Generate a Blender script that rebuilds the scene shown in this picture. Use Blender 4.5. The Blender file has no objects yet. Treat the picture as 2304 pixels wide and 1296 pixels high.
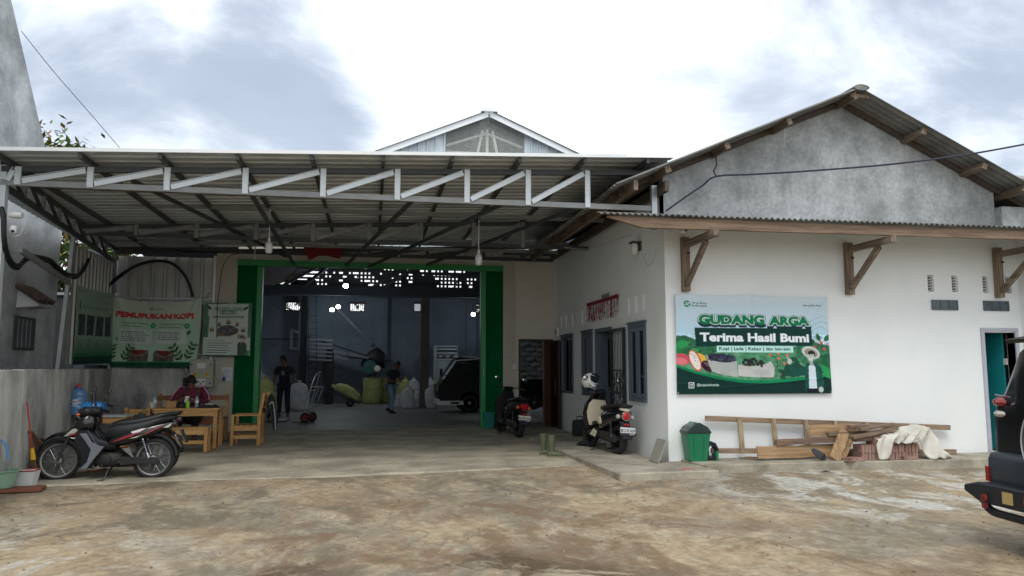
import bpy, bmesh, math, random
import numpy as np
from mathutils import Vector, Matrix
R = math.radians
PI = math.pi
C = bpy.context.scene.collection
SC = bpy.context.scene
random.seed(7)

# ------------------------------------------------------------------ camera
CZ = 1.42
PITCH = math.atan(184/1700)
YAW = R(10.47)
cam_d = bpy.data.cameras.new('camera')
cam = bpy.data.objects.new('camera', cam_d)
C.objects.link(cam)
cam_d.sensor_width = 36
cam_d.lens = 1700/2304*36
cam_d.clip_start = 0.05
cam_d.clip_end = 2000
cam.location = (0, 0, CZ)
cam.rotation_euler = (PI/2 + PITCH, 0, -YAW)
SC.camera = cam
SC.render.resolution_x = 1024
SC.render.resolution_y = 576
# ------------------------------------------------------------------ light
SUN_EL, SUN_AZ = R(54), R(203)          # high, behind the camera's left shoulder, veiled by cloud
SC.view_settings.view_transform = 'Standard'
SC.view_settings.look = 'None'
SC.view_settings.gamma = 1.0
SC.view_settings.exposure = 0.34
world = bpy.data.worlds.new('World')
SC.world = world
world.use_nodes = True
def build_sky():
    nt = world.node_tree; N = nt.nodes; L = nt.links
    for n in list(N): N.remove(n)
    out = N.new('ShaderNodeOutputWorld'); bg = N.new('ShaderNodeBackground')
    bg.inputs['Strength'].default_value = 0.12
    L.new(bg.outputs[0], out.inputs[0])
    sky = N.new('ShaderNodeTexSky'); sky.sky_type = 'NISHITA'; sky.sun_disc = False
    sky.sun_elevation = SUN_EL; sky.sun_rotation = SUN_AZ
    tc = N.new('ShaderNodeTexCoord')
    def math_(op, a, b=None, clamp=False):
        m = N.new('ShaderNodeMath'); m.operation = op; m.use_clamp = clamp
        for i, v in enumerate((a, b)):
            if v is None: continue
            if isinstance(v, (int, float)): m.inputs[i].default_value = v
            else: L.new(v, m.inputs[i])
        return m.outputs[0]
    mp = N.new('ShaderNodeMapping'); mp.inputs['Scale'].default_value = (1, 1, 1.7)
    L.new(tc.outputs['Generated'], mp.inputs[0])
    n1 = N.new('ShaderNodeTexNoise'); n1.inputs['Scale'].default_value = 3.6
    n1.inputs['Detail'].default_value = 9; n1.inputs['Roughness'].default_value = 0.56
    n1.inputs['Distortion'].default_value = 0.35
    L.new(mp.outputs[0], n1.inputs['Vector'])
    n2 = N.new('ShaderNodeTexNoise'); n2.inputs['Scale'].default_value = 1.7; n2.inputs['Detail'].default_value = 4
    L.new(mp.outputs[0], n2.inputs['Vector'])
    # where the darker cloud banks lie: (direction, angular radius, weight)
    def direction(u, v):
        x = (u-1152)/1700; y = -(v-648)/1700
        f = math.cos(PITCH) - y*math.sin(PITCH); z = math.sin(PITCH) + y*math.cos(PITCH)
        return Vector((x*math.cos(YAW)+f*math.sin(YAW), -x*math.sin(YAW)+f*math.cos(YAW), z)).normalized()
    tot = None
    for (u, v, rad, w) in ((250, 265, 8, .38), (600, 255, 8, .40), (730, 330, 4, .25), (90, 320, 7, .26), (1680, 20, 7, .24), (1900, 110, 9, .36), (2180, 180, 10, .38), (2300, 60, 8, .30), (1250, 380, 7, .12), (1300, 30, 5, .10), (-300, 200, 12, .3), (2600, 300, 12, .35)):
        vm = N.new('ShaderNodeVectorMath'); vm.operation = 'DOT_PRODUCT'
        nrm = N.new('ShaderNodeVectorMath'); nrm.operation = 'NORMALIZE'
        L.new(tc.outputs['Generated'], nrm.inputs[0]); L.new(nrm.outputs[0], vm.inputs[0])
        vm.inputs[1].default_value = direction(u, v)
        mr = N.new('ShaderNodeMapRange'); mr.interpolation_type = 'SMOOTHSTEP'
        L.new(vm.outputs['Value'], mr.inputs[0])
        mr.inputs[1].default_value = math.cos(R(rad*1.25)); mr.inputs[2].default_value = math.cos(R(rad*.25))
        mr.inputs[3].default_value = 0; mr.inputs[4].default_value = w
        tot = mr.outputs[0] if tot is None else math_('MAXIMUM', tot, mr.outputs[0])
    # cloud density
    d = math_('ADD', math_('ADD', math_('MULTIPLY', math_('SUBTRACT', n1.outputs[0], .5), 1.35), .5), tot)
    d = math_('ADD', d, math_('MULTIPLY', math_('SUBTRACT', n2.outputs[0], .5), .30))
    mr = N.new('ShaderNodeMapRange'); mr.interpolation_type = 'SMOOTHSTEP'
    L.new(d, mr.inputs[0]); mr.inputs[1].default_value = .68; mr.inputs[2].default_value = 1.05
    ramp = N.new('ShaderNodeValToRGB'); cr = ramp.color_ramp
    cr.elements[0].position = 0; cr.elements[0].color = (8.6, 8.9, 9.1, 1)
    cr.elements[1].position = 1; cr.elements[1].color = (4.0, 4.55, 5.45, 1)
    e = cr.elements.new(.45); e.color = (6.4, 6.95, 7.7, 1)
    L.new(mr.outputs[0], ramp.inputs[0])
    # darker grey bellies inside the banks
    n3 = N.new('ShaderNodeTexNoise'); n3.inputs['Scale'].default_value = 7; n3.inputs['Detail'].default_value = 6
    L.new(mp.outputs[0], n3.inputs['Vector'])
    mx = N.new('ShaderNodeMix'); mx.data_type = 'RGBA'; mx.blend_type = 'MULTIPLY'
    mr3 = N.new('ShaderNodeMapRange'); L.new(n3.outputs[0], mr3.inputs[0])
    mr3.inputs[1].default_value = .45; mr3.inputs[2].default_value = .7; mr3.inputs[3].default_value = 0; mr3.inputs[4].default_value = .55
    L.new(math_('MULTIPLY', mr3.outputs[0], mr.outputs[0]), mx.inputs[0])
    L.new(ramp.outputs[0], mx.inputs[6]); mx.inputs[7].default_value = (.84, .86, .90, 1)
    # thin veil: a little of the clear sky shows through
    mix = N.new('ShaderNodeMix'); mix.data_type = 'RGBA'; mix.inputs[0].default_value = .12
    L.new(mx.outputs[2], mix.inputs[6]); L.new(sky.outputs[0], mix.inputs[7])
    L.new(mix.outputs[2], bg.inputs['Color'])
build_sky()
sd = bpy.data.lights.new('sun', 'SUN'); sd.energy = 1.2; sd.angle = R(24); sd.color = (1, .97, .92)
sun = bpy.data.objects.new('sun', sd); C.objects.link(sun)
# the lamp's direction equals the sky's: sun_rotation runs clockwise from +Y
sv = Vector((math.sin(SUN_AZ)*math.cos(SUN_EL), math.cos(SUN_AZ)*math.cos(SUN_EL), math.sin(SUN_EL)))
sun.rotation_euler = sv.to_track_quat('Z', 'Y').to_euler()
sun.location = sv*30

# ------------------------------------------------------------------ pixel helpers (real depths)
def ray(u, v):
    x = (u-1152)/1700; y = -(v-648)/1700
    f = math.cos(PITCH)-y*math.sin(PITCH); z = math.sin(PITCH)+y*math.cos(PITCH)
    return (x*math.cos(YAW)+f*math.sin(YAW), -x*math.sin(YAW)+f*math.cos(YAW), z)
def atY(u, v, Y):
    r = ray(u, v); t = Y/r[1]; return Vector((r[0]*t, Y, CZ+r[2]*t))
def atX(u, v, X):
    r = ray(u, v); t = X/r[0]; return Vector((X, r[1]*t, CZ+r[2]*t))
def atZ(u, v, Z):
    r = ray(u, v); t = (Z-CZ)/r[2]; return Vector((r[0]*t, r[1]*t, Z))

# ------------------------------------------------------------------ materials
MATS = {}
def mat(name, col, rough=.7, metal=0, var=.12, scale=3, bump=0, bscale=30, col2=None, spec=.5, stretch=(1,1,1), coat=0, alpha=1, trans=0, speck=0, lo=.35, hi=.68, detail=6):
    if name in MATS: return MATS[name]
    m = bpy.data.materials.new(name); m.use_nodes = True
    nt = m.node_tree; N = nt.nodes; L = nt.links
    b = N['Principled BSDF']
    b.inputs['Roughness'].default_value = rough; b.inputs['Metallic'].default_value = metal
    b.inputs['Specular IOR Level'].default_value = spec
    b.inputs['Coat Weight'].default_value = coat; b.inputs['Coat Roughness'].default_value = .08
    b.inputs['Alpha'].default_value = alpha
    b.inputs['Transmission Weight'].default_value = trans
    tc = N.new('ShaderNodeTexCoord'); mp = N.new('ShaderNodeMapping'); mp.inputs['Scale'].default_value = stretch
    L.new(tc.outputs['Object'], mp.inputs[0])
    c1 = tuple(max(0, c*(1-var)) for c in col) + (1,)
    c2 = (tuple(min(1, c*(1+var)) for c in col) if col2 is None else tuple(col2)) + (1,)
    if var > 0 or col2 is not None:
        n = N.new('ShaderNodeTexNoise'); n.inputs['Scale'].default_value = scale; n.inputs['Detail'].default_value = detail
        n.inputs['Roughness'].default_value = .6
        L.new(mp.outputs[0], n.inputs['Vector'])
        r = N.new('ShaderNodeMapRange'); r.inputs[1].default_value = lo; r.inputs[2].default_value = hi
        L.new(n.outputs[0], r.inputs[0])
        mx = N.new('ShaderNodeMix'); mx.data_type = 'RGBA'; mx.inputs[6].default_value = c1; mx.inputs[7].default_value = c2
        L.new(r.outputs[0], mx.inputs[0])
        src = mx.outputs[2]
        if speck:
            n4 = N.new('ShaderNodeTexNoise'); n4.inputs['Scale'].default_value = scale*14; n4.inputs['Detail'].default_value = 3
            L.new(mp.outputs[0], n4.inputs['Vector'])
            r4 = N.new('ShaderNodeMapRange'); r4.inputs[1].default_value = .3; r4.inputs[2].default_value = .7
            r4.inputs[3].default_value = 1-speck; r4.inputs[4].default_value = 1+speck
            L.new(n4.outputs[0], r4.inputs[0])
            m4 = N.new('ShaderNodeMix'); m4.data_type = 'RGBA'; m4.blend_type = 'MULTIPLY'; m4.inputs[0].default_value = 1
            L.new(src, m4.inputs[6]); L.new(r4.outputs[0], m4.inputs[7]); src = m4.outputs[2]
        L.new(src, b.inputs['Base Color'])
        r2 = N.new('ShaderNodeMapRange'); r2.inputs[3].default_value = max(.02, rough-.12); r2.inputs[4].default_value = min(1, rough+.1)
        L.new(n.outputs[0], r2.inputs[0]); L.new(r2.outputs[0], b.inputs['Roughness'])
    else:
        b.inputs['Base Color'].default_value = tuple(col)+(1,)
    if bump:
        n3 = N.new('ShaderNodeTexNoise'); n3.inputs['Scale'].default_value = bscale; n3.inputs['Detail'].default_value = 5
        L.new(mp.outputs[0], n3.inputs['Vector'])
        bp = N.new('ShaderNodeBump'); bp.inputs['Strength'].default_value = bump; bp.inputs['Distance'].default_value = .02
        L.new(n3.outputs[0], bp.inputs['Height']); L.new(bp.outputs[0], b.inputs['Normal'])
    MATS[name] = m
    return m
def wood(name, c1, c2, rough=.75, ax=0, sc=1):
    """plank wood: grain streaks along axis ax"""
    st = [26*sc, 26*sc, 26*sc]; st[ax] = 1.6*sc
    return mat(name, c1, rough, var=0, col2=c2, scale=1, stretch=tuple(st), bump=.25, bscale=2, speck=.10)
def emis(name, col, s):
    m = bpy.data.materials.new(name); m.use_nodes = True
    b = m.node_tree.nodes['Principled BSDF']; b.inputs['Base Color'].default_value = tuple(col)+(1,)
    b.inputs['Emission Color'].default_value = tuple(col)+(1,); b.inputs['Emission Strength'].default_value = s
    return m

# ------------------------------------------------------------------ mesh builder
class MB:
    def __init__(s): s.v = []; s.f = []
    def add(s, vs, fs):
        o = len(s.v); s.v += [Vector(p) for p in vs]; s.f += [tuple(i+o for i in f) for f in fs]; return s
    def box(s, c, d, rot=None, taper=(1, 1)):
        """centre, full size, optional rotation matrix, taper = top scale"""
        x, y, z = d[0]/2, d[1]/2, d[2]/2; c = Vector(c)
        vs = [Vector((i*x*(taper[0] if k > 0 else 1), j*y*(taper[1] if k > 0 else 1), k*z)) for k in (-1, 1) for j in (-1, 1) for i in (-1, 1)]
        if rot is not None: vs = [rot @ p for p in vs]
        return s.add([p+c for p in vs], [(0,2,3,1),(4,5,7,6),(0,1,5,4),(2,6,7,3),(0,4,6,2),(1,3,7,5)])
    def b(s, x0, x1, y0, y1, z0, z1):
        return s.box(((x0+x1)/2, (y0+y1)/2, (z0+z1)/2), (x1-x0, y1-y0, z1-z0))
    def bar(s, p, q, w, h, up=(0, 0, 1)):
        p = Vector(p); q = Vector(q); d = q-p; L = d.length
        if L < 1e-6: return s
        d.normalize(); up = Vector(up)
        if abs(d.dot(up)) > .98: up = Vector((0, 1, 0)) if abs(d.y) < .9 else Vector((1, 0, 0))
        sd_ = d.cross(up).normalized(); u2 = sd_.cross(d).normalized()
        m = Matrix((d, sd_, u2)).transposed()
        return s.box((p+q)/2, (L, w, h), m)
    def tube(s, pts, r, n=8, cap=True, closed=False):
        pts = [Vector(p) for p in pts]; k = len(pts); rs = r if isinstance(r, (list, tuple)) else [r]*k
        vs = []; fs = []; ref = None
        for i, p in enumerate(pts):
            if closed: t = pts[(i+1) % k]-pts[i-1]
            else: t = pts[min(i+1, k-1)]-pts[max(i-1, 0)]
            t.normalize()
            if ref is None:
                ref = Vector((0, 0, 1)) if abs(t.z) < .9 else Vector((1, 0, 0))
            a = (ref - t*ref.dot(t)).normalized(); b_ = t.cross(a); ref = a
            for j in range(n):
                an = 2*PI*j/n; vs.append(p + (a*math.cos(an)+b_*math.sin(an))*rs[i])
        for i in range(k if closed else k-1):
            i2 = (i+1) % k
            for j in range(n):
                fs.append((i*n+j, i*n+(j+1) % n, i2*n+(j+1) % n, i2*n+j))
        if cap and not closed:
            fs.append(tuple(range(n))[::-1]); fs.append(tuple((k-1)*n+j for j in range(n)))
        return s.add(vs, fs)
    def lathe(s, prof, c=(0, 0, 0), n=20, axis='z', squash=(1, 1)):
        """prof: (radius, height) pairs"""
        vs = []; fs = []; c = Vector(c); k = len(prof)
        for (r, h) in prof:
            for j in range(n):
                a = 2*PI*j/n; x, y = r*math.cos(a)*squash[0], r*math.sin(a)*squash[1]
                vs.append(c + Vector({'z': (x, y, h), 'y': (x, h, y), 'x': (h, x, y)}[axis]))
        for i in range(k-1):
            for j in range(n): fs.append((i*n+j, i*n+(j+1) % n, (i+1)*n+(j+1) % n, (i+1)*n+j))
        if prof[0][0] > 1e-5: fs.append(tuple(range(n))[::-1])
        if prof[-1][0] > 1e-5: fs.append(tuple((k-1)*n+j for j in range(n)))
        return s.add(vs, fs)
    def prism(s, poly, lo, hi, plane='xz', inset=0):
        """polygon in plane, extruded along the third axis from lo to hi"""
        f = {'xz': lambda a, b_, t: (a, t, b_), 'yz': lambda a, b_, t: (t, a, b_), 'xy': lambda a, b_, t: (a, b_, t)}[plane]
        n = len(poly); vs = [f(a, b_, lo) for a, b_ in poly]+[f(a, b_, hi) for a, b_ in poly]
        fs = [tuple(range(n)), tuple(range(n, 2*n))[::-1]]+[(i, i+n, (i+1) % n+n, (i+1) % n) for i in range(n)]
        return s.add(vs, fs)
    def ell(s, c, r, n=14, m=9, rot=None):
        c = Vector(c); vs = []; fs = []
        for i in range(m+1):
            th = PI*i/m
            for j in range(n):
                a = 2*PI*j/n; p = Vector((r[0]*math.sin(th)*math.cos(a), r[1]*math.sin(th)*math.sin(a), r[2]*math.cos(th)))
                if rot is not None: p = rot @ p
                vs.append(c+p)
        for i in range(m):
            for j in range(n): fs.append((i*n+j, (i+1)*n+j, (i+1)*n+(j+1) % n, i*n+(j+1) % n))
        return s.add(vs, fs)
    def loft(s, secs, n=14, p=2.6, axis='x', cap=True):
        """secs: (pos, centre_side, centre_up, half_width, half_height) superellipse sections along an axis"""
        vs = []; fs = []; k = len(secs)
        for (t, cy, cz, hw, hh) in secs:
            for j in range(n):
                a = 2*PI*j/n; ca, sa = math.cos(a), math.sin(a)
                y = cy+hw*math.copysign(abs(ca)**(2/p), ca); z = cz+hh*math.copysign(abs(sa)**(2/p), sa)
                vs.append({'x': (t, y, z), 'y': (y, t, z), 'z': (y, z, t)}[axis])
        for i in range(k-1):
            for j in range(n): fs.append((i*n+j, i*n+(j+1) % n, (i+1)*n+(j+1) % n, (i+1)*n+j))
        if cap: fs.append(tuple(range(n))[::-1]); fs.append(tuple((k-1)*n+j for j in range(n)))
        return s.add(vs, fs)
    def sweep(s, secs, cap=True):
        """list of equal-length closed rings of 3-D points"""
        n = len(secs[0]); vs = [p for r in secs for p in r]; fs = []
        for i in range(len(secs)-1):
            for j in range(n): fs.append((i*n+j, i*n+(j+1) % n, (i+1)*n+(j+1) % n, (i+1)*n+j))
        if cap: fs.append(tuple(range(n))[::-1]); fs.append(tuple((len(secs)-1)*n+j for j in range(n)))
        return s.add(vs, fs)
    def xf(s, m):
        s.v = [m @ p for p in s.v]; return s
    def jit(s, a, seed=1):
        rr = random.Random(seed); s.v = [p+Vector((rr.uniform(-a, a), rr.uniform(-a, a), rr.uniform(-a, a))) for p in s.v]; return s
    def build(s, name, m, parent=None, world=False, smooth=False, bevel=0, sub=0):
        me = bpy.data.meshes.new(name)
        vs = s.v
        if world and parent is not None:
            iv = wm(parent).inverted(); vs = [iv @ p for p in vs]
        me.from_pydata([tuple(p) for p in vs], [], s.f)
        bm = bmesh.new(); bm.from_mesh(me)
        bmesh.ops.recalc_face_normals(bm, faces=bm.faces)
        if sub:
            bmesh.ops.remove_doubles(bm, verts=bm.verts, dist=1e-5)
        if bevel:
            es = [e for e in bm.edges if len(e.link_faces) == 2 and e.calc_face_angle(0) > .6]
            if es: bmesh.ops.bevel(bm, geom=es, offset=bevel, segments=1, affect='EDGES', clamp_overlap=True)
        bm.to_mesh(me); bm.free()
        if smooth:
            for p in me.polygons: p.use_smooth = True
            try: me.set_sharp_from_angle(angle=R(42))
            except Exception: pass
        me.materials.append(m)
        o = bpy.data.objects.new(name, me); C.objects.link(o)
        if parent is not None: o.parent = parent
        if sub:
            sm = o.modifiers.new('subdivide', 'SUBSURF'); sm.levels = sub; sm.render_levels = sub
            dg = bpy.context.evaluated_depsgraph_get()
            me2 = bpy.data.meshes.new_from_object(o.evaluated_get(dg)); o.modifiers.clear(); o.data = me2
        return o
def wm(o):
    m = o.matrix_basis.copy(); p = o.parent
    while p is not None: m = p.matrix_basis @ m; p = p.parent
    return m
def thing(name, label, cat, loc=(0, 0, 0), rz=0, group=None, scale=1, rx=0, ry=0):
    o = bpy.data.objects.new(name, None); C.objects.link(o); o.empty_display_size = .1
    o.location = loc; o.rotation_euler = (rx, ry, rz); o.scale = (scale,)*3
    o['label'] = label; o['category'] = cat
    if group: o['group'] = group
    return o
def tag(o, label, cat, group=None):
    o['label'] = label; o['category'] = cat
    if group: o['group'] = group
    return o
def part(o, label): o['label'] = label; return o
def structure(o): o['kind'] = 'structure'; return o
def origin(o, loc):
    """move a one-mesh thing's origin to its base"""
    loc = Vector(loc); o.data.transform(Matrix.Translation(-loc)); o.location = loc; return o
def dup(root, loc=None, rot=None, label=None, group=None, scale=None):
    r = root.copy(); C.objects.link(r)
    if loc is not None: r.location = loc
    if rot is not None: r.rotation_euler = rot
    if scale is not None: r.scale = (scale,)*3
    if label: r['label'] = label
    if group: r['group'] = group
    for ch in list(root.children):
        c = ch.copy(); C.objects.link(c); c.parent = r
        for g in list(ch.children):
            d = g.copy(); C.objects.link(d); d.parent = c
    return r
def curve_pts(pts, n=8):
    """Catmull-Rom through the points"""
    pts = [Vector(p) for p in pts]; out = []
    P_ = [pts[0]*2-pts[1]]+pts+[pts[-1]*2-pts[-2]]
    for i in range(1, len(P_)-2):
        a, b_, c, d = P_[i-1:i+3]
        for k in range(n):
            t = k/n
            out.append(.5*((2*b_)+(c-a)*t+(2*a-5*b_+4*c-d)*t*t+(3*b_-a-3*c+d)*t**3))
    out.append(pts[-1]); return out

# ------------------------------------------------------------------ paint canvas for printed cloth and plates
_tx = {}
def text_tris(txt, off=0.0, res=3):
    k = (txt, off)
    if k in _tx: return _tx[k]
    cu = bpy.data.curves.new('t', 'FONT'); cu.body = txt; cu.size = 1; cu.offset = off; cu.resolution_u = res
    o = bpy.data.objects.new('t', cu); C.objects.link(o)
    dg = bpy.context.evaluated_depsgraph_get(); me = bpy.data.meshes.new_from_object(o.evaluated_get(dg))
    me.calc_loop_triangles()
    V = np.array([v.co[:2] for v in me.vertices], dtype=float).reshape(-1, 2)
    T = np.array([t.vertices[:] for t in me.loop_triangles], dtype=int).reshape(-1, 3)
    bpy.data.objects.remove(o); bpy.data.curves.remove(cu); bpy.data.meshes.remove(me)
    _tx[k] = (V, T); return V, T
class Canvas:
    """x right, y up, in metres; colours linear"""
    def __init__(s, w, h, ppm, bg):
        s.w, s.h = w, h; s.W = int(w*ppm*2); s.H = int(h*ppm*2); s.p = ppm*2
        s.a = np.zeros((s.H, s.W, 3)); s.a[:] = bg
        s.rng = np.random.RandomState(3)
    def box_(s, x0, y0, x1, y1):
        return max(0, int(x0*s.p)-1), min(s.W, int(x1*s.p)+2), max(0, int(y0*s.p)-1), min(s.H, int(y1*s.p)+2)
    def grid(s, i0, i1, j0, j1):
        return np.meshgrid((np.arange(i0, i1)+.5)/s.p, (np.arange(j0, j1)+.5)/s.p)
    def put(s, i0, i1, j0, j1, m, col):
        if i1 <= i0 or j1 <= j0: return
        sub = s.a[j0:j1, i0:i1]; sub[m] = col(m.sum()) if callable(col) else col
    def rect(s, x0, y0, x1, y1, col):
        i0, i1, j0, j1 = s.box_(x0, y0, x1, y1)
        if i1 <= i0 or j1 <= j0: return
        X, Y = s.grid(i0, i1, j0, j1); s.put(i0, i1, j0, j1, (X >= x0) & (X <= x1) & (Y >= y0) & (Y <= y1), col)
    def ell(s, cx, cy, rx, ry, col, rot=0):
        r = max(rx, ry); i0, i1, j0, j1 = s.box_(cx-r, cy-r, cx+r, cy+r)
        if i1 <= i0 or j1 <= j0: return
        X, Y = s.grid(i0, i1, j0, j1); c, sn = math.cos(rot), math.sin(rot)
        u = (X-cx)*c+(Y-cy)*sn; v = -(X-cx)*sn+(Y-cy)*c
        s.put(i0, i1, j0, j1, (u/rx)**2+(v/ry)**2 <= 1, col)
    def poly(s, pts, col):
        xs = [p[0] for p in pts]; ys = [p[1] for p in pts]
        i0, i1, j0, j1 = s.box_(min(xs), min(ys), max(xs), max(ys))
        if i1 <= i0 or j1 <= j0: return
        X, Y = s.grid(i0, i1, j0, j1); m = np.zeros(X.shape, bool); n = len(pts)
        for a in range(n):
            (x1, y1), (x2, y2) = pts[a], pts[(a+1) % n]
            if y1 == y2: continue
            m ^= ((Y > min(y1, y2)) & (Y <= max(y1, y2)) & (X < x1+(Y-y1)*(x2-x1)/(y2-y1)))
        s.put(i0, i1, j0, j1, m, col)
    def line(s, pts, w, col):
        for (a, b_) in zip(pts[:-1], pts[1:]):
            dx, dy = b_[0]-a[0], b_[1]-a[1]; l = math.hypot(dx, dy) or 1; nx, ny = -dy/l*w/2, dx/l*w/2
            s.poly([(a[0]+nx, a[1]+ny), (b_[0]+nx, b_[1]+ny), (b_[0]-nx, b_[1]-ny), (a[0]-nx, a[1]-ny)], col)
    def leaf(s, x, y, l, w, rot, col):
        c, sn = math.cos(rot), math.sin(rot); pts = []
        for t in (0, .2, .45, .7, 1, .7, .45, .2):
            pass
        up = [(t*l, w/2*math.sin(PI*t**.8)) for t in (0, .15, .3, .5, .7, .85, 1)]
        dn = [(a, -b_) for a, b_ in up[::-1]]
        s.poly([(x+a*c-b_*sn, y+a*sn+b_*c) for a, b_ in up+dn], col)
    def text(s, txt, x, y, size, col, width=None, off=0.0, align='l', dx=0, dy=0, skew=0, rot=0):
        V0, T = text_tris(txt, 0.0); V, T = text_tris(txt, off)
        if len(V) == 0 or len(V0) == 0: return
        w0 = V0[:, 0].max()-V0[:, 0].min(); sx = size if width is None else width/w0
        X0 = x - (w0*sx/2 if align == 'c' else w0*sx if align == 'r' else 0) - V0[:, 0].min()*sx
        P = np.stack([V[:, 0]*sx+X0+dx+skew*V[:, 1]*size, V[:, 1]*size+y+dy+rot*(V[:, 0]*sx)], 1)
        for t in T:
            a, b_, c = P[t]; xs = (a[0], b_[0], c[0]); ys = (a[1], b_[1], c[1])
            i0, i1, j0, j1 = s.box_(min(xs), min(ys), max(xs), max(ys))
            if i1 <= i0 or j1 <= j0: continue
            X, Y = s.grid(i0, i1, j0, j1)
            def e(p, q): return (q[0]-p[0])*(Y-p[1])-(q[1]-p[1])*(X-p[0])
            e1, e2, e3 = e(a, b_), e(b_, c), e(c, a)
            m = ((e1 >= 0) & (e2 >= 0) & (e3 >= 0)) | ((e1 <= 0) & (e2 <= 0) & (e3 <= 0))
            s.put(i0, i1, j0, j1, m, col)
    def noise(s, x0, y0, x1, y1, cell, amp, stretch=1):
        """blotchy multiply over a region, part of the printed picture"""
        i0, i1, j0, j1 = s.box_(x0, y0, x1, y1); h, w = j1-j0, i1-i0
        if h < 2 or w < 2: return
        f = np.zeros((h, w))
        for o in range(3):
            c = max(1, int(cell*s.p/2**o)); gh, gw = h//c+3, int(w/(c*stretch))+3
            g = s.rng.rand(gh, gw)
            yy = np.arange(h)/c; xx = np.arange(w)/(c*stretch)
            yi = yy.astype(int); xi = xx.astype(int); fy = (yy-yi)[:, None]; fx = (xx-xi)[None, :]
            f += ((g[yi][:, xi]*(1-fy)*(1-fx)+g[yi+1][:, xi]*fy*(1-fx)+g[yi][:, xi+1]*(1-fy)*fx+g[yi+1][:, xi+1]*fy*fx)-.5)/1.6**o
        s.a[j0:j1, i0:i1] *= (1+amp*f)[:, :, None]
    def mesh(s, name, m, parent, wave=None, thick=.004, corners=None):
        """grid mesh whose vertices carry the print. corners: 4 points (bl, br, tr, tl) in parent space; wave(u,v)->offset along normal, (du,dv)"""
        A = s.a[:s.H//2*2, :s.W//2*2]; A = np.clip((A[0::2, 0::2]+A[1::2, 0::2]+A[0::2, 1::2]+A[1::2, 1::2])/4, 0, 1)
        H, W = A.shape[:2]
        U, V = np.meshgrid(np.linspace(0, 1, W), np.linspace(0, 1, H))
        bl, br, tr, tl = [np.array(c, float) for c in corners]
        nrm = np.cross(br-bl, tl-bl); nrm /= np.linalg.norm(nrm)
        off = np.zeros_like(U); du = dv = 0
        if wave is not None: off, du, dv = wave(U, V)
        U2 = U+du; V2 = V+dv
        P = (bl*((1-U2)*(1-V2))[..., None]+br*(U2*(1-V2))[..., None]+tr*(U2*V2)[..., None]+tl*((1-U2)*V2)[..., None]+nrm*off[..., None])
        idx = np.arange(H*W).reshape(H, W)
        F = np.stack([idx[:-1, :-1], idx[:-1, 1:], idx[1:, 1:], idx[1:, :-1]], -1).reshape(-1, 4)
        ring = np.concatenate([idx[0, :], idx[1:, -1], idx[-1, -2::-1], idx[-2:0:-1, 0]])
        P = P.reshape(-1, 3); Pb = P-nrm*thick; nb = H*W; k = nb
        n2 = nb+ring
        side = np.stack([ring, n2, np.roll(n2, -1), np.roll(ring, -1)], -1)
        me = bpy.data.meshes.new(name)
        me.from_pydata(np.concatenate([P, Pb]).tolist(), [], F.tolist()+side.tolist()+(F[:, ::-1]+nb).tolist())
        ca = me.color_attributes.new('Print', 'FLOAT_COLOR', 'POINT')
        col = np.ones((nb+k, 4), dtype=np.float32); col[:nb, :3] = A.reshape(-1, 3); col[nb:, :3] = A.reshape(-1, 3)*0+.6
        ca.data.foreach_set('color', col.ravel())
        me.polygons.foreach_set('use_smooth', [True]*len(F)+[False]*len(side)+[True]*len(F))
        me.materials.append(m)
        o = bpy.data.objects.new(name, me); C.objects.link(o); o.parent = parent
        return o
def print_mat(name, rough=.55, emit=0):
    m = bpy.data.materials.new(name); m.use_nodes = True; N = m.node_tree.nodes; L = m.node_tree.links
    b = N['Principled BSDF']; b.inputs['Roughness'].default_value = rough; b.inputs['Specular IOR Level'].default_value = .15
    a = N.new('ShaderNodeAttribute'); a.attribute_name = 'Print'
    L.new(a.outputs['Color'], b.inputs['Base Color'])
    n3 = N.new('ShaderNodeTexNoise'); n3.inputs['Scale'].default_value = 90
    bp = N.new('ShaderNodeBump'); bp.inputs['Strength'].default_value = .05; L.new(n3.outputs[0], bp.inputs['Height']); L.new(bp.outputs[0], b.inputs['Normal'])
    return m
def S(r, g, b_):
    """sRGB 0-255 to linear"""
    return tuple(((c/255)/12.92 if c/255 <= .04045 else ((c/255+.055)/1.055)**2.4) for c in (r, g, b_))
# ================================================================== MATERIALS
m_conc = mat('grey_render', S(138,142,144), .9, var=0, col2=S(190,194,196), scale=1.1, bump=.25, bscale=14, speck=.10, lo=.38, hi=.62)
m_gable = mat('mottled_gable_render', S(134,139,141), .9, var=0, col2=S(178,183,186), scale=1.5, bump=.3, bscale=14, speck=.16, lo=.38, hi=.62, detail=12, stretch=(1, 1, .8))
m_low = mat('low_wall_render', S(128,129,127), .9, var=0, col2=S(198,198,193), scale=1.5, bump=.3, bscale=16, speck=.1, stretch=(1,1,.5), lo=.38, hi=.62)
m_white = mat('white_wall_paint', S(229,234,235), .8, var=0, col2=S(238,241,241), scale=.9, bump=.06, bscale=22)
m_beige = mat('beige_wall_paint', S(186,180,168), .85, var=.05, scale=2, bump=.1, bscale=22)
m_plat = mat('platform_concrete', S(128,122,108), .9, var=0, col2=S(176,170,154), scale=2.2, bump=.3, bscale=18, speck=.1)
m_zinc = mat('galvanised_steel', S(176,182,186), .38, .55, var=.08, scale=6, bump=.04, bscale=60)
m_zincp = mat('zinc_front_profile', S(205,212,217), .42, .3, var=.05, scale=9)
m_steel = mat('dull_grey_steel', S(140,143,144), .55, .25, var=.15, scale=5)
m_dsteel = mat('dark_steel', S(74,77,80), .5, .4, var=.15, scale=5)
m_sheet = mat('awning_sheet_steel', S(198,203,206), .36, .3, var=.10, scale=4)
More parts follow.
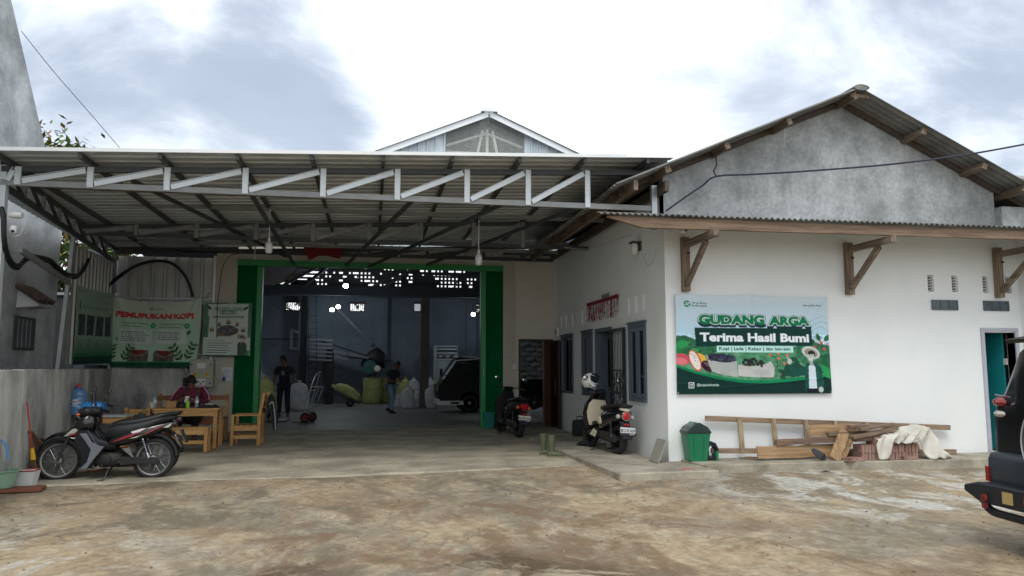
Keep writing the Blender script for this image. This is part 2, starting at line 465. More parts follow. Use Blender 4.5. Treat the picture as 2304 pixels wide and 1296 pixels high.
m_sheetw = mat('white_sheet_trim', S(226,230,232), .45, .1, var=.04, scale=3)
m_tin = mat('ribbed_tin_wall', S(150,152,152), .5, .35, var=0, col2=S(184,184,180), scale=2.6, stretch=(1,1,.25))
m_clad = mat('pale_zinc_cladding', S(176,186,194), .45, .3, var=0, col2=S(208,216,222), scale=3, stretch=(1,1,.25))
m_asb = mat('weathered_corrugated_sheet', S(84,86,86), .85, var=0, col2=S(140,140,136), scale=1.6, bump=.2, bscale=30, speck=.15)
m_asbu = mat('old_corrugated_sheet', S(96,98,98), .85, var=0, col2=S(132,132,128), scale=2.2, bump=.1, bscale=30, speck=.1)
m_wood = wood('weathered_timber', S(92,79,68), S(142,126,110), ax=1)
m_woodx = wood('weathered_timber_long', S(98,80,66), S(146,124,104), ax=0)
m_woodz = wood('weathered_timber_upright', S(100,84,70), S(150,130,110), ax=2)
m_dwood = wood('dark_timber', S(62,55,50), S(96,84,74), ax=1)
m_green = mat('green_door_paint', S(34,140,74), .45, 0, var=.10, scale=3)
m_greend = mat('deep_green_paint', S(26,148,92), .5, .1, var=.12, scale=3)
m_blueg = mat('slate_blue_frame', S(84,98,112), .55, var=.06, scale=8)
m_black = mat('black_metal', S(34,36,40), .45, .3, var=.1, scale=8)
m_glass = mat('dark_window_glass', S(20,25,30), .06, 0, var=0, spec=.8, coat=.4)
m_int = mat('office_inner_wall', S(120,128,130), .9, var=.05)
m_brown = wood('brown_door_wood', S(94,66,50), S(126,92,70), ax=2, rough=.55)
m_cable = mat('black_cable', S(24,24,27), .5, var=0)
m_cablew = mat('pale_cable', S(196,198,196), .5, var=0)
m_plasw = mat('white_plastic', S(214,216,216), .4, var=.03, scale=8)
m_lampon = emis('lit_lamp_glass', (1, .98, .94), 6)
m_tile = mat('clay_roof_tile', S(118,74,56), .85, var=0, col2=S(176,124,98), scale=9, bump=.2)
m_red = mat('red_cloth', S(120,26,34), .8, var=.15, scale=6)

# ================================================================== GROUND
def ground_z(x, y):
    z = .035*max(0, min(1, (y-7.5)/2.2))
    return z + .012*math.sin(x*1.3+y*.7)*math.sin(y*1.1-x*.4)
def make_ground():
    xs = [-400, -120, -40, -16]+[(-11+i*.25) for i in range(int(23/.25)+1)]+[18, 40, 120, 400]
    ys = [-60, -10, -2]+[(.5+i*.25) for i in range(47)]+[13, 20, 40, 120, 800]
    vs = []; fs = []
    for y in ys:
        for x in xs:
            vs.append((x, y, ground_z(x, y) if (-11 <= x <= 12 and .5 <= y <= 12.1) else (0 if y < .5 else .02)))
    W = len(xs)
    for j in range(len(ys)-1):
        for i in range(W-1): fs.append((j*W+i, j*W+i+1, (j+1)*W+i+1, (j+1)*W+i))
    m = bpy.data.materials.new('packed_dirt_and_cement'); m.use_nodes = True
    nt = m.node_tree; N = nt.nodes; L = nt.links; b = N['Principled BSDF']
    tc = N.new('ShaderNodeTexCoord')
    def noise(sc, det=6, ro=.6, st=(1, 1, 1), off=(0, 0, 0), dist=0):
        mp = N.new('ShaderNodeMapping'); mp.inputs['Scale'].default_value = st; mp.inputs['Location'].default_value = off
        L.new(tc.outputs['Object'], mp.inputs[0]); n = N.new('ShaderNodeTexNoise')
        n.inputs['Scale'].default_value = sc; n.inputs['Detail'].default_value = det; n.inputs['Roughness'].default_value = ro; n.inputs['Distortion'].default_value = dist
        L.new(mp.outputs[0], n.inputs['Vector']); return n.outputs[0]
    def rng(a, lo, hi, o0=0, o1=1):
        r = N.new('ShaderNodeMapRange'); r.interpolation_type = 'SMOOTHSTEP'; r.inputs[1].default_value = lo; r.inputs[2].default_value = hi
        r.inputs[3].default_value = o0; r.inputs[4].default_value = o1; L.new(a, r.inputs[0]); return r.outputs[0]
    def mix(f, a, c, mode='MIX'):
        x = N.new('ShaderNodeMix'); x.data_type = 'RGBA'; x.blend_type = mode
        for s_, v in ((0, f), (6, a), (7, c)):
            if isinstance(v, (int, float)): x.inputs[s_].default_value = v
            elif isinstance(v, tuple): x.inputs[s_].default_value = v+(1,)
            else: L.new(v, x.inputs[s_])
        return x.outputs[2]
    def mth(op, a, c):
        x = N.new('ShaderNodeMath'); x.operation = op; x.use_clamp = True
        for i, v in enumerate((a, c)):
            if isinstance(v, (int, float)): x.inputs[i].default_value = v
            else: L.new(v, x.inputs[i])
        return x.outputs[0]
    def blob(cx, cy, r0, r1):
        s_ = N.new('ShaderNodeVectorMath'); s_.operation = 'DISTANCE'; L.new(tc.outputs['Object'], s_.inputs[0]); s_.inputs[1].default_value = (cx, cy, 0)
        return rng(s_.outputs['Value'], r0, r1, 1, 0)
    big = noise(.5, 6, .6, (1, .8, 1))
    med = noise(1.5, 12, .68, (1.2, .8, 1), (3, 1, 0), .5)
    fine = noise(11, 6, .7)
    grit = noise(70, 3, .6)
    c = mix(rng(big, .42, .58), S(132,124,108), S(174,154,124))
    c = mix(rng(med, .47, .66), c, S(186,170,142))
    brown = mth('MULTIPLY', rng(noise(1.0, 12, .66, (1.2, .8, 1), (7, 3, 0), .7), .46, .58), mth('ADD', blob(1.2, 5.2, .6, 4.6), .4))
    c = mix(mth('MULTIPLY', brown, .8), c, S(118,88,60))
    pale = mth('MULTIPLY', rng(noise(1.3, 12, .7, (1.2, .8, 1), (1, 9, 0), .5), .48, .59), mth('ADD', mth('ADD', blob(6.3, 8.2, .8, 3.2), mth('MULTIPLY', blob(-3.2, 6.2, .4, 2.6), .55)), .12))
    c = mix(pale, c, S(206,206,199))
    damp = mth('MULTIPLY', rng(noise(1.1, 12, .66, (1.1, .8, 1), (5, 5, 0), .8), .51, .60), mth('ADD', mth('ADD', blob(-2.2, 8.9, .8, 3.6), blob(2.2, 9.7, .4, 2.4)), mth('ADD', blob(.9, 5.0, .2, 3.2), .2)))
    c = mix(mth('MULTIPLY', damp, .8), c, S(104,96,80))
    wetn = rng(noise(1.3, 8, .6, (1, .9, 1), (2.2, 6.1, 0), .6), .47, .53)
    wet = mth('MULTIPLY', wetn, mth('ADD', blob(-.75, 5.5, .25, 1.1), mth('ADD', blob(1.45, 5.0, .3, 1.1), blob(.8, 5.7, .2, .7))))
    c = mix(mth('MULTIPLY', wet, .85), c, S(86,66,48))
    c = mix(rng(fine, .35, .62, 0, .45), c, S(104,92,72))
    mid2 = noise(4.5, 10, .72, (1.3, .8, 1), (9, 2, 0), .3)
    c = mix(rng(mid2, .5, .7, 0, .4), c, S(198,188,164)); c = mix(rng(mid2, .28, .42, .4, 0), c, S(112,94,70))
    vor = N.new('ShaderNodeTexVoronoi'); vor.feature = 'DISTANCE_TO_EDGE'; vor.inputs['Scale'].default_value = .6; vor.inputs['Randomness'].default_value = 1
    va = N.new('ShaderNodeVectorMath'); va.operation = 'ADD'; wn = N.new('ShaderNodeTexNoise'); wn.inputs['Scale'].default_value = 3; wn.inputs['Detail'].default_value = 6; L.new(tc.outputs['Object'], wn.inputs['Vector']); L.new(wn.outputs['Color'], va.inputs[0]); L.new(tc.outputs['Object'], va.inputs[1]); L.new(va.outputs[0], vor.inputs['Vector'])
    crack = mth('MULTIPLY', rng(vor.outputs['Distance'], .004, .016, 1, 0), rng(big, .46, .56))
    c = mix(mth('MULTIPLY', crack, .35), c, S(84,74,60))
    c = mix(rng(grit, .56, .78, 0, .45), c, S(196,184,160))
    c = mix(rng(grit, .30, .42, .35, 0), c, S(70,62,52))
    L.new(c, b.inputs['Base Color'])
    L.new(mth('SUBTRACT', .93, mth('MULTIPLY', wet, .66)), b.inputs['Roughness'])
    h = mth('SUBTRACT', mth('ADD', mth('MULTIPLY', fine, .5), mth('MULTIPLY', grit, .25)), mth('MULTIPLY', crack, .3)); h = mth('ADD', h, mth('MULTIPLY', med, .3))
    bp = N.new('ShaderNodeBump'); bp.inputs['Distance'].default_value = .035
    L.new(mth('SUBTRACT', .75, mth('MULTIPLY', wet, .6)), bp.inputs['Strength'])
    L.new(h, bp.inputs['Height']); L.new(bp.outputs[0], b.inputs['Normal'])
    g = MB(); g.add(vs, fs); o = g.build('ground', m, smooth=True); structure(o)
make_ground()

def make_apron():
    # uneven front edge of the old concrete floor under the awning
    m = mat('worn_concrete_floor', S(136,130,115), .85, var=0, col2=S(182,174,154), scale=1.3, bump=.25, bscale=22, speck=.14, stretch=(1, 1.2, 1), lo=.36, hi=.64, detail=9)
    rr = random.Random(5); front = []
    n = 60
    for i in range(n+1):
        x = -5.4+i*(8.55/n); f = (x+5.4)/8.55
        y = 10.05+.35*f**.8+.85*max(0, f-.45)**1.3+.05*math.sin(x*2.1)+rr.uniform(-.03, .03)
        front.append((x, y))
    vs = []; fs = []; K = 10
    for (x, y) in front:
        vs.append((x, y-.05, -.02)); vs.append((x, y, .052+rr.uniform(-.006, .004)))
        for k in range(1, K+1):
            t = k/K; yy = y+(17.35-y)*t; vs.append((x, yy, .055+.045*t))
    s_ = K+2
    for i in range(n):
        for k in range(K+1): fs.append((i*s_+k, (i+1)*s_+k, (i+1)*s_+k+1, i*s_+k+1))
    g = MB(); g.add(vs, fs); o = g.build('concrete_apron', m); structure(o)
    g = MB(); g.b(-6.5, 11.5, 17.35, 31.1, -.1, .104)
    o = g.build('warehouse_floor', mat('dark_screed_floor', S(110,112,112), .6, var=0, col2=S(142,142,138), scale=.9, bump=.1, bscale=20, speck=.1)); structure(o)
    g = MB()
    g.prism([(3.10, 9.3), (4.47, 9.36), (4.47, 10.4), (4.1, 10.4), (4.1, 17.3), (2.98, 17.0), (3.0, 14.0)], -.05, .12, 'xy')
    o = g.build('side_pavement', m_plat, bevel=.012); structure(o)
    g = MB()
    g.prism([(4.36, 10.36), (4.44, 9.66), (6.2, 9.68), (8.2, 9.62), (11.5, 9.66), (11.5, 10.36)], -.05, .152, 'xy')
    o = g.build('front_pavement', m_plat, bevel=.012); structure(o)
make_apron()

# small stones and crumbs scattered over the yard
def pebbles():
    rr = random.Random(11); g = MB()
    for i in range(420):
        x = rr.uniform(-4.5, 8.5); y = 3.6+rr.random()**.8*6.2
        if 3 < x and y > 9.2: continue
        r = rr.uniform(.004, .013)*(1.6 if rr.random() < .06 else 1)
        c = Vector((x, y, ground_z(x, y)+r*.3))
        k = 5; vs = [c+Vector((r*math.cos(2*PI*j/k+rr.random()), r*math.sin(2*PI*j/k+rr.random()), rr.uniform(-.3, .3)*r)) for j in range(k)]
        vs += [c+Vector((0, 0, r*.8)), c-Vector((0, 0, r))]
        g.add(vs, [(j, (j+1) % k, k) for j in range(k)]+[((j+1) % k, j, k+1) for j in range(k)])
    o = g.build('gravel', mat('pebble', S(100,90,76), .9, var=0, col2=S(190,182,166), scale=14, lo=.5, hi=.68)); o['kind'] = 'stuff'
    tag(o, 'loose stones and crumbs scattered over the dirt yard', 'gravel')
pebbles()

# ================================================================== wall helper
def wall_holes(g, plane, a0, a1, z0, z1, t0, t1, holes):
    """wall in plane 'x' (runs along x, thickness t0..t1 in y) or 'y'; holes = (a0,a1,z0,z1)"""
    A = sorted(set([a0, a1]+[h[i] for h in holes for i in (0, 1) if a0 < h[i] < a1]))
    Z = sorted(set([z0, z1]+[h[i] for h in holes for i in (2, 3) if z0 < h[i] < z1]))
    def solid(i, k):
        if not (0 <= i < len(A)-1 and 0 <= k < len(Z)-1): return False
        ca, cz = (A[i]+A[i+1])/2, (Z[k]+Z[k+1])/2
        return not any(h[0] < ca < h[1] and h[2] < cz < h[3] for h in holes)
    P = (lambda a, t, z: (a, t, z)) if plane == 'x' else (lambda a, t, z: (t, a, z))
    for i in range(len(A)-1):
        for k in range(len(Z)-1):
            if not solid(i, k): continue
            x0, x1, y0, y1 = A[i], A[i+1], Z[k], Z[k+1]
            g.add([P(x0, t0, y0), P(x1, t0, y0), P(x1, t0, y1), P(x0, t0, y1)], [(0, 1, 2, 3)])
            g.add([P(x0, t1, y0), P(x1, t1, y0), P(x1, t1, y1), P(x0, t1, y1)], [(0, 1, 2, 3)])
            if not solid(i-1, k): g.add([P(x0, t0, y0), P(x0, t1, y0), P(x0, t1, y1), P(x0, t0, y1)], [(0, 1, 2, 3)])
            if not solid(i+1, k): g.add([P(x1, t0, y0), P(x1, t1, y0), P(x1, t1, y1), P(x1, t0, y1)], [(0, 1, 2, 3)])
            if not solid(i, k-1): g.add([P(x0, t0, y0), P(x1, t0, y0), P(x1, t1, y0), P(x0, t1, y0)], [(0, 1, 2, 3)])
            if not solid(i, k+1): g.add([P(x0, t0, y1), P(x1, t0, y1), P(x1, t1, y1), P(x0, t1, y1)], [(0, 1, 2, 3)])
def corrugated(g, p0, p1, q0, q1, pitch, amp, thick=.006, shape='sine', n=4):
    """sheet between edge p0-p1 and edge q0-q1; the wave runs across p0->p1, ribs run p->q"""
    p0, p1, q0, q1 = map(Vector, (p0, p1, q0, q1)); L = (p1-p0).length
    nrm = (p1-p0).cross(q0-p0).normalized()
    if nrm.z < 0 or (abs(nrm.z) < .01 and nrm.y > 0): nrm = -nrm
    prof = []
    k = max(1, int(round(L/pitch)))
    for i in range(k):
        if shape == 'sine':
            for j in range(n): prof.append(((i+j/n)/k, amp*math.sin(2*PI*j/n)))
        else:
            for (f, h) in ((0, 0), (.62, 0), (.70, amp), (.90, amp), (.98, 0)): prof.append(((i+f)/k, h))
    prof.append((1, 0)); top = []; 
    for (t, h) in prof: top.append((p0.lerp(p1, t)+nrm*h, q0.lerp(q1, t)+nrm*h))
    m = len(top); vs = [a for a, b_ in top]+[b_ for a, b_ in top]+[a-nrm*thick for a, b_ in top]+[b_-nrm*thick for a, b_ in top]
    fs = []
    for i in range(m-1):
        fs += [(i, i+1, m+i+1, m+i), (2*m+i, 3*m+i, 3*m+i+1, 2*m+i+1), (i, 2*m+i, 2*m+i+1, i+1), (m+i, m+i+1, 3*m+i+1, 3*m+i)]
    fs += [(0, m, 3*m, 2*m), (m-1, 3*m-1, 4*m-1, 2*m-1)]
    g.add(vs, fs)

# ================================================================== OFFICE BUILDING
YF = 10.4; XO = 4.2
off = thing('office_building', 'white office wing with mottled grey concrete gable and old corrugated roof on the right', 'building', (7.2, 10.4, 0))
def office():
    slots = [(1415.5, .25), (1432, .25), (1449, .25), (1310, .25), (1321, .25), (1263, .25), (1274, .25), (1288, .25)]
    hs = []
    for (u, _) in slots:
        y = atX(u, 690, XO).y; hs.append((y-.05, y+.05, 2.34, 2.62))
    winA = (11.20, 12.0, .92, 2.16); winB = (14.1, 14.85, .92, 2.17); winC = (15.55, 16.55, .92, 2.16); door = (12.93, 13.93, .12, 2.19)
    g = MB(); wall_holes(g, 'y', YF, 17.3, 0, 4.15, XO, XO+.15, hs+[winA, winB, winC, door])
    w = g.build('wall', m_white, off, world=True)
    hv = []
    for u in (2094, 2148, 2217.5, 2268.5):
        x = atY(u, 640, YF).x; hv.append((x-.055, x+.055, 2.64, 2.9))
    dr = (9.47, 10.06, .15, 2.01)
    tw = [(8.60, 9.05, 2.35, 2.51), (9.53, 9.98, 2.35, 2.51)]
    g = MB(); wall_holes(g, 'x', XO+.003, 10.2, 0, 3.585, YF-.003, YF+.15, [dr]+hv+tw)
    fw = g.build('wall', m_white, off, world=True)
    # slot reveals: vent inserts set into the openings
    for h in hs:
        g = MB(); g.b(XO+.055, XO+.1, h[0], h[1], h[2], h[3])
        g.build('vent', m_white, off, world=True)
    mp = mat('white_cast_block', S(206,208,208), .8, var=.05)
    for h in hv:
        g = MB()
        for k in range(6):
            z = h[2]+.02+k*.043
            g.bar((h[0], YF+.04, z-.012), (h[1], YF+.04, z+.02), .03, .014)
        g.b(h[0], h[0]+.018, YF+.02, YF+.07, h[2], h[3]); g.b(h[1]-.018, h[1], YF+.02, YF+.07, h[2], h[3])
        g.build('vent', mp, off, world=True)
    for t in tw:
        g = MB(); g.b(t[0], t[1], YF-.02, YF+.03, t[2], t[3])
        f = g.build('window', mat('dusty_tinted_glass', S(74,88,92), .3, var=.2, scale=14), off, world=True)
        for k in range(4): g = MB(); x = t[0]+(t[1]-t[0])*k/3; g.b(x-.006, x+.006, YF-.028, YF-.021, t[2], t[3]); g.build('mullion', m_blueg, f, world=True)
    # grey gable wall over the white one, following the roof
    AX, YR = 7.17, 9.85
    def rz(x): return 5.65-.423*(AX-x) if x < AX else 5.65-.476*(x-AX)
    xs = [XO, 5.5, AX, 8.5, 9.85]
    poly = [(XO, 3.56), (9.85, 3.56)]+[(x, rz(x)-.09) for x in xs[::-1]]
    g = MB(); g.prism(poly, YF-.012, YF+.15, 'xz'); g.build('gable', m_gable, off, world=True)
    g = MB(); g.b(9.85, 11.4, YF-.16, YF+.3, 3.60, 4.02); g.build('pier', m_gable, off, world=True, bevel=.01)
    g = MB(); g.b(10.2, 10.35, 8.9, YF+.15, .1, 3.55); g.build('wall', m_white, off, world=True)
    g = MB(); g.b(XO+.15, 10.35, 17.15, 17.3, 0, 4.2); g.b(10.35, 10.5, YF, 17.3, 0, 4.0); g.build('wall', m_int, off, world=True)
    g = MB(); g.b(XO+.16, 10.34, YF+.16, 17.14, 3.62, 3.66); g.build('ceiling', m_int, off, world=True)
    g = MB(); g.b(XO+.16, 10.34, YF+.16, 17.14, .08, .125); g.build('floor', m_plat, off, world=True)
    g = MB(); g.b(8.7, 8.78, YF+.16, 14.5, .13, 3.6); g.b(8.79, 10.34, 13.2, 13.28, .13, 3.6); g.build('inner_wall', mat('teal_inner_wall', S(30,92,92), .8, var=.15), off, world=True)
    # roof sheets: ribs run down the slope
    g = MB(); YB = 17.2
    corrugated(g, (AX+.03, YR, rz(AX)+.02), (AX+.03, YB, rz(AX)+.02), (3.3, YR, rz(3.3)-.02), (3.3, YB, rz(3.3)-.02), .13, .018, .01)
    g.build('roof', m_asb, off, world=True, smooth=True)
    g = MB(); corrugated(g, (AX-.01, YR, rz(AX)), (AX-.01, YB, rz(AX)), (12.0, YR, rz(12)), (12.0, YB, rz(12)), .13, .018, .01)
    rf = g.build('roof', m_asbu, off, world=True, smooth=True)
    g = MB()
    for k in range(14):
        y = YR-.02+k*.52; g.lathe([(.085, 0), (.085, .54)], (AX, y, rz(AX)-.005+.004*(k % 2)), 12, 'y', (1.5, .55))
    g.build('ridge_cap', m_asb, rf, world=True, smooth=True)
    # purlins running back under the sheets
    for (x, w_) in ((7.10, .07), (6.0, .08), (5.0, .08), (4.08, .09), (8.25, .08), (9.28, .08), (9.98, .09), (10.9, .08)):
        g = MB(); z = rz(x)-.085; g.bar((x, 9.9, z), (x, 12.5 if x > 4.6 else 17, z), w_, .11, up=(-.4 if x < AX else .4, 0, 1))
        g.build('purlin', m_wood, off, world=True, bevel=.004)
    g = MB(); g.bar((AX-.14, 9.93, rz(AX)-.11), (AX+.2, 9.93, rz(AX)-.11), .05, .05); g.build('ridge_block', m_wood, off, world=True)
    # gable rafters against the wall head
    for (xa, xb) in ((3.5, AX-.02), (AX+.03, 10.4)):
        g = MB(); g.bar((xa, YF-.06, rz(xa)-.075), (xb, YF-.06, rz(xb)-.075), .05, .08); g.build('rafter', m_dwood, off, world=True)
    # eave beams over the side wall (run away from the camera)
    g = MB(); g.bar((3.6, 9.9, 4.0), (3.6, 17.0, 3.98), .06, .14); g.build('eave_beam', m_wood, off, world=True)
    g = MB(); g.bar((4.08, 9.95, 4.02), (4.08, 17.0, 4.02), .06, .15); g.build('eave_beam', m_dwood, off, world=True)
    for y in (10.6, 12.4, 14.2, 16.0): g = MB(); g.bar((3.45, y, 3.98), (4.9, y, 4.59), .06, .1); g.build('rafter', m_dwood, off, world=True)
    # ---- windows of the side wall
    def side_window(y0, y1, z0, z1, open_=False):
        g = MB(); f = .05
        g.b(XO-.03, XO+.09, y0, y0+f, z0, z1); g.b(XO-.03, XO+.09, y1-f, y1, z0, z1)
        g.b(XO-.03, XO+.09, y0+f, y1-f, z1-f, z1); g.b(XO-.035, XO+.09, y0+f, y1-f, z0, z0+f)
        w_ = g.build('window', m_blueg, off, world=True, bevel=.004)
        ym = (y0+y1)/2
        if not open_:
            for (a, c) in ((y0+f+.005, ym-.004), (ym+.004, y1-f-.005)):
                g = MB(); e = .075
                g.b(XO-.015, XO+.03, a, a+e, z0+f, z1-f); g.b(XO-.015, XO+.03, c-e, c, z0+f, z1-f)
                g.b(XO-.015, XO+.03, a+e, c-e, z1-f-e, z1-f); g.b(XO-.015, XO+.03, a+e, c-e, z0+f, z0+f+e)
                g.build('sash', m_blueg, w_, world=True, bevel=.004)
                g = MB(); g.b(XO+.002, XO+.012, a+e, c-e, z0+f+e, z1-f-e); g.build('pane', m_glass, w_, world=True)
        else:
            g = MB(); g.b(XO+.03, XO+.04, y0+f, y1-f, z0+f, z1-f); g.build('pane', m_glass, w_, world=True)
        g = MB(); g.b(XO-.045, XO-.002, y0-.03, y1+.03, z1-.0, z1+.035); g.build('sill', m_blueg, w_, world=True)
    side_window(*winA); side_window(*winB); side_window(*winC, open_=True)
    y0, y1, z0, z1 = door; g = MB(); f = .07
    g.b(XO-.02, XO+.15, y0, y0+f, z0, z1); g.b(XO-.02, XO+.15, y1-f, y1, z0, z1); g.b(XO-.02, XO+.15, y0+f, y1-f, z1-f, z1)
    d = g.build('door_frame', m_blueg, off, world=True, bevel=.004)
    g = MB(); g.b(XO+.10, XO+.95, y1-f-.05, y1-f-.01, z0+.01, z1-f); lf = g.build('door', m_blueg, off, world=True)
    g = MB(); g.b(XO+.2, XO+.42, y1-f-.056, y1-f-.051, 1.1, 2.0); g.b(XO+.5, XO+.82, y1-f-.056, y1-f-.051, 1.1, 2.0); g.build('pane', m_glass, lf, world=True)
    # folded back steel security grille
    gx = XO-.05; a, c, zb, zt = 12.12, 12.86, .16, 2.13
    g = MB(); s_ = .045
    g.b(gx-.02, gx+.02, a, a+s_, zb, zt); g.b(gx-.02, gx+.02, c-s_, c, zb, zt); g.b(gx-.02, gx+.02, a+s_, c-s_, zt-s_, zt); g.b(gx-.02, gx+.02, a+s_, c-s_, zb, zb+s_)
    g.b(gx-.012, gx+.012, a+s_, c-s_, 1.40, 1.42); g.b(gx-.012, gx+.012, a+s_, c-s_, .78, .80)
    sg = g.build('security_grille', m_black, off, world=True)
    g = MB(); n = 8
    for k in range(1, n):
        y = a+s_+(c-a-2*s_)*k/n; g.tube([(gx, y, zb+.04), (gx, y, zt-.04)], .006, 6)
    for k in range(3):                       # diamond ornament in the middle band
        yc = a+s_+(c-a-2*s_)*(k+.5)/3; zc = 1.1
        for sx in (-1, 1):
            g.tube([(gx-.01, yc, zc+.28), (gx-.01, yc+sx*.07, zc+.1), (gx-.01, yc, zc-.02), (gx-.01, yc+sx*.07, zc-.14), (gx-.01, yc, zc-.28)], .006, 5)
    g.build('bar', m_black, sg, world=True)
    g = MB(); g.tube([(gx-.02, a+.02, 1.32), (gx-.07, a+.02, 1.32), (gx-.07, a+.02, .98), (gx-.02, a+.02, .98)], .009, 6); g.build('handle', m_black, sg, world=True)
    # ---- right hand door
    x0, x1, z0, z1 = dr; f = .06; g = MB()
    g.b(x0-.03, x0+f-.03, YF-.03, YF+.15, z0, z1+.02); g.b(x1-f+.06, x1+.06, YF-.03, YF+.15, z0, z1+.02); g.b(x0-.03, x1+.06, YF-.031, YF+.15, z1+.02, z1+.07)
    g.build('door_frame', mat('pale_lilac_frame', S(176,178,190), .6, var=.05), off, world=True, bevel=.004)
    g = MB(); g.bar((x1-.06, YF+.17, 1.09), (x1-.22, YF+.95, 1.09), .035, 1.88); lf = g.build('door', mat('teal_door_leaf', S(22,128,134), .5, var=.06), off, world=True)
    g = MB(); g.b(x1-.075, x1-.058, YF+.10, YF+.17, 1.5, 1.6); g.build('hinge', m_plasw, lf, world=True)
    # ---- lean-to canopy with timber brackets
    g = MB(); corrugated(g, (2.86, 9.36, 3.47), (10.6, 9.34, 3.50), (3.75, YF+.0, 3.66), (10.6, YF+.0, 3.66), .085, .014, .008, n=6)
    cp = g.build('canopy_roof', m_asb, off, world=True, smooth=True)
    g = MB(); g.add([(3.02, 9.42, 3.43), (3.5, 9.42, 3.30), (10.5, 9.42, 3.33), (10.5, 9.42, 3.455), (3.02, 9.42, 3.445),
                     (3.02, 9.48, 3.43), (3.5, 9.48, 3.30), (10.5, 9.48, 3.33), (10.5, 9.48, 3.455), (3.02, 9.48, 3.445)],
                    [(0,1,2,3,4), (9,8,7,6,5), (0,5,6,1), (1,6,7,2), (2,7,8,3), (3,8,9,4), (4,9,5,0)])
    g.build('fascia', m_woodx, off, world=True, bevel=.004)
    for i, x in enumerate((4.50, 7.16, 9.80)):
        g = MB(); g.b(x-.055, x+.055, YF-.10, YF-.008, 2.56, 3.36)
        br = g.build('bracket', m_woodz, off, world=True, bevel=.004)
        g = MB(); g.b(x-.04, x+.04, 9.30, YF-.011, 3.20, 3.295); g.build('bracket_arm', m_wood, br, world=True, bevel=.004)
        g = MB(); g.bar((x, 9.62, 3.19), (x, YF-.105, 2.66), .06, .085); g.build('bracket_strut', m_wood, br, world=True, bevel=.004)
        g = MB(); g.lathe([(.016, 0), (.016, .03)], (x+.03, YF-.135, 3.12), 8, 'y'); g.build('bolt', m_black, br, world=True)
office()

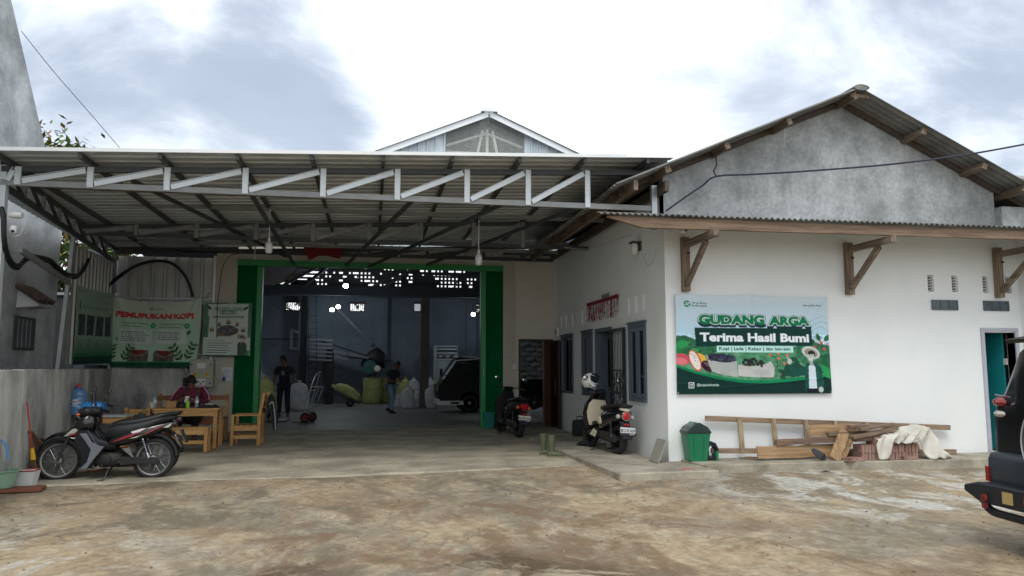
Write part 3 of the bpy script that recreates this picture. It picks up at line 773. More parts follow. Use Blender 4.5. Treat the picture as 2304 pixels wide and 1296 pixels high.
# ================================================================== AWNING
awn = thing('awning', 'large open steel awning with light trusses and ribbed roof before the warehouse', 'awning', (0, 13.5, 0))
def zr(x): return 4.235+.042*x           # underside of the roof sheet
def XL(y): return -4.62-.12*(y-10.3)
def make_awning():
    YA, YB = 9.85, 17.25
    g = MB(); corrugated(g, (-5.3, YA, zr(-5.3)), (-5.9, YB, zr(-5.9)), (4.15, YA, zr(4.15)), (4.15, YB, zr(4.15)), .235, .035, .004, 'trap')
    g.build('roof_sheet', m_sheet, awn, world=True)
    g = MB(); g.bar((-5.3, YA-.012, zr(-5.3)+.02), (3.45, YA-.012, zr(3.45)+.01), .02, .045); g.build('roof_trim', m_sheetw, awn, world=True)
    # purlins run front to back
    for k in range(10):
        x = -4.5+k*.92; g = MB(); g.bar((x, YA+.03, zr(x)-.04), (x-.25*(x < -4), YB-.02, zr(x)-.04), .045, .07); g.build('purlin', m_dsteel, awn, world=True)
    # trusses run left to right
    def truss(Y, x0, x1, zt, zb, xs, mv, md, mc, first, dirn=1):
        g = MB(); g.bar((x0, Y, zb), (x1, Y, zb), .05, .075); t = g.build('truss', mc, awn, world=True)
        g = MB(); g.bar((x0, Y, zt(x0)), (x1, Y, zt(x1)), .05, .075); g.build('top_chord', m_dsteel, t, world=True)
        pv = x0+.03
        for i, x in enumerate(xs):
            g = MB(); g.box((x, Y-.03, (zb+zt(x))/2), (.075, .025, zt(x)-zb+.05)); g.b(x-.038, x-.034, Y-.05, Y-.0425, zb, zt(x)); g.b(x+.034, x+.038, Y-.05, Y-.0425, zb, zt(x)); g.build('web', mv, t, world=True)
            g = MB(); g.bar((pv+.055, Y-.035, zb+.02), (x-.055, Y-.035, zt(x)-.03), .03, .066)
            g.bar((pv+.055, Y-.05, zb+.02+.042), (x-.055, Y-.05, zt(x)-.03+.042), .03, .006)
            g.build('diagonal', md, t, world=True); pv = x
        return t
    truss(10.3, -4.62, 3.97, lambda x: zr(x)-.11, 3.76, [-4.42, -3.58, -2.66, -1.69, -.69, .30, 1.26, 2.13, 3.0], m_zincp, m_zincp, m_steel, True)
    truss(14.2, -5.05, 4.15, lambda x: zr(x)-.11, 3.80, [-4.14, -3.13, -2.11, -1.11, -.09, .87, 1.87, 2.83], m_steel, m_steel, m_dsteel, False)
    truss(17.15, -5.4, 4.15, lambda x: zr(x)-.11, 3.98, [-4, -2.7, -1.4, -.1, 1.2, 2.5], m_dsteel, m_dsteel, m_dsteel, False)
    # plain beams between the trusses
    for (Y, z, m_, h) in ((11.6, 4.03, m_woodx, .075), (12.9, 4.08, m_steel, .07), (15.3, 4.04, m_steel, .06), (16.2, 4.0, m_steel, .06)):
        g = MB(); g.bar((XL(Y), Y, z), (4.15, Y, z+.02), .05, h); g.build('beam', m_, awn, world=True)
    # long diagonal braces in the ceiling
    for (a, b_) in (((-3.1, 10.35, 3.86), (-1.9, 17.1, 3.9)), ((-1.62, 10.35, 3.74), (-1.72, 17.1, 3.72)), ((.5, 10.35, 3.74), (-.6, 17.1, 3.74)), ((1.75, 10.35, 3.74), (-.1, 17.1, 3.72)), ((3.0, 10.4, 3.8), (1.2, 17.1, 3.8))):
        g = MB(); g.bar(a, b_, .05, .05); g.build('brace', m_dsteel, awn, world=True)
    # side truss down the left edge
    a0, a1 = Vector((-4.62, 10.32, 3.74)), Vector((-5.42, 17.2, 3.98)); b0, b1 = Vector((-4.62, 10.32, 4.0)), Vector((-5.42, 17.2, 4.3))
    a1.z = 3.72; b1.z = 3.98
    g = MB(); g.bar(a0, a1, .05, .075); t = g.build('truss', m_dsteel, awn, world=True)
    g = MB(); g.bar(b0, b1, .05, .06); g.build('top_chord', m_dsteel, t, world=True)
    n = 8
    for k in range(1, n):
        p = a0.lerp(a1, k/n); q = b0.lerp(b1, k/n); q2 = b0.lerp(b1, (k-.72)/n)
        g = MB(); g.bar(p, q, .05, .05); g.build('web', m_steel, t, world=True)
        g = MB(); g.bar(p, q2, .04, .04); g.build('diagonal', m_dsteel, t, world=True)
    # posts
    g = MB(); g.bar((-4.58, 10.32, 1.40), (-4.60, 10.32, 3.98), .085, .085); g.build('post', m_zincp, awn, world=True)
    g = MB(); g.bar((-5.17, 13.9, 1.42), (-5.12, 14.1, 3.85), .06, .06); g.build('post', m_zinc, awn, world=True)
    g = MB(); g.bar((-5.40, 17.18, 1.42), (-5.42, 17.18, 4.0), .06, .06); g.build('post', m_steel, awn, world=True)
    g = MB(); g.b(3.97, 4.05, 10.26, 10.34, 3.45, 4.1); g.build('post', m_zinc, awn, world=True)
    g = MB(); g.bar((-4.6, 10.9, 3.0), (-5.12, 14.0, 2.9), .05, .08); g.build('rail', m_steel, awn, world=True)
    # side gutter end, level with the chord, runs out of frame to the left
    g = MB(); g.bar((-4.75, 10.28, 3.76), (-6.4, 10.28, 3.80), .05, .075); g.build('beam', m_steel, awn, world=True)
make_awning()

# ================================================================== WAREHOUSE
wh = thing('warehouse', 'tall grey warehouse with a wide open green doorway and pale zinc gable', 'building', (2.6, 24, 0))
RX, RZ = 2.63, 7.52
def wz(x): return RZ-.43*abs(x-RX)
def make_wh():
    YW = 17.3
    g = MB(); g.b(-3.38, -2.93, YW, YW+.25, .05, 4.05); g.b(-2.93, 2.98, YW, YW+.2, 3.82, 4.2); g.b(2.98, 3.26, YW-.04, YW+.25, .05, 4.1)
    g.build('wall', m_beige, wh, world=True)
    g = MB(); wall_holes(g, 'x', 3.26, XO, .05, 4.1, YW, YW+.15, [(3.39, 4.14, .1, 2.09)]); g.build('wall', mat('cream_wall_paint', S(204,200,190), .85, var=.05), wh, world=True)
    # block wall low, tin above
    g = MB(); g.b(-5.42, -3.38, YW+.02, YW+.2, 0, 1.46); g.build('wall', m_low, wh, world=True)
    g = MB(); corrugated(g, (-5.4, YW+.08, 1.46), (-3.38, YW+.08, 1.46), (-5.4, YW+.08, 3.86), (-3.38, YW+.08, 3.86), .25, .035, .004, 'trap'); tn = g.build('tin_cladding', m_tin, wh, world=True)
    g = MB(); g.b(-5.38, -3.40, YW+.0, YW+.035, 2.82, 2.88); g.b(-5.38, -3.40, YW+.0, YW+.035, 2.93, 2.96); g.build('rail', m_zinc, tn, world=True)
    g = MB(); g.b(-3.44, -3.385, YW-.03, YW+.06, 1.5, 3.9); g.build('corner_trim', m_sheetw, tn, world=True)
    # side wall part that closes the bay on the left
    g = MB(); corrugated(g, (-5.44, 15.0, 1.52), (-5.44, YW, 1.52), (-5.44, 15.0, 3.72), (-5.44, YW, 3.72), .19, .035, .004, 'trap'); g.build('tin_cladding', m_tin, wh, world=True)
    # gable
    xs = [-5.2, RX, 10.4]
    def panel(x0, x1, y, m_, name):
        g = MB(); k = max(1, round((x1-x0)/.2)); w = (x1-x0)/k
        pr = []
        for i in range(k):
            for (f, h) in ((0, 0), (.7, 0), (.76, .03), (.94, .03)): pr.append((x0+(i+f)*w, h))
        pr.append((x1, 0)); n = len(pr)
        vs = [(x, y-h, 4.25) for x, h in pr]+[(x, y-h, wz(x)-.06) for x, h in pr]+[(x, y-h+.005, 4.25) for x, h in pr]+[(x, y-h+.005, wz(x)-.06) for x, h in pr]
        fs = []
        for i in range(n-1): fs += [(i, i+1, n+i+1, n+i), (2*n+i, 3*n+i, 3*n+i+1, 2*n+i+1)]
        g.add(vs, fs); return g.build(name, m_, wh, world=True)
    panel(-5.2, 1.62, YW+.1, m_clad, 'gable_cladding'); panel(3.52, 10.4, YW+.1, m_clad, 'gable_cladding')
    mtr = bpy.data.materials.new('clear_ribbed_panel'); mtr.use_nodes = True; b = mtr.node_tree.nodes['Principled BSDF']
    b.inputs['Base Color'].default_value = S(206,212,208)+(1,); b.inputs['Roughness'].default_value = .25; b.inputs['Alpha'].default_value = .2
    cl = panel(1.62, 3.52, YW+.1, mtr, 'clear_panel')
    mfr = mat('cream_steel_frame', S(214,212,202), .6, var=.05)
    g = MB()
    for (a, c) in (((1.64, wz(1.64)-.35), (RX, RZ-.42)), ((3.5, wz(3.5)-.35), (RX, RZ-.42))): g.bar((a[0], YW+.28, a[1]), (c[0], YW+.28, c[1]), .05, .05)
    for (a, c) in (((2.25, 5.9), (2.52, 7.15)), ((3.02, 5.9), (2.76, 7.15)), ((RX, 5.9), (RX, 7.2))): g.bar((a[0], YW+.24, a[1]), (c[0], YW+.24, c[1]), .06, .06)
    g.bar((1.5, YW+.3, 6.58), (3.6, YW+.3, 6.58), .05, .09); g.bar((1.5, YW+.3, 6.32), (3.6, YW+.3, 6.32), .05, .04)
    g.build('gable_frame', mfr, cl, world=True)
    for s_ in (-1, 1):
        g = MB(); x1 = RX+s_*8.0
        g.bar((RX, YW-.08, RZ-.05), (x1, YW-.08, wz(x1)-.05), .03, .13); g.build('barge_board', m_sheetw, wh, world=True)
        g = MB(); corrugated(g, (RX, YW-.14, RZ+.03), (RX, 31.2, RZ+.03), (x1, YW-.14, wz(x1)+.03), (x1, 31.2, wz(x1)+.03), .3, .03, .006, 'trap')
        g.build('roof', mat('warehouse_roof_sheet', S(96,92,98), .5, .3, var=.1), wh, world=True)
    g = MB(); g.add([(RX-.2, YW-.18, RZ-.02), (RX, YW-.18, RZ+.09), (RX+.2, YW-.18, RZ-.02), (RX-.2, 31.2, RZ-.02), (RX, 31.2, RZ+.09), (RX+.2, 31.2, RZ-.02)], [(0,1,4,3), (1,2,5,4), (0,3,5,2), (0,2,1), (3,4,5)])
    g.build('ridge_cap', m_sheetw, wh, world=True)
    # inside shell
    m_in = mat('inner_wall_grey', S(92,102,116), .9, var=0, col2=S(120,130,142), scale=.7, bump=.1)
    wins = []
    for (u0, u1, v0, v1) in ((643, 675, 680, 698), (788, 819, 683, 700), (933, 946, 683, 700), (1064, 1092, 685, 703)):
        a = atY(u0, v0, 31); c = atY(u1, v1, 31); wins.append((a.x, c.x, c.z, a.z))
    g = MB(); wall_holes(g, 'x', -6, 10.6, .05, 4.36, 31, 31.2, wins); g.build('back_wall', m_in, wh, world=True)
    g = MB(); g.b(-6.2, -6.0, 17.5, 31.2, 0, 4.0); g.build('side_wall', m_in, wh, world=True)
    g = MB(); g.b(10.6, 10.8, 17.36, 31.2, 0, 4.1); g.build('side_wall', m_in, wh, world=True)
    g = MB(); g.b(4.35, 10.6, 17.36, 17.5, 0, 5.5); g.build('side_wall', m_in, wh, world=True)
    for w_ in wins:
        g = MB()
        for k in range(8):
            x = w_[0]+(w_[1]-w_[0])*k/7; g.b(x-.012, x+.012, 31.08, 31.1, w_[2], w_[3])
        g.b(w_[0]-.05, w_[1]+.05, 30.95, 30.995, w_[3], w_[3]+.05); g.b(w_[0]-.05, w_[1]+.05, 30.95, 30.995, w_[2]-.05, w_[2]); g.build('window', mat('red_brown_frame', S(70,40,34), .7, var=.1), wh, world=True)
    # pilasters of the back wall
    for x in (-4.9, 4.0):
        g = MB(); g.b(x-.2, x+.2, 30.8, 31, .1, 4.3); g.build('pilaster', m_in, wh, world=True)
    a = atY(1055, 700, 31); g = MB(); x = atY(860, 700, 30.9).x; g.b(x-.22, x+.22, 30.8, 31, .1, 4.3); g.build('pilaster', m_in, wh, world=True)
    # breeze-block gable above the back wall: rows of openings, some closed
    rr = random.Random(4); g = MB(); c = .155; x0 = -5.4; nx = int(13.5/c)
    for k in range(12):
        z = 4.50+k*c
        g.b(x0, x0+nx*c, 31.0, 31.08, z-.042-.035, z)
        i = 0
        while i < nx:
            x = x0+i*c
            if z+c > wz(x)-.1: i += 1; continue
            dens = .52+.5*abs(math.sin((x*1.05-z*1.3)*1.15+.6))**1.5
            if x < -3.2: dens = 1
            if -.9 < (x+1.6*(z-4.5)) % 3.3-1.1 < -.1: dens = .04
            if rr.random() < dens*(.9 if x > -3.2 else 1): g.b(x, x+c, 31.01, 31.07, z, z+c-.042)
            else:
                g.b(x, x+(.088 if rr.random() < .8 else .005), 31.01, 31.07, z, z+c-.042)
            i += 1
    g.b(-6, 10.6, 30.96, 31.12, 6.3, 6.36)
    # solid sheet closing everything above the blocks
    g.prism([(-5.9, 6.36), (10.6, 6.36), (RX+1.1, wz(RX+1.1)), (RX, RZ), (RX-1.1, wz(RX-1.1))], 31.0, 31.08, 'xz')
    g.b(5.2, 10.6, 31.0, 31.08, 4.4, 6.3)
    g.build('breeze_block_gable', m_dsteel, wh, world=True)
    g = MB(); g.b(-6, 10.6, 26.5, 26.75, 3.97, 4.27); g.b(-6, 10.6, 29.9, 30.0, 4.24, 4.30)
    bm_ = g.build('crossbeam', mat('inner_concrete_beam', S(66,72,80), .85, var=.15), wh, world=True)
    g = MB(); g.b(1.66, 1.96, 26.5, 26.75, .1, 3.97); g.build('column', mat('inner_column', S(94,88,86), .85, var=.15), wh, world=True, bevel=.01)
    g = MB()
    for x in (-3, 0, 4.5):
        g.bar((x, 26.6, 4.3), (x+2.2, 26.6, 5.6), .08, .1); g.bar((x, 30.4, 4.4), (x+1.7, 26.7, 5.2), .08, .1)
    g.bar((-5, 29, 5.3), (6, 29, 5.0), .08, .1)
    g.build('roof_brace', m_dsteel, wh, world=True)
    # ---- green door: lintel box and folded leaves both sides
    g = MB(); g.b(-2.93, 2.98, YW-.07, YW+.05, 3.70, 3.83); g.build('door_head', m_green, wh, world=True)
    def leaf(x0, x1, lx, rx):
        g = MB(); n = 15; pr = []
        for i in range(n):
            x = x0+(x1-x0)*i/n; w = (x1-x0)/n; pr += [(x, YW-.035), (x+w*.5, YW+.02)]
        pr.append((x1, YW-.035)); k = len(pr)
        vs = [(a, b_, .12) for a, b_ in pr]+[(a, b_, 3.70) for a, b_ in pr]+[(a, b_+.03, .12) for a, b_ in pr]+[(a, b_+.03, 3.70) for a, b_ in pr]
        fs = []
        for i in range(k-1): fs += [(i, i+1, k+i+1, k+i), (2*k+i, 3*k+i, 3*k+i+1, 2*k+i+1)]
        g.add(vs, fs); d = g.build('folding_door', m_greend, wh, world=True)
        g = MB(); g.b(lx, rx, YW-.05, YW+.16, .11, 3.70); g.build('door_edge', m_green, d, world=True, bevel=.01)
        xm = (lx+rx)/2; g = MB(); g.tube([(xm, YW-.05, 1.28), (xm, YW-.10, 1.28), (xm, YW-.10, 1.46), (xm, YW-.05, 1.46)], .012, 6); g.build('handle', m_zinc, d, world=True)
    leaf(-2.93, -2.52, -2.52, -2.40); leaf(2.58, 2.98, 2.46, 2.58)
    # vent strip over the right of the door; white blocks paint in bright openings
    g = MB(); rr = random.Random(2)
    for k in range(9):
        x = 1.15+k*.2; g.b(x, x+.12, YW-.012, YW-.002, 3.99, 4.03); g.b(x+.02*rr.random(), x+.10, YW-.012, YW-.002, 4.06, 4.10)
    g.b(1.1, 2.95, YW-.015, YW-.002, 3.93, 3.955)
    g.build('vent_strip', m_plasw, wh, world=True)
    # doorway into the office yard: wooden leaf and steel leaf
    g = MB(); g.b(3.35, 3.39, YW-.02, YW+.17, .1, 2.13); g.b(4.14, 4.18, YW-.02, YW+.17, .1, 2.13); g.b(3.39, 4.14, YW-.02, YW+.17, 2.09, 2.13); g.build('door_frame', m_black, wh, world=True)
    g = MB(); g.bar((4.12, YW-.03, 1.11), (3.86, YW-.36, 1.11), .035, 1.95); d = g.build('door', m_brown, wh, world=True)
    g = MB(); dv = Vector((3.86-4.12, -.33, 0)); nv = Vector((-.33, .26, 0)).normalized()*-.02
    for (z0, z1) in ((.25, .75), (.85, 1.35), (1.45, 1.95)):
        for (f0, f1) in ((.12, .45), (.55, .88)):
            p = Vector((4.12, YW-.03, (z0+z1)/2)); a = p+dv*f0-nv*-1; b_ = p+dv*f1-nv*-1
            g.bar(a, b_, .012, z1-z0)
    g.build('door_panel', m_brown, d, world=True, bevel=.004)
    g = MB(); g.b(4.10, 4.135, 16.45, 17.20, .14, 2.08); g.b(4.085, 4.10, 16.45, 16.50, .14, 2.08); sd2 = g.build('door', m_black, wh, world=True)
    g = MB(); g.tube([(4.09, 16.5, 1.2), (4.03, 16.5, 1.2), (4.03, 16.5, .85), (4.09, 16.5, .85)], .01, 6); g.build('handle', m_dsteel, sd2, world=True)
make_wh()

# ================================================================== NEIGHBOUR ON THE LEFT
nb = thing('neighbour_building', 'tall bare grey concrete building at the left edge with a sloping roofline', 'building', (-9, 13, 0))
def make_nb():
    g = MB()
    X = -6.0
    pts = [(4.0, 0), (15.86, 0), (15.88, 3.84), (15.95, 4.3), (14.99, 5.41), (13.26, 7.52), (11.5, 9.7), (4.0, 9.7)]
    # window opening is a recess: build the wall as a prism and set frame + pane into a shallow box
    vs = [(X, y, z) for y, z in pts]+[(X-6, y, z) for y, z in pts]; n = len(pts)
    g.add(vs, [tuple(range(n)), tuple(range(n, 2*n))[::-1]]+[(i, i+n, (i+1) % n+n, (i+1) % n) for i in range(n)])
    g.build('wall', m_conc, nb, world=True)
    g = MB(); y0, y1, z0, z1 = 14.15, 14.95, 1.80, 2.30
    for (a, b_, c, d) in ((y0, y0+.05, z0, z1), (y1-.05, y1, z0, z1), (y0, y1, z1, z1+.04), (y0, y1, z0-.04, z0)): g.b(X+.001, X+.03, a, b_, c, d)
    w = g.build('window', m_dsteel, nb, world=True)
    g = MB(); g.b(X+.003, X+.010, y0+.05, y1-.05, z0, z1); g.build('pane', mat('dusty_grey_pane', S(84,92,98), .4, var=.15), w, world=True)
    g = MB()
    for k in range(1, 5): g.b(X+.012, X+.022, y0+.8*k/5-.008, y0+.8*k/5+.008, z0, z1)
    g.build('bar', m_steel, w, world=True)
    # small tiled canopy above the window
    g = MB(); ys = (14.25, 14.3); xo = X+.34
    g.prism([(X, 2.80), (xo, 2.55), (xo, 2.51), (X, 2.48)], 14.22, 14.75, 'xz'); cn = g.build('window_canopy', mat('white_board', S(186,190,194), .7, var=.08), nb, world=True)
    g = MB()
    for k in range(5):
        y = 14.16+k*.14
        for j in range(3):
            xa = X+j*.12; za = 2.86-j*.08
            g.tube([(xa, y, za), (xa+.15, y, za-.10)], .045, 8)
    g.build('roof_tiles', mat('dull_brown_tile', S(84,66,60), .85, var=.2, scale=9), cn, world=True, smooth=True)
make_nb()

def back_lot_wall():
    t = thing('lot_wall', 'plain grey wall seen through the gap beside the tin wall', 'wall', (-7.5, 18.6, 0))
    g = MB(); g.b(-9.5, -5.65, 18.6, 18.75, 0, 3.1); g.build('panel', mat('dark_mottled_render', S(58,60,60), .9, var=.25), t, world=True)  # dark grey base colour with uneven tone
    g = MB(); g.b(-9.5, -5.5, 18.55, 18.8, 3.1, 3.16); g.build('coping', m_conc, t, world=True)
back_lot_wall()
# low boundary wall in front of it
lw = thing('boundary_wall', 'low rendered concrete wall with a dusty mottled face along the left side', 'wall', (-4.6, 11, 0))
def make_lw():
    def xl(y): return -4.28-.12*(y-11.0)
    for (y0, y1, m_) in ((6.5, 10.25, m_low), (10.25, 13.6, m_low)):
        g = MB(); a, b_ = xl(y0), xl(y1)
        g.prism([(a, y0), (b_, y1), (b_-.14, y1), (a-.14, y0)], -.05, 1.42+(0.004 if y0 > 9 else 0), 'xy'); g.build('panel', m_, lw, world=True, bevel=.008)
    g = MB(); g.prism([(-4.62, 13.6), (-5.4, 13.75), (-5.4, 13.9), (-4.62, 13.75)], 0, 1.42, 'xy')
    g.prism([(-5.4, 13.9), (-5.4, 17.32), (-5.47, 17.32), (-5.47, 13.9)], 0, 1.44, 'xy'); g.build('panel', m_low, lw, world=True)
    g = MB(); g.b(-4.72, -4.58, 13.46, 13.6, 0, 1.424); g.build('pillar', m_low, lw, world=True)
make_lw()

# ================================================================== TREE, HOUSE BEHIND
def tree(loc, h, r, seed, label, n=2600):
    t = thing('tree', label, 'tree', loc)
    rr = random.Random(seed); g = MB()
    g.tube([(0, 0, 0), (.1, 0, h*.3), (-.05, .1, h*.6), (0, 0, h*.9)], [.2, .15, .1, .03], 8)
    tips = []
    for k in range(16):
        a = rr.uniform(0, 2*PI); z0 = h*rr.uniform(.35, .75); L = r*rr.uniform(.5, .95); z1 = min(h*.97, z0+h*rr.uniform(.08, .3))
        p = (math.cos(a)*L, math.sin(a)*L, z1); tips.append(Vector(p))
        g.tube([(0, 0, z0), (p[0]*.5, p[1]*.5, (z0+z1)/2+.1), p], [.07, .045, .015], 6)
    g.build('trunk', mat('bark', S(86,74,62), .95, var=.2, scale=8, bump=.4), t)
    tips += [Vector((0, 0, h*.95)), Vector((.3, 0, h*.85))]
    g1, g2 = MB(), MB()
    for i in range(n):
        c = rr.choice(tips); d = Vector((rr.gauss(0, 1), rr.gauss(0, 1), rr.gauss(0, .8))); d = d.normalized()*abs(rr.gauss(0, .42))
        c = c+d; s_ = rr.uniform(.07, .15); q = Matrix.Rotation(rr.uniform(0, 2*PI), 3, 'Z') @ Matrix.Rotation(rr.uniform(-1.1, 1.1), 3, 'X')
        (g1 if rr.random() < .72 else g2).add([c+q @ Vector(p) for p in ((-s_*.45, 0, 0), (0, -s_, 0), (s_*.45, 0, .01), (0, s_, 0))], [(0, 1, 2, 3)])
    cr = g1.build('crown', mat('dark_leaf', S(52,78,34), .6, var=0, col2=S(92,122,50), scale=1.2), t)
    g2.build('young_leaves', mat('bronze_leaf', S(136,128,62), .6, var=0, col2=S(150,104,62), scale=1.2), cr)
    return t
pt = atY(135, 325, 22); tree((pt.x-.15, 22, 0), pt.z+.06, 1.25, 3, 'bushy tree behind the grey building, its top showing above the awning', 3600)
for i, x in enumerate((-3.0, -.3, 4.4)): tree((x, 33.2, 0), 4.9, 1.3, 20+i, ('yellow green tree outside the back wall behind the left window', 'yellow green tree outside the back wall behind the second window', 'yellow green tree outside the back wall behind the right window')[i], 900)
tree((-7.2, 20.5, 0), 5.2, 1.5, 8, 'leafy green tree seen through the gap beside the tin wall', 3000)
def far_house():
    t = thing('tiled_house', 'house with an orange clay tile roof behind the office at the right edge', 'house', (16, 17, 0))
    g = MB(); g.b(12.9, 20, 15, 21, 0, 4.0); g.build('wall', m_conc, t, world=True)
    # roof slope faces the camera and rises to the right
    g = MB(); rr = random.Random(1)
    p = atY(2262, 370, 15)
    for i in range(26):
        for j in range(12):
            x = 12.4+i*.26; y = 14.2+j*.3; z = 4.0+j*.21
            zt = z+rr.uniform(0, .012)
            g.add([(x, y, zt), (x+.12, y, zt+.05), (x+.24, y, zt+.01), (x, y+.34, zt+.225), (x+.12, y+.34, zt+.27), (x+.24, y+.34, zt+.235), (x, y, zt-.03), (x+.24, y, zt-.03)], [(0,1,4,3), (1,2,5,4), (0,6,7,2,1)])
    rf = g.build('roof', m_tile, t, world=True)
    g = MB(); g.tube([(12.35, 14.1, 4.15), (12.35, 17.9, 6.75)], .11, 8); g.tube([(12.35, 17.9, 6.75), (19.5, 17.9, 6.75)], .12, 8); g.build('ridge_tile', m_conc, rf, world=True)
far_house()
# ================================================================== PRINTED BANNERS
m_print = print_mat('printed_vinyl', .5)
G1, G2, G3 = S(22,140,92), S(20,66,56), S(150,205,196)
def logo(c, x, y, r, col, bg):
    c.ell(x, y, r, r*.92, col); c.ell(x+r*.12, y+r*.05, r*.62, r*.30, bg, .5); c.ell(x+r*.12, y+r*.05, r*.40, r*.16, col, .5)
    c.line([(x-r*.95, y-r*.25), (x-r*.1, y-r*.05), (x+r*.5, y-r*.5)], r*.14, bg); c.line([(x+r*.95, y+r*.25), (x+r*.1, y+r*.15), (x-r*.5, y+r*.55)], r*.14, bg)
def farmer(c, x, y, s, shirt, tee, skin=S(200,180,165), hat=S(206,200,182), arm=True):
    """a generic man in a straw hat, cut off at the hip; (x,y) bottom centre, s height"""
    c.poly([(x-.16*s, y), (x-.17*s, y+.5*s), (x-.12*s, y+.60*s), (x+.10*s, y+.62*s), (x+.22*s, y+.52*s), (x+.27*s, y+.2*s), (x+.24*s, y), ], shirt)
    c.noise(x-.17*s, y, x+.27*s, y+.6*s, .03, .7)
    c.poly([(x-.08*s, y+.02*s), (x-.06*s, y+.55*s), (x+.03*s, y+.60*s), (x+.09*s, y+.52*s), (x+.11*s, y+.02*s)], tee)
    if arm:
        c.line([(x-.13*s, y+.50*s), (x-.36*s, y+.36*s), (x-.50*s, y+.58*s)], .12*s, shirt); c.ell(x-.50*s, y+.64*s, .05*s, .06*s, skin); c.line([(x-.50*s, y+.66*s), (x-.56*s, y+.74*s)], .025*s, skin)
        c.ell(x+.20*s, y+.05*s, .055*s, .06*s, skin)
    c.ell(x+.01*s, y+.83*s, .215*s, .125*s, hat, -.28); c.ell(x+.01*s, y+.82*s, .16*s, .085*s, S(150,146,130), -.28)
    c.poly([(x-.035*s, y+.56*s), (x+.045*s, y+.56*s), (x+.045*s, y+.70*s), (x-.03*s, y+.70*s)], tuple(v*.7 for v in skin))
    c.ell(x+.014*s, y+.785*s, .092*s, .09*s, S(44,38,38)); c.ell(x-.004*s, y+.745*s, .080*s, .105*s, skin); c.ell(x+.07*s, y+.745*s, .014*s, .024*s, skin)
    c.poly([(x-.065*s, y+.79*s), (x+.07*s, y+.80*s), (x+.07*s, y+.85*s), (x-.05*s, y+.86*s)], S(44,38,38))
    for e in (-.032, .022): c.ell(x+e*s, y+.765*s, .012*s, .006*s, S(40,34,32)); c.line([(x+(e-.016)*s, y+.783*s), (x+(e+.016)*s, y+.785*s)], .007*s, S(40,34,32))
    c.line([(x-.032*s, y+.702*s), (x-.005*s, y+.694*s), (x+.026*s, y+.704*s)], .012*s, S(244,240,236)); c.line([(x-.012*s, y+.755*s), (x-.016*s, y+.725*s)], .008*s, tuple(v*.7 for v in skin))
def coffee_branch(c, x, y, s, rot=1.4, n=5, berry=S(196,60,52), lf=S(30,92,52)):
    dx, dy = math.cos(rot), math.sin(rot)
    c.line([(x, y), (x+dx*s, y+dy*s)], .008, S(60,66,44))
    for k in range(n):
        t = (k+.6)/n; px, py = x+dx*s*t, y+dy*s*t
        for sg in (-1, 1):
            c.leaf(px, py, s*.34, s*.15, rot+sg*(.9+.15*(k % 2)), lf if (k+sg) % 2 else S(52,122,72))
        if berry: c.ell(px+.012*(-1)**k, py-.01, .018, .018, berry)
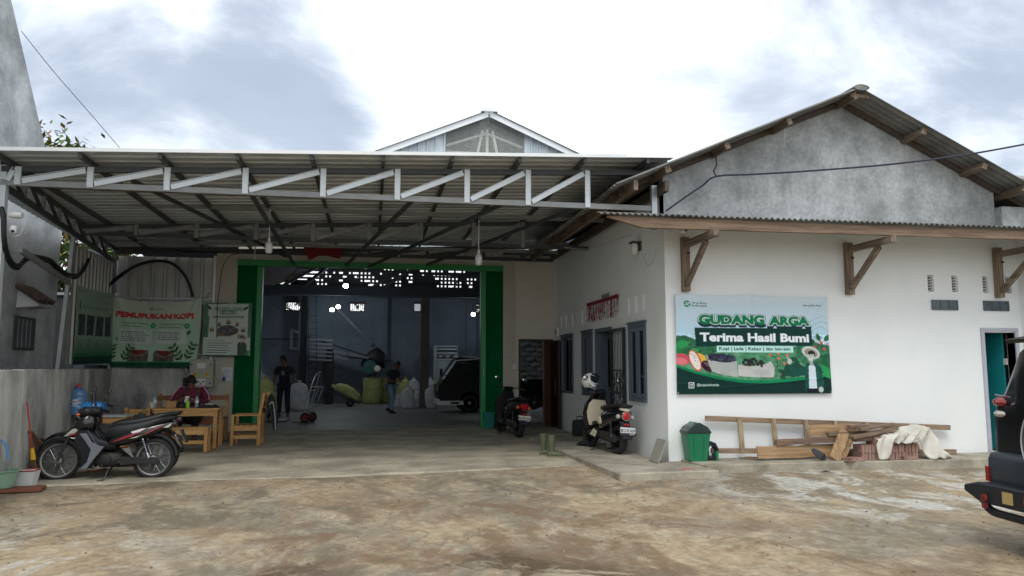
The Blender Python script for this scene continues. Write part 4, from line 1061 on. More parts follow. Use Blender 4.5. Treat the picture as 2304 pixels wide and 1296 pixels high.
def big_banner():
    W, H = 2.45, 1.45; c = Canvas(W, H, 175, S(196,212,222))
    def q(X, Y):
        t = (Y-120)/1110; l = 78+20*t; r = 1775+58*t; u = (X-l)/(r-l); a = 105+30*u; b_ = 1240-20*u
        return (u*W, (b_-Y)/(b_-a)*H)
    def qs(*p): return [q(*k) for k in p]
    sc = W/1725
    # sky fading to the hills, fields
    for i in range(20): c.rect(0, H*(.56+.022*i), W, H*(.583+.022*i), tuple(a+(b_-a)*i/20 for a, b_ in zip(S(178,212,232), S(208,222,230))))
    c.poly(qs((60,590), (200,600), (420,690), (700,720), (1100,740), (1400,700), (1620,690), (1850,720), (1850,1300), (60,1300)), S(84,142,108))
    c.noise(0, .0, W, H*.6, .03, .9, 2.2)
    rr = random.Random(2)
    for k in range(24):
        y = 700+k*15; c.line(qs((760+k*4, y), (1100, y+22+k*1.2), (1480, y+70)), .006, S(58,122,80))
    c.poly(qs((60,600), (180,580), (330,640), (460,690), (560,760), (420,800), (200,820), (60,760)), S(48,104,74)); c.noise(0, H*.38, .75, H*.58, .02, 1.1)
    c.poly(qs((1380,720), (1500,640), (1620,650), (1850,700), (1850,1000), (1500,900)), S(60,116,88)); c.noise(1.85, H*.3, W, H*.55, .03, 1.0)
    # thin contour curves in the sky
    for (a, b_) in ((-60, 366), (50, 480), (150, 600)):
        c.line(qs((1430, 500+a*.6+60), (1560, 430+a*.55+30), (1700, 375+a*.5+20), (1800, b_-(a+60)*.3)), .005, S(110,150,150))
    # leaf at the left
    c.leaf(*q(60, 780), .26, .14, .9, S(34,128,72)); c.leaf(*q(90, 700), .22, .12, .25, S(46,150,86)); c.leaf(*q(120, 800), .3, .11, .1, S(24,104,60)); c.leaf(*q(230, 770), .17, .08, .25, S(60,152,80))
    # cocoa pods
    c.ell(*q(150, 850), .125, .085, S(196,84,96), -.1); c.ell(*q(140, 870), .10, .05, S(222,120,128), -.1)
    c.ell(*q(350, 835), .10, .062, S(222,176,70), -.45)
    c.ell(*q(295, 865), .085, .165, S(190,78,70), .45); c.ell(*q(293, 862), .065, .145, S(232,222,214), .45)
    for k in range(16): c.ell(*q(280+rr.uniform(-35, 55), 850+rr.uniform(-65, 70)), .008, .006, S(150,120,116))
    c.ell(*q(430, 925), .105, .07, S(52,30,42), -.55); c.ell(*q(425, 905), .06, .02, S(110,84,100), -.55)
    # sacks of beans
    c.poly(qs((415,800), (500,862), (640,882), (755,868), (750,950), (770,1045), (600,1020), (480,985), (440,900)), S(172,176,174)); c.noise(.45, .25, 1.0, .6, .008, .35)
    c.ell(*q(580, 832), .215, .062, S(46,48,66), -.12)
    for k in range(90): c.ell(*q(580+rr.uniform(-150, 150), 830+rr.uniform(-30, 32)), .014, .009, S(*rr.choice(((30,30,44), (84,88,112), (56,58,80)))), rr.uniform(0, 3))
    c.poly(qs((760,905), (900,925), (1060,905), (1130,862), (1170,940), (1165,1045), (960,1045), (770,1030)), S(186,188,186)); c.noise(.98, .23, 1.6, .52, .008, .35)
    for k in range(42): c.ell(*q(930+rr.uniform(-110, 110), 885+rr.uniform(-45, 25)*(1 if k % 3 else 1.4)), .021, .021, S(*rr.choice(((34,36,40), (62,60,60), (48,44,46)))))
    # coffee twigs
    c.line(qs((1195,1040), (1205,900), (1180,830), (1120,795)), .009, S(66,60,50)); c.line(qs((1200,880), (1225,800)), .007, S(66,60,50)); c.line(qs((1300,900), (1220,880)), .007, S(66,60,50))
    for p in ((1122,795), (1218,780), (1222,838), (1318,798), (1285,890), (1252,1015)): c.ell(*q(*p), .022, .022, S(206,96,84)); c.ell(*q(p[0]-4, p[1]-5), .009, .009, S(236,160,150))
    for (p, r_) in (((1290,1000), 2.7), ((1330,960), .4), ((1230,1020), -.6), ((1380,940), .9), ((1340,1010), -.2), ((1400,1000), .3), ((1450,900), 2.2), ((1350,830), -.3)): c.leaf(*q(*p), .13, .07, r_, S(30,78,60))
    c.poly(qs((1240,1030), (1300,905), (1420,880), (1520,930), (1520,1020), (1390,1030)), S(28,72,62))
    c.line(qs((1600,820), (1660,700), (1715,660)), .008, S(66,60,50)); c.leaf(*q(1690,640), .13, .07, 1.9, S(34,96,66)); c.leaf(*q(1740,640), .16, .08, .75, S(40,108,74)); c.leaf(*q(1640,660), .12, .07, 2.7, S(30,86,60))
    for p in ((1712,662), (1640,708), (1742,728), (1712,822)): c.ell(*q(*p), .022, .022, S(196,84,76))
    for k in range(10): c.leaf(*q(1720+rr.uniform(-30, 90), 800+k*22), .12, .07, rr.uniform(-1, 3), S(34,96,66))
    # lower swoosh
    sw = [(60,898), (300,980), (560,1040), (820,1075), (1080,1080), (1300,1060), (1500,1040), (1850,1000)]
    c.poly(qs(*sw, (1850,1300), (60,1300)), S(14,126,82))
    c.poly(qs((60,925), (300,1008), (560,1070), (820,1108), (1080,1112), (1300,1095), (1560,1065), (1850,1020), (1850,1300), (60,1300)), S(14,50,46))
    c.noise(0, 0, W, .35, .12, .25)
    # man
    X0, Y0 = q(1605, 1205); farmer(c, X0, Y0, .70, S(26,82,72), S(206,222,232), skin=S(188,196,192), hat=S(196,206,200)); c.rect(q(1535,1165)[0], q(1535,1210)[1], q(1665,1165)[0], q(1535,1165)[1], S(22,30,36))
    c.leaf(*q(1830,1060), .27, .13, 2.2, S(40,150,84))
    # header lettering
    X0, Y0 = q(205, 222); logo(c, X0, Y0, .052, S(24,140,96), S(214,230,236))
    c.text('Arga Bumi', *q(258, 220), .048, S(40,92,88), width=.235, off=.018); c.text('Indonesia', *q(258, 252), .048, S(40,92,88), width=.24, off=.018)
    c.text('#ArgaBerdaya', *q(1500, 243), .045, S(66,92,98), width=.30, off=.012)
    def word(t, xa, xb, yb, tilt):
        x0, y0 = q(xa, yb); x1, _ = q(xb, yb); w_ = x1-x0; s_ = .172
        for dy in (-.03, -.024, -.018, -.012, -.006, 0): c.text(t, x0, y0, s_, S(26,54,66), width=w_, off=.15, dy=dy)
        c.text(t, x0, y0, s_, S(216,236,230), width=w_, off=.115); c.text(t, x0, y0, s_, S(16,122,82), width=w_, off=.065)
    word('GUDANG', 342, 1052, 443, 0); word('ARGA', 1125, 1560, 455, 0)
    c.poly(qs((285,492), (1595,500), (1608,692), (305,706)), S(12,56,50)); c.noise(.28, .6, 2.2, .92, .1, .2)
    x0, y0 = q(352, 642); x1, _ = q(1562, 642); c.text('Terima Hasil Bumi', x0, y0, .165, S(232,240,246), width=x1-x0, off=.042)
    c.poly(qs((530,695), (1385,695), (1387,768), (531,768)), S(186,232,226))
    x0, y0 = q(558, 744); x1, _ = q(1352, 744); c.text('Kopi | Lada | Kakao | dan lain-lain', x0, y0, .066, S(26,62,66), width=x1-x0, off=.028)
    # photo-sharing glyph and handle
    X0, Y0 = q(256, 1138); r = .043
    def rr_box(h, col):
        c.rect(X0-h, Y0-h*.62, X0+h, Y0+h*.62, col); c.rect(X0-h*.62, Y0-h, X0+h*.62, Y0+h, col)
        for a in (-1, 1):
            for b_ in (-1, 1): c.ell(X0+a*h*.62, Y0+b_*h*.62, h*.38, h*.38, col)
    rr_box(r, S(226,236,236)); rr_box(r*.78, S(14,50,46)); c.ell(X0, Y0, r*.46, r*.46, S(226,236,236)); c.ell(X0, Y0, r*.27, r*.27, S(14,50,46)); c.ell(X0+r*.45, Y0+r*.45, r*.11, r*.11, S(226,236,236))
    c.text('@argaindonesia', *q(315, 1145), .048, S(190,210,208), width=.34, off=.012)
    t = thing('banner', 'large green and pale blue printed banner stretched on the white front wall', 'banner', (5.55, 10.36, 1.07))
    def wave(u, v):
        o = .012+.006*np.sin(u*3.1+v*2)*np.sin(v*3.1)+.004*np.sin(u*23+v*6)*(v**3)
        d1 = np.abs((u-.02)*1.7-(1-v)*1.25); o += .012*np.exp(-(d1/.018)**2)*np.exp(-((1-v)/.35)**2)
        d2 = np.abs((1-u)*1.7-(1-v)*.9); o += .010*np.exp(-(d2/.018)**2)*np.exp(-((1-v)/.3)**2)
        o += .007*np.exp(-((u-.5)/.007)**2)+.003*np.sin(u*47+v*11)*np.exp(-((v-.5)/.35)**2)+.006*np.exp(-((u-.5-(1-v)*.2)/.02)**2)*(v > .4)
        o += .004*np.exp(-((v-.06-.15*np.abs(u-.3))/.012)**2)
        sag = -.012*np.sin(np.pi*np.clip((u*2) % 1, 0, 1))*v**6
        return o, 0*u, sag
    Y = 10.365-10.36
    cs = [(4.325-5.55, Y, 0), (6.785-5.55, Y, 0), (6.765-5.55, Y, 1.45), (4.335-5.55, Y, 1.455)]
    c.mesh('printed_cloth', m_print, t, wave, .003, cs)
    g = MB()
    for (x, z) in ((4.345, 2.515), (5.56, 2.51), (6.755, 2.505), (4.34, 1.09), (6.77, 1.09)): g.lathe([(.011, -.012), (.011, 0)], (x-5.55, Y-.014, z-1.07), 8, 'y')
    g.build('eyelet', m_zinc, t)
big_banner()

def pemupukan():
    W, H = 2.0, 1.55; c = Canvas(W, H, 130, S(176,200,180))
    def q(X, Y): return ((X-565)/(1575-565)*W, (930-Y)/(930-145)*H)
    c.rect(0, H*.7, W, H, S(186,196,180)); c.noise(0, 0, W, H, .5, .15)
    rr = random.Random(1)
    for (x0, x1) in ((675, 1030), (1090, 1420)):
        a = q(x0, 665); b_ = q(x1, 500); c.rect(a[0], a[1], b_[0], b_[1], S(198,208,204))
        for k in range(6 if x0 < 700 else 5):
            y = 525+k*21; x = x0+10
            while x < x1-50-rr.uniform(0, 60): w_ = rr.uniform(18, 55); c.rect(q(x, y+9)[0], q(x, y+9)[1], q(x+w_, y)[0], q(x, y)[1], S(92,104,104)); x += w_+8
    logo(c, *q(1010, 235), .05, S(24,132,90), S(180,200,184)); c.text('Arga Bumi', *q(1042, 236), .034, S(60,110,84), width=.18, off=.02); c.text('Indonesia', *q(1042, 254), .034, S(60,110,84), width=.2, off=.02)
    x0, y0 = q(622, 350); x1, _ = q(1478, 350)
    for w_, a, b_ in (('PEMUPUKAN', 622, 1240), ('KOPI', 1270, 1482)):
        xa, y0 = q(a, 358); xb, _ = q(b_, 358)
        for k in range(4): c.text(w_, xa, y0, .16, S(70,20,30), width=xb-xa, off=.04, dy=-.005*k, dx=-.003*k)
        c.text(w_, xa, y0, .16, S(228,92,88), width=xb-xa, off=.035); c.text(w_, xa, y0, .16, S(206,56,60), width=xb-xa, off=.008)
    tc_ = S(56,92,78)
    c.text('Pemupukan pertama', *q(680, 436), .042, tc_, width=.58, off=.025); c.text('(Setelah panen)', *q(680, 470), .042, tc_, width=.45, off=.025)
    c.text('Pemupukan kedua', *q(1108, 440), .042, tc_, width=.52, off=.025); c.text('(Buah Dewasa)', *q(1108, 476), .042, tc_, width=.46, off=.025)
    for (x, y) in ((1036, 452), (1418, 455)):
        X, Y = q(x, y)
        for k in range(8): c.ell(X+.045*math.cos(k*PI/4), Y+.045*math.sin(k*PI/4), .02, .02, S(32,136,88))
        c.ell(X, Y, .045, .045, S(32,136,88)); c.ell(X, Y, .022, .022, S(150,200,170))
    for (x, y, w_) in ((880, 780, 240), (1180, 790, 240)):
        x0, y0 = q(x-w_/2, 870); x1, y1 = q(x+w_/2, y-60)
        c.poly([(x0, y0), (x1, y0), (x1+.0, y0+.2), (x1, y1-.05), (x1-.03, y1-.02), ((x0+x1)/2, y1-.12), (x0+.04, y1-.02), (x0, y1-.06)], S(98,84,78)); c.noise(x0, y0, x1, y1, .05, .8)
        c.poly([(x0+.06, y1-.02), (x1-.06, y1-.03), ((x0+x1)/2+.08, y1-.13), ((x0+x1)/2-.08, y1-.13)], S(122,52,44)); c.noise(x0, y1-.14, x1, y1, .01, .8)
        c.line([(x0, y1-.05), (x0+.07, y1-.12), ((x0+x1)/2, y1-.17), (x1-.07, y1-.12), (x1, y1-.05)], .02, S(140,126,116))
    for (x, y, s_, r_) in ((590, 850, .33, 1.5), (700, 860, .38, 1.0), (1400, 860, .42, 2.2), (1440, 850, .40, 1.2)): coffee_branch(c, *q(x, y), s_, r_, 4, S(150,80,70), S(28,84,54))
    c.leaf(*q(1425, 560), .14, .09, 1.0, S(36,120,72)); c.leaf(*q(640, 640), .1, .06, 1.4, S(96,150,120))
    c.rect(0, 0, W, .11, S(16,70,56)); c.rect(0, .105, W, .13, S(30,132,86))
    for k in range(9): c.line([(.1+k*.2, .01), (.3+k*.2, .09)], .008, S(22,84,66))
    bl, br, tr, tl = atY(248, 826, 17.16), atY(440, 827, 17.16), atY(454, 673, 17.16), atY(257, 667, 17.16)
    t = thing('banner', 'sagging coffee fertilising banner with red heading hung on the tin wall', 'banner', tuple(bl))
    def wave(u, v):
        o = .02+.012*np.sin(u*9+v*3)*(.4+v)+.018*np.exp(-(((u-.05)-(1-v)*.35)/.03)**2)+.018*np.exp(-(((.95-u)-(1-v)*.35)/.03)**2)+.008*np.sin(u*26)*(1-v)
        return o, .03*np.sin(np.pi*v)*(.5-u)*-1.2, -.075*np.sin(np.pi*u)*v**3
    c.mesh('printed_cloth', m_print, t, wave, .003, [p-bl for p in (bl, br, tr, tl)])
    g = MB(); p = tr-bl
    g.tube([p+Vector((-.0, .0, 0)), p+Vector((.1, -.02, .05)), p+Vector((.16, 0, .14))], .006, 5); g.build('tie_cord', m_cable, t)
pemupukan()

def side_banner():
    W, H = 2.0, 1.55; c = Canvas(W, H, 110, S(150,176,158)); 
    def q(X, Y): return ((X-140)/(550-140)*W, (890-Y)/(890-50)*H)
    c.noise(0, 0, W, H, .5, .12)
    for i in range(14): c.rect(0, .16+i*.028, W, .19+i*.028, tuple(a+(b_-a)*i/14 for a, b_ in zip(S(30,112,78), S(150,176,158))))
    c.rect(0, 0, W, .17, S(14,62,54)); c.rect(0, .16, W, .2, S(34,118,66))
    c.text('Kita Tanam, Kita Bumi, di Arga', .35, 1.13, .11, S(44,66,66), width=1.3, off=.0); c.leaf(.2, 1.05, .24, .08, 1.5, S(40,104,72))
    rr = random.Random(6)
    for k in range(4):
        x = .13+k*.46; c.rect(x, .58, x+.36, 1.0, S(52,66,72)); c.noise(x, .58, x+.36, 1.0, .06, 1.5)
        c.text(('AKAR', 'BATANG', 'DAUN', 'BUAH')[k], x+.04, .46, .06, S(52,86,66), off=.01)
        for j in range(2): c.rect(x+.04, .42-.05*j-.015, x+.3-.1*j, .42-.05*j, S(76,104,88))
    c.leaf(1.8, .85, .25, .12, 1.2, S(40,104,72)); logo(c, .14, 1.47, .03, S(40,110,80), S(150,176,158)); c.rect(.2, 1.45, .35, 1.465, S(70,96,80)); c.rect(1.65, 1.45, 1.85, 1.47, S(80,106,90))
    X = -5.375
    bl, br, tr, tl = atX(160, 821, X), atX(247, 817, X), atX(255, 660, X), atX(173, 641, X)
    t = thing('banner', 'dim green banner with four photos on the left side tin wall', 'banner', tuple(bl))
    def wave(u, v): return .02+.012*np.sin(u*8+v*4), 0*u, -.03*np.sin(np.pi*u)*v**3
    c.mesh('printed_cloth', m_print, t, wave, .003, [p-bl for p in (bl, br, tr, tl)])
side_banner()

def gebyar():
    W, H = 1.08, 1.2; c = Canvas(W, H, 170, S(84,122,104)); 
    def q(X, Y): return ((X-1585)/(2135-1585)*W, (808-Y)/(808-205)*H)
    c.noise(0, 0, W, H, .08, .6); c.rect(.09, .06, .99, 1.17, S(196,206,196)); c.rect(.07, .25, .12, .9, S(84,122,104)); c.rect(.02, 0, 1.06, .42, S(196,206,196))
    c.leaf(.16, 1.04, .14, .06, 2.4, S(34,96,60)); c.leaf(.88, 1.04, .14, .06, .6, S(34,96,60))
    for (t_, xa, xb, y) in (('GEBYAR ARGA', 1705, 2035, 292), ('KOPIKO', 1775, 1945, 332)):
        x0, y0 = q(xa, y); x1, _ = q(xb, y)
        c.text(t_, x0, y0, .085, S(42,96,72), width=x1-x0, off=.14); c.text(t_, x0, y0, .085, S(178,206,190), width=x1-x0, off=.03)
    c.rect(*q(1690, 380), *q(2040, 355), S(96,138,114))
    for k in range(14): c.rect(q(1700+k*23, 371)[0], q(0, 373)[1], q(1700+k*23+15, 0)[0], q(0, 363)[1], S(180,200,188))
    x0, y0 = q(1740, 585); c.poly([q(1735,520), q(1865,450), q(1990,500), q(1985,545), q(1890,585), q(1740,585)], S(140,112,96)); c.ell(*q(1860, 515), .22, .115, S(88,84,92))
    rr = random.Random(3)
    for k in range(160):
        a = rr.uniform(0, 6.3); r = rr.random()**.5; c.ell(q(1860, 515)[0]+.2*r*math.cos(a), q(1860, 515)[1]+.1*r*math.sin(a), .011, .006, S(*rr.choice(((54,50,60), (150,146,156), (110,106,118)))), rr.uniform(0, 3))
    for (x, y, w_) in ((1765, 440, 34), (1868, 415, 46), (1968, 440, 34), (1682, 500, 40), (2040, 505, 44)):
        c.ell(*q(x, y), w_*.0011, .05, S(150,120,100)); a = q(x-w_*.6, y+30); b_ = q(x+w_*.6, y+18); c.rect(*a, *b_, S(52,48,44)); c.ell(q(x, y)[0], q(x, y)[1]+.03, w_*.0012, .02, S(186,176,160))
    farmer(c, *q(2025, 800), .5, S(62,84,80), S(74,92,88), arm=False, hat=S(160,140,124)); c.leaf(*q(2075, 800), .15, .1, 1.0, S(60,150,84))
    c.text('Syarat dan ketentuan', *q(1625, 634), .028, S(60,96,76), width=.42, off=.02)
    for k in range(5):
        y = 660+k*27; c.ell(*q(1625, y), .009, .009, S(52,86,66)); c.rect(q(1640, 0)[0], q(0, y+3)[1], q(1915-(k*37) % 50, 0)[0], q(0, y-4)[1], S(90,112,100))
    logo(c, *q(1838, 210), .018, S(40,110,80), S(84,122,104)); c.rect(*q(1855, 214), *q(1915, 206), S(190,204,194)); c.rect(0, 0, W, .028, S(24,92,66))
    Yb = 17.12
    bl, br, tr, tl = atY(454, 801, Yb), atY(563, 802, Yb), atY(568, 682, Yb), atY(461, 681, Yb)
    t = thing('banner', 'narrow coffee prize poster with a farmer, overlapping the left green door', 'banner', tuple(bl))
    def wave(u, v): return .01+.006*np.sin(u*7+v*5)+.008*np.exp(-((u-.2-.3*(1-v))/.05)**2), 0*u, 0*u
    c.mesh('printed_cloth', m_print, t, wave, .003, [p-bl for p in (bl, br, tr, tl)])
gebyar()

def paper_notice():
    c = Canvas(.23, .3, 260, S(206,208,214)); rr = random.Random(1)
    for k in range(9): c.rect(.03, .24-k*.022, .03+rr.uniform(.08, .17), .246-k*.022, S(120,126,140))
    p = atY(510, 842, 17.28); t = thing('paper_notice', 'white paper notice taped to the beige pillar beside the electric box', 'notice', (p.x, 17.285, p.z-.15))
    c.mesh('sheet', m_print, t, lambda u, v: (.006+.004*np.sin(u*5), 0*u, 0*u), .001, [(-.11, 0, 0), (.12, 0, 0), (.12, 0, .3), (-.11, 0, .3)])
    # small stickers on the right pillar
    c = Canvas(.2, .1, 260, S(190,196,190)); c.text('BUKA', .03, .055, .035, S(24,80,60), width=.13, off=.02); c.text('SENIN-SABTU', .03, .02, .02, S(24,80,60), width=.14)
    p = atY(1146, 806, 17.25); t = thing('sticker', 'small white sticker on the right doorway pillar', 'sticker', (p.x, 17.245, p.z))
    c.mesh('sheet', m_print, t, lambda u, v: (.003+0*u, 0*u, 0*u), .001, [(-.09, 0, -.05), (.09, 0, -.05), (.09, 0, .05), (-.09, 0, .05)])
    c = Canvas(.5, .1, 260, S(150,156,152)); c.text('WELCOME', .04, .028, .06, S(84,92,90), width=.42, off=.03)
    t = thing('welcome_sign', 'tiny grey welcome sign above the red tinsel on the side wall', 'sign', (4.19, 13.2, 2.72))
    c.mesh('plate', m_print, t, lambda u, v: (.003+0*u, 0*u, 0*u), .002, [(-.004, .26, 0), (-.004, -.20, 0), (-.004, -.20, .09), (-.004, .26, .09)])
paper_notice()

def tinsel():
    t = thing('tinsel_curtain', 'red and silver tinsel fringe hung on the side wall above the door', 'decoration', (4.17, 13.4, 2.6))
    g = MB(); g.b(-.02, .0, -.93, .95, .04, .12); g.build('ribbon', m_red, t)
    rr = random.Random(8); a, b_ = MB(), MB()
    for k in range(150):
        y = -.92+1.86*k/150; L = rr.uniform(.16, .33); h = rr.choice((a, b_, b_))
        pts = [(-.022, y, .05)]
        for j in range(1, 5): pts.append((-.025+rr.uniform(-.012, .012), y+rr.uniform(-.012, .012), .05-L*j/4))
        h.tube(pts, .006, 4)
    m1 = mat('red_foil', S(140,30,46), .35, .5, var=.2, scale=20); m2 = mat('silver_foil', S(196,190,190), .28, .8, var=.2, scale=20)
    a.build('fringe', m1, t); b_.build('fringe', m2, t)
tinsel()

# ================================================================== ELECTRICS, CAMERAS, CABLES
def electrics():
    p = atY(455, 840, 17.2)
    t = thing('electric_box', 'pale grey electric meter box with yellow warning triangles on the wall', 'electric box', (p.x, 17.28, 1.0))
    z0 = atY(455, 871, 17.2).z-1.0; z1 = atY(455, 808, 17.2).z-1.0; w = .24
    g = MB(); g.b(-w, w, -.18, 0, z0, z1); g.build('cabinet', mat('box_grey', S(172,170,158), .5, var=.04), t, bevel=.012)
    h = z1-z0; g = MB(); g.b(-w+.03, w-.03, -.192, -.18, z0+.25*h, z1-.03); d = g.build('door', mat('box_grey', S(1,1,1)), t, bevel=.005)
    g = MB(); g.b(-.09, .08, -.20, -.192, z0+.66*h, z0+.86*h); g.build('meter_window', m_plasw, d)
    my = mat('warning_yellow', S(216,186,50), .5, var=0)
    for x in (-.12, .11):
        g = MB(); g.prism([(x-.065, z0+.38*h), (x+.065, z0+.38*h), (x, z0+.38*h+.11)], -.2, -.193, 'xz'); tr_ = g.build('warning_sign', my, d)
        g = MB(); g.prism([(x+.008, z0+.38*h+.088), (x-.022, z0+.38*h+.045), (x-.002, z0+.38*h+.048), (x-.012, z0+.38*h+.014), (x+.022, z0+.38*h+.058), (x+.004, z0+.38*h+.056)], -.204, -.2005, 'xz'); g.build('bolt_symbol', m_black, tr_)
    g = MB(); g.b(-.11, .1, -.205, -.193, z0+.06*h, z0+.3*h); s_ = g.build('socket_plate', m_plasw, t, bevel=.006)
    g = MB()
    for x in (-.05, .0, .05): g.lathe([(.018, -.012), (.018, 0)], (x, -.206, z0+.2*h if x else z0+.12*h), 10, 'y')
    g.build('socket', m_black, s_)
    g = MB()
    for (x, zz) in ((.19, .8), (-.19, .8), (.19, .14)): g.lathe([(.016, -.01), (.016, 0)], (x, -.195, z0+zz*h), 8, 'y')
    g.build('lock', m_black, t)
    g = MB(); g.tube(curve_pts([(-w-.0, -.03, z0+.3*h), (-w-.1, -.05, z0+.7*h), (-w+.04, -.06, z1+.08), (.05, -.05, z1+.09), (w, -.05, z1+.04), (w+.05, -.05, z0+.5*h), (w+.09, -.05, z0+.2*h), (w, -.05, z0-.09), (w-.1, -.03, z0-.02)]), .012, 6); g.build('cable', m_cablew, t)
    g = MB(); g.tube(curve_pts([(-.33, -.03, z0-.15), (-.3, -.03, z0+.1), (-.18, -.03, z0+.05), (-.24, -.03, z0-.3)]), .018, 6); g.tube([(-.36, -.02, z0+.2), (-.37, -.02, z0-.3)], .03, 8); g.build('pipe', m_cable, t)
    p = atY(504, 852, 17.25); t = thing('plug', 'blue and white power plug hanging under the paper notice', 'plug', (p.x, 17.27, p.z))
    g = MB(); g.lathe([(.02, 0), (.035, .02), (.035, .07), (.015, .09)], (0, -.03, -.05), 10, 'z'); g.build('plug_body', mat('plug_blue', S(60,84,150), .5, var=0), t)
    g = MB(); g.tube([(0, -.03, .04), (-.02, -.02, .1), (-.03, -.01, .14)], .012, 6); g.build('cord', m_cablew, t)
    # pendant bulbs under the awning
    for i, (u, v, Y, lab) in enumerate(((605, 552, 12.5, 'white globe bulb hanging under the awning left of the doorway centre'), (1077, 580, 12.5, 'white bulb hanging under the awning near the right door leaf'))):
        p = atY(u, v, Y); t = thing('pendant_bulb', lab, 'bulb', tuple(p), group='unlit bulbs hanging from the awning')
        zt = 4.0-p.z if i == 0 else 3.95-p.z
        g = MB(); g.lathe([(.0, -.13), (.045, -.125), (.058, -.08), (.062, 0), (.05, .04), (.025, .06), (.02, .07)], n=14); g.build('bulb', mat('frosted_bulb', S(206,206,212), .35, var=.02), t, smooth=True)
        g = MB(); g.lathe([(.022, .068), (.026, .10), (.018, .13)], n=10); g.tube([(0, 0, .12), (0, 0, zt)], .008, 6); g.build('cord', m_cablew, t)
    # small rod lamps hanging from the trusses
    for (u, v, lab) in ((897, 575, 'thin white pipe stub hanging from the awning beam near the middle'), (573, 580, 'thin white pipe stub hanging beside the left door leaf')):
        p = atY(u, v, 16.5); t = thing('conduit', lab, 'pipe', tuple(p)); g = MB(); g.tube([(0, 0, 0), (0, 0, 4.05-p.z)], .012, 6); g.build('pipe', m_cablew, t); g = MB(); g.lathe([(.02, -.03), (.02, 0)], n=8); g.build('cap', m_plasw, t)
    # wall lamp
    p = atX(1440, 552, 4.2); t = thing('wall_lamp', 'white wall lamp on a small timber block on the side wall', 'lamp', (4.2, p.y, p.z))
    g = MB(); g.b(-.16, -.002, -.09, .09, .03, .055); g.b(-.025, -.002, -.08, .08, -.09, .029); g.build('bracket', m_dwood, t)
    g = MB(); g.lathe([(0, -.155), (.035, -.145), (.055, -.11), (.055, -.06), (.06, -.055), (.06, .0), (.04, .03)], (-.09, 0, 0), 14); g.build('lamp_body', m_plasw, t, smooth=True)
    g = MB(); g.tube(curve_pts([(-.01, -.06, -.09), (-.012, -.2, -.25), (-.012, -.4, -.38), (-.012, -.62, -.3), (-.012, -.72, -.18)]), .004, 5); g.build('cord', m_cablew, t)
    # security camera on the bracket
    t = thing('security_camera', 'white dome security camera under the canopy on the first bracket', 'camera', (4.40, 9.95, 3.18)); p = atY(1539, 513, 9.9); t.location = (p.x, 9.9, p.z)
    g = MB(); g.loft([(-.075, 0, 0, .035, .035), (-.06, 0, 0, .052, .05), (.04, 0, 0, .056, .055), (.075, 0, 0, .045, .045)], 16, 2.3, 'z'); g.build('housing', m_plasw, t, smooth=True)
    g = MB(); g.ell((0.005, -.03, -.035), (.03, .032, .03)); e = g.build('lens_ball', m_black, t, smooth=True)
    g = MB(); g.lathe([(.011, 0), (.011, .006)], (.005, -.066, -.035), 12, 'y'); g.build('lens', m_glass, e)
    g = MB(); g.b(-.02, .02, .02, .46, .03, .07); g.build('arm', m_plasw, t)
    # speaker-like devices on the left post
    p = atY(37, 484, 10.3); t = thing('outdoor_speaker', 'white outdoor speaker strapped to the front left awning post', 'speaker', tuple(p))
    g = MB(); g.loft([(-.07, 0, 0, .05, .035), (0, 0, 0, .06, .045), (.07, 0, 0, .045, .035)], 12, 2.6, 'x'); g.build('housing', m_plasw, t, smooth=True)
    g = MB(); g.tube(curve_pts([(.06, 0, -.03), (.09, 0, -.12), (.06, 0, -.24), (.0, 0, -.27)]), .006, 5); g.build('cord', m_cablew, t)
    p = atY(30, 515, 10.3); t = thing('security_camera', 'small white security camera below the speaker on the left post', 'camera', tuple(p))
    g = MB(); g.lathe([(.0, -.07), (.03, -.06), (.045, -.02), (.045, .02), (.03, .04)], n=12); g.build('housing', m_plasw, t, smooth=True); g = MB(); g.ell((.01, -.035, -.035), (.02, .02, .02)); g.build('lens', m_black, t, smooth=True)
    # small switch box on the corner of the side wall
    t = thing('switch_box', 'small white switch box where the side wall meets the doorway corner', 'switch', (4.2, 16.9, 2.3)); g = MB(); g.b(-.05, 0, -.09, .09, -.14, .1); g.build('box', m_plasw, t, bevel=.006); g = MB(); g.b(-.058, -.05, -.03, .03, -.06, .02); g.build('button', m_dsteel, t)
    g = MB(); g.tube([(-.01, 0, .1), (-.01, .05, 1.5)], .01, 5); g.build('conduit', m_cablew, t)
    p = atY(1160, 825, 17.25); t = thing('switch_box', 'square white switch on the right pillar below the sticker', 'switch', (p.x-.02, 17.25, p.z)); g = MB(); g.b(-.04, .05, -.02, 0, -.05, .06); g.build('plate', m_plasw, t, bevel=.004)
    g = MB(); g.b(-.015, .025, -.026, -.02, -.02, .03); g.build('rocker', m_cablew, t)
    # thick black supply cable looping along the tin wall
    path = [(2, 466, 10.25), (8, 490, 10.25), (10, 545, 10.3), (22, 585, 10.6), (41, 598, 11), (58, 582, 11.5), (75, 577, 12), (110, 584, 12.8), (128, 600, 13.2), (150, 616, 13.8), (175, 619, 14.6), (192, 600, 15.4), (205, 571, 16), (212, 590, 16.3), (222, 630, 16.6), (231, 652, 16.9), (246, 640, 17.05), (275, 616, 17.05), (310, 596, 17.05), (352, 587, 17.05), (385, 592, 17.05), (410, 612, 17.05), (425, 638, 17.05), (434, 668, 17.05)]
    for k, (off_, r, lab) in enumerate(((0, .032, 'thick black supply cable looping over the left tin wall'), (.05, .016, 'thinner black cable running beside the thick looping one'))):
        pts = [atY(*q)+Vector((0, -off_*.4, -off_*(1 if q[0] < 300 else .2))) for q in path]; g = MB(); g.tube(curve_pts(pts, 6), r, 8)
        o = g.build('supply_cable', m_cable); tag(o, lab, 'cable', 'black cables on the left'); origin(o, pts[-1])
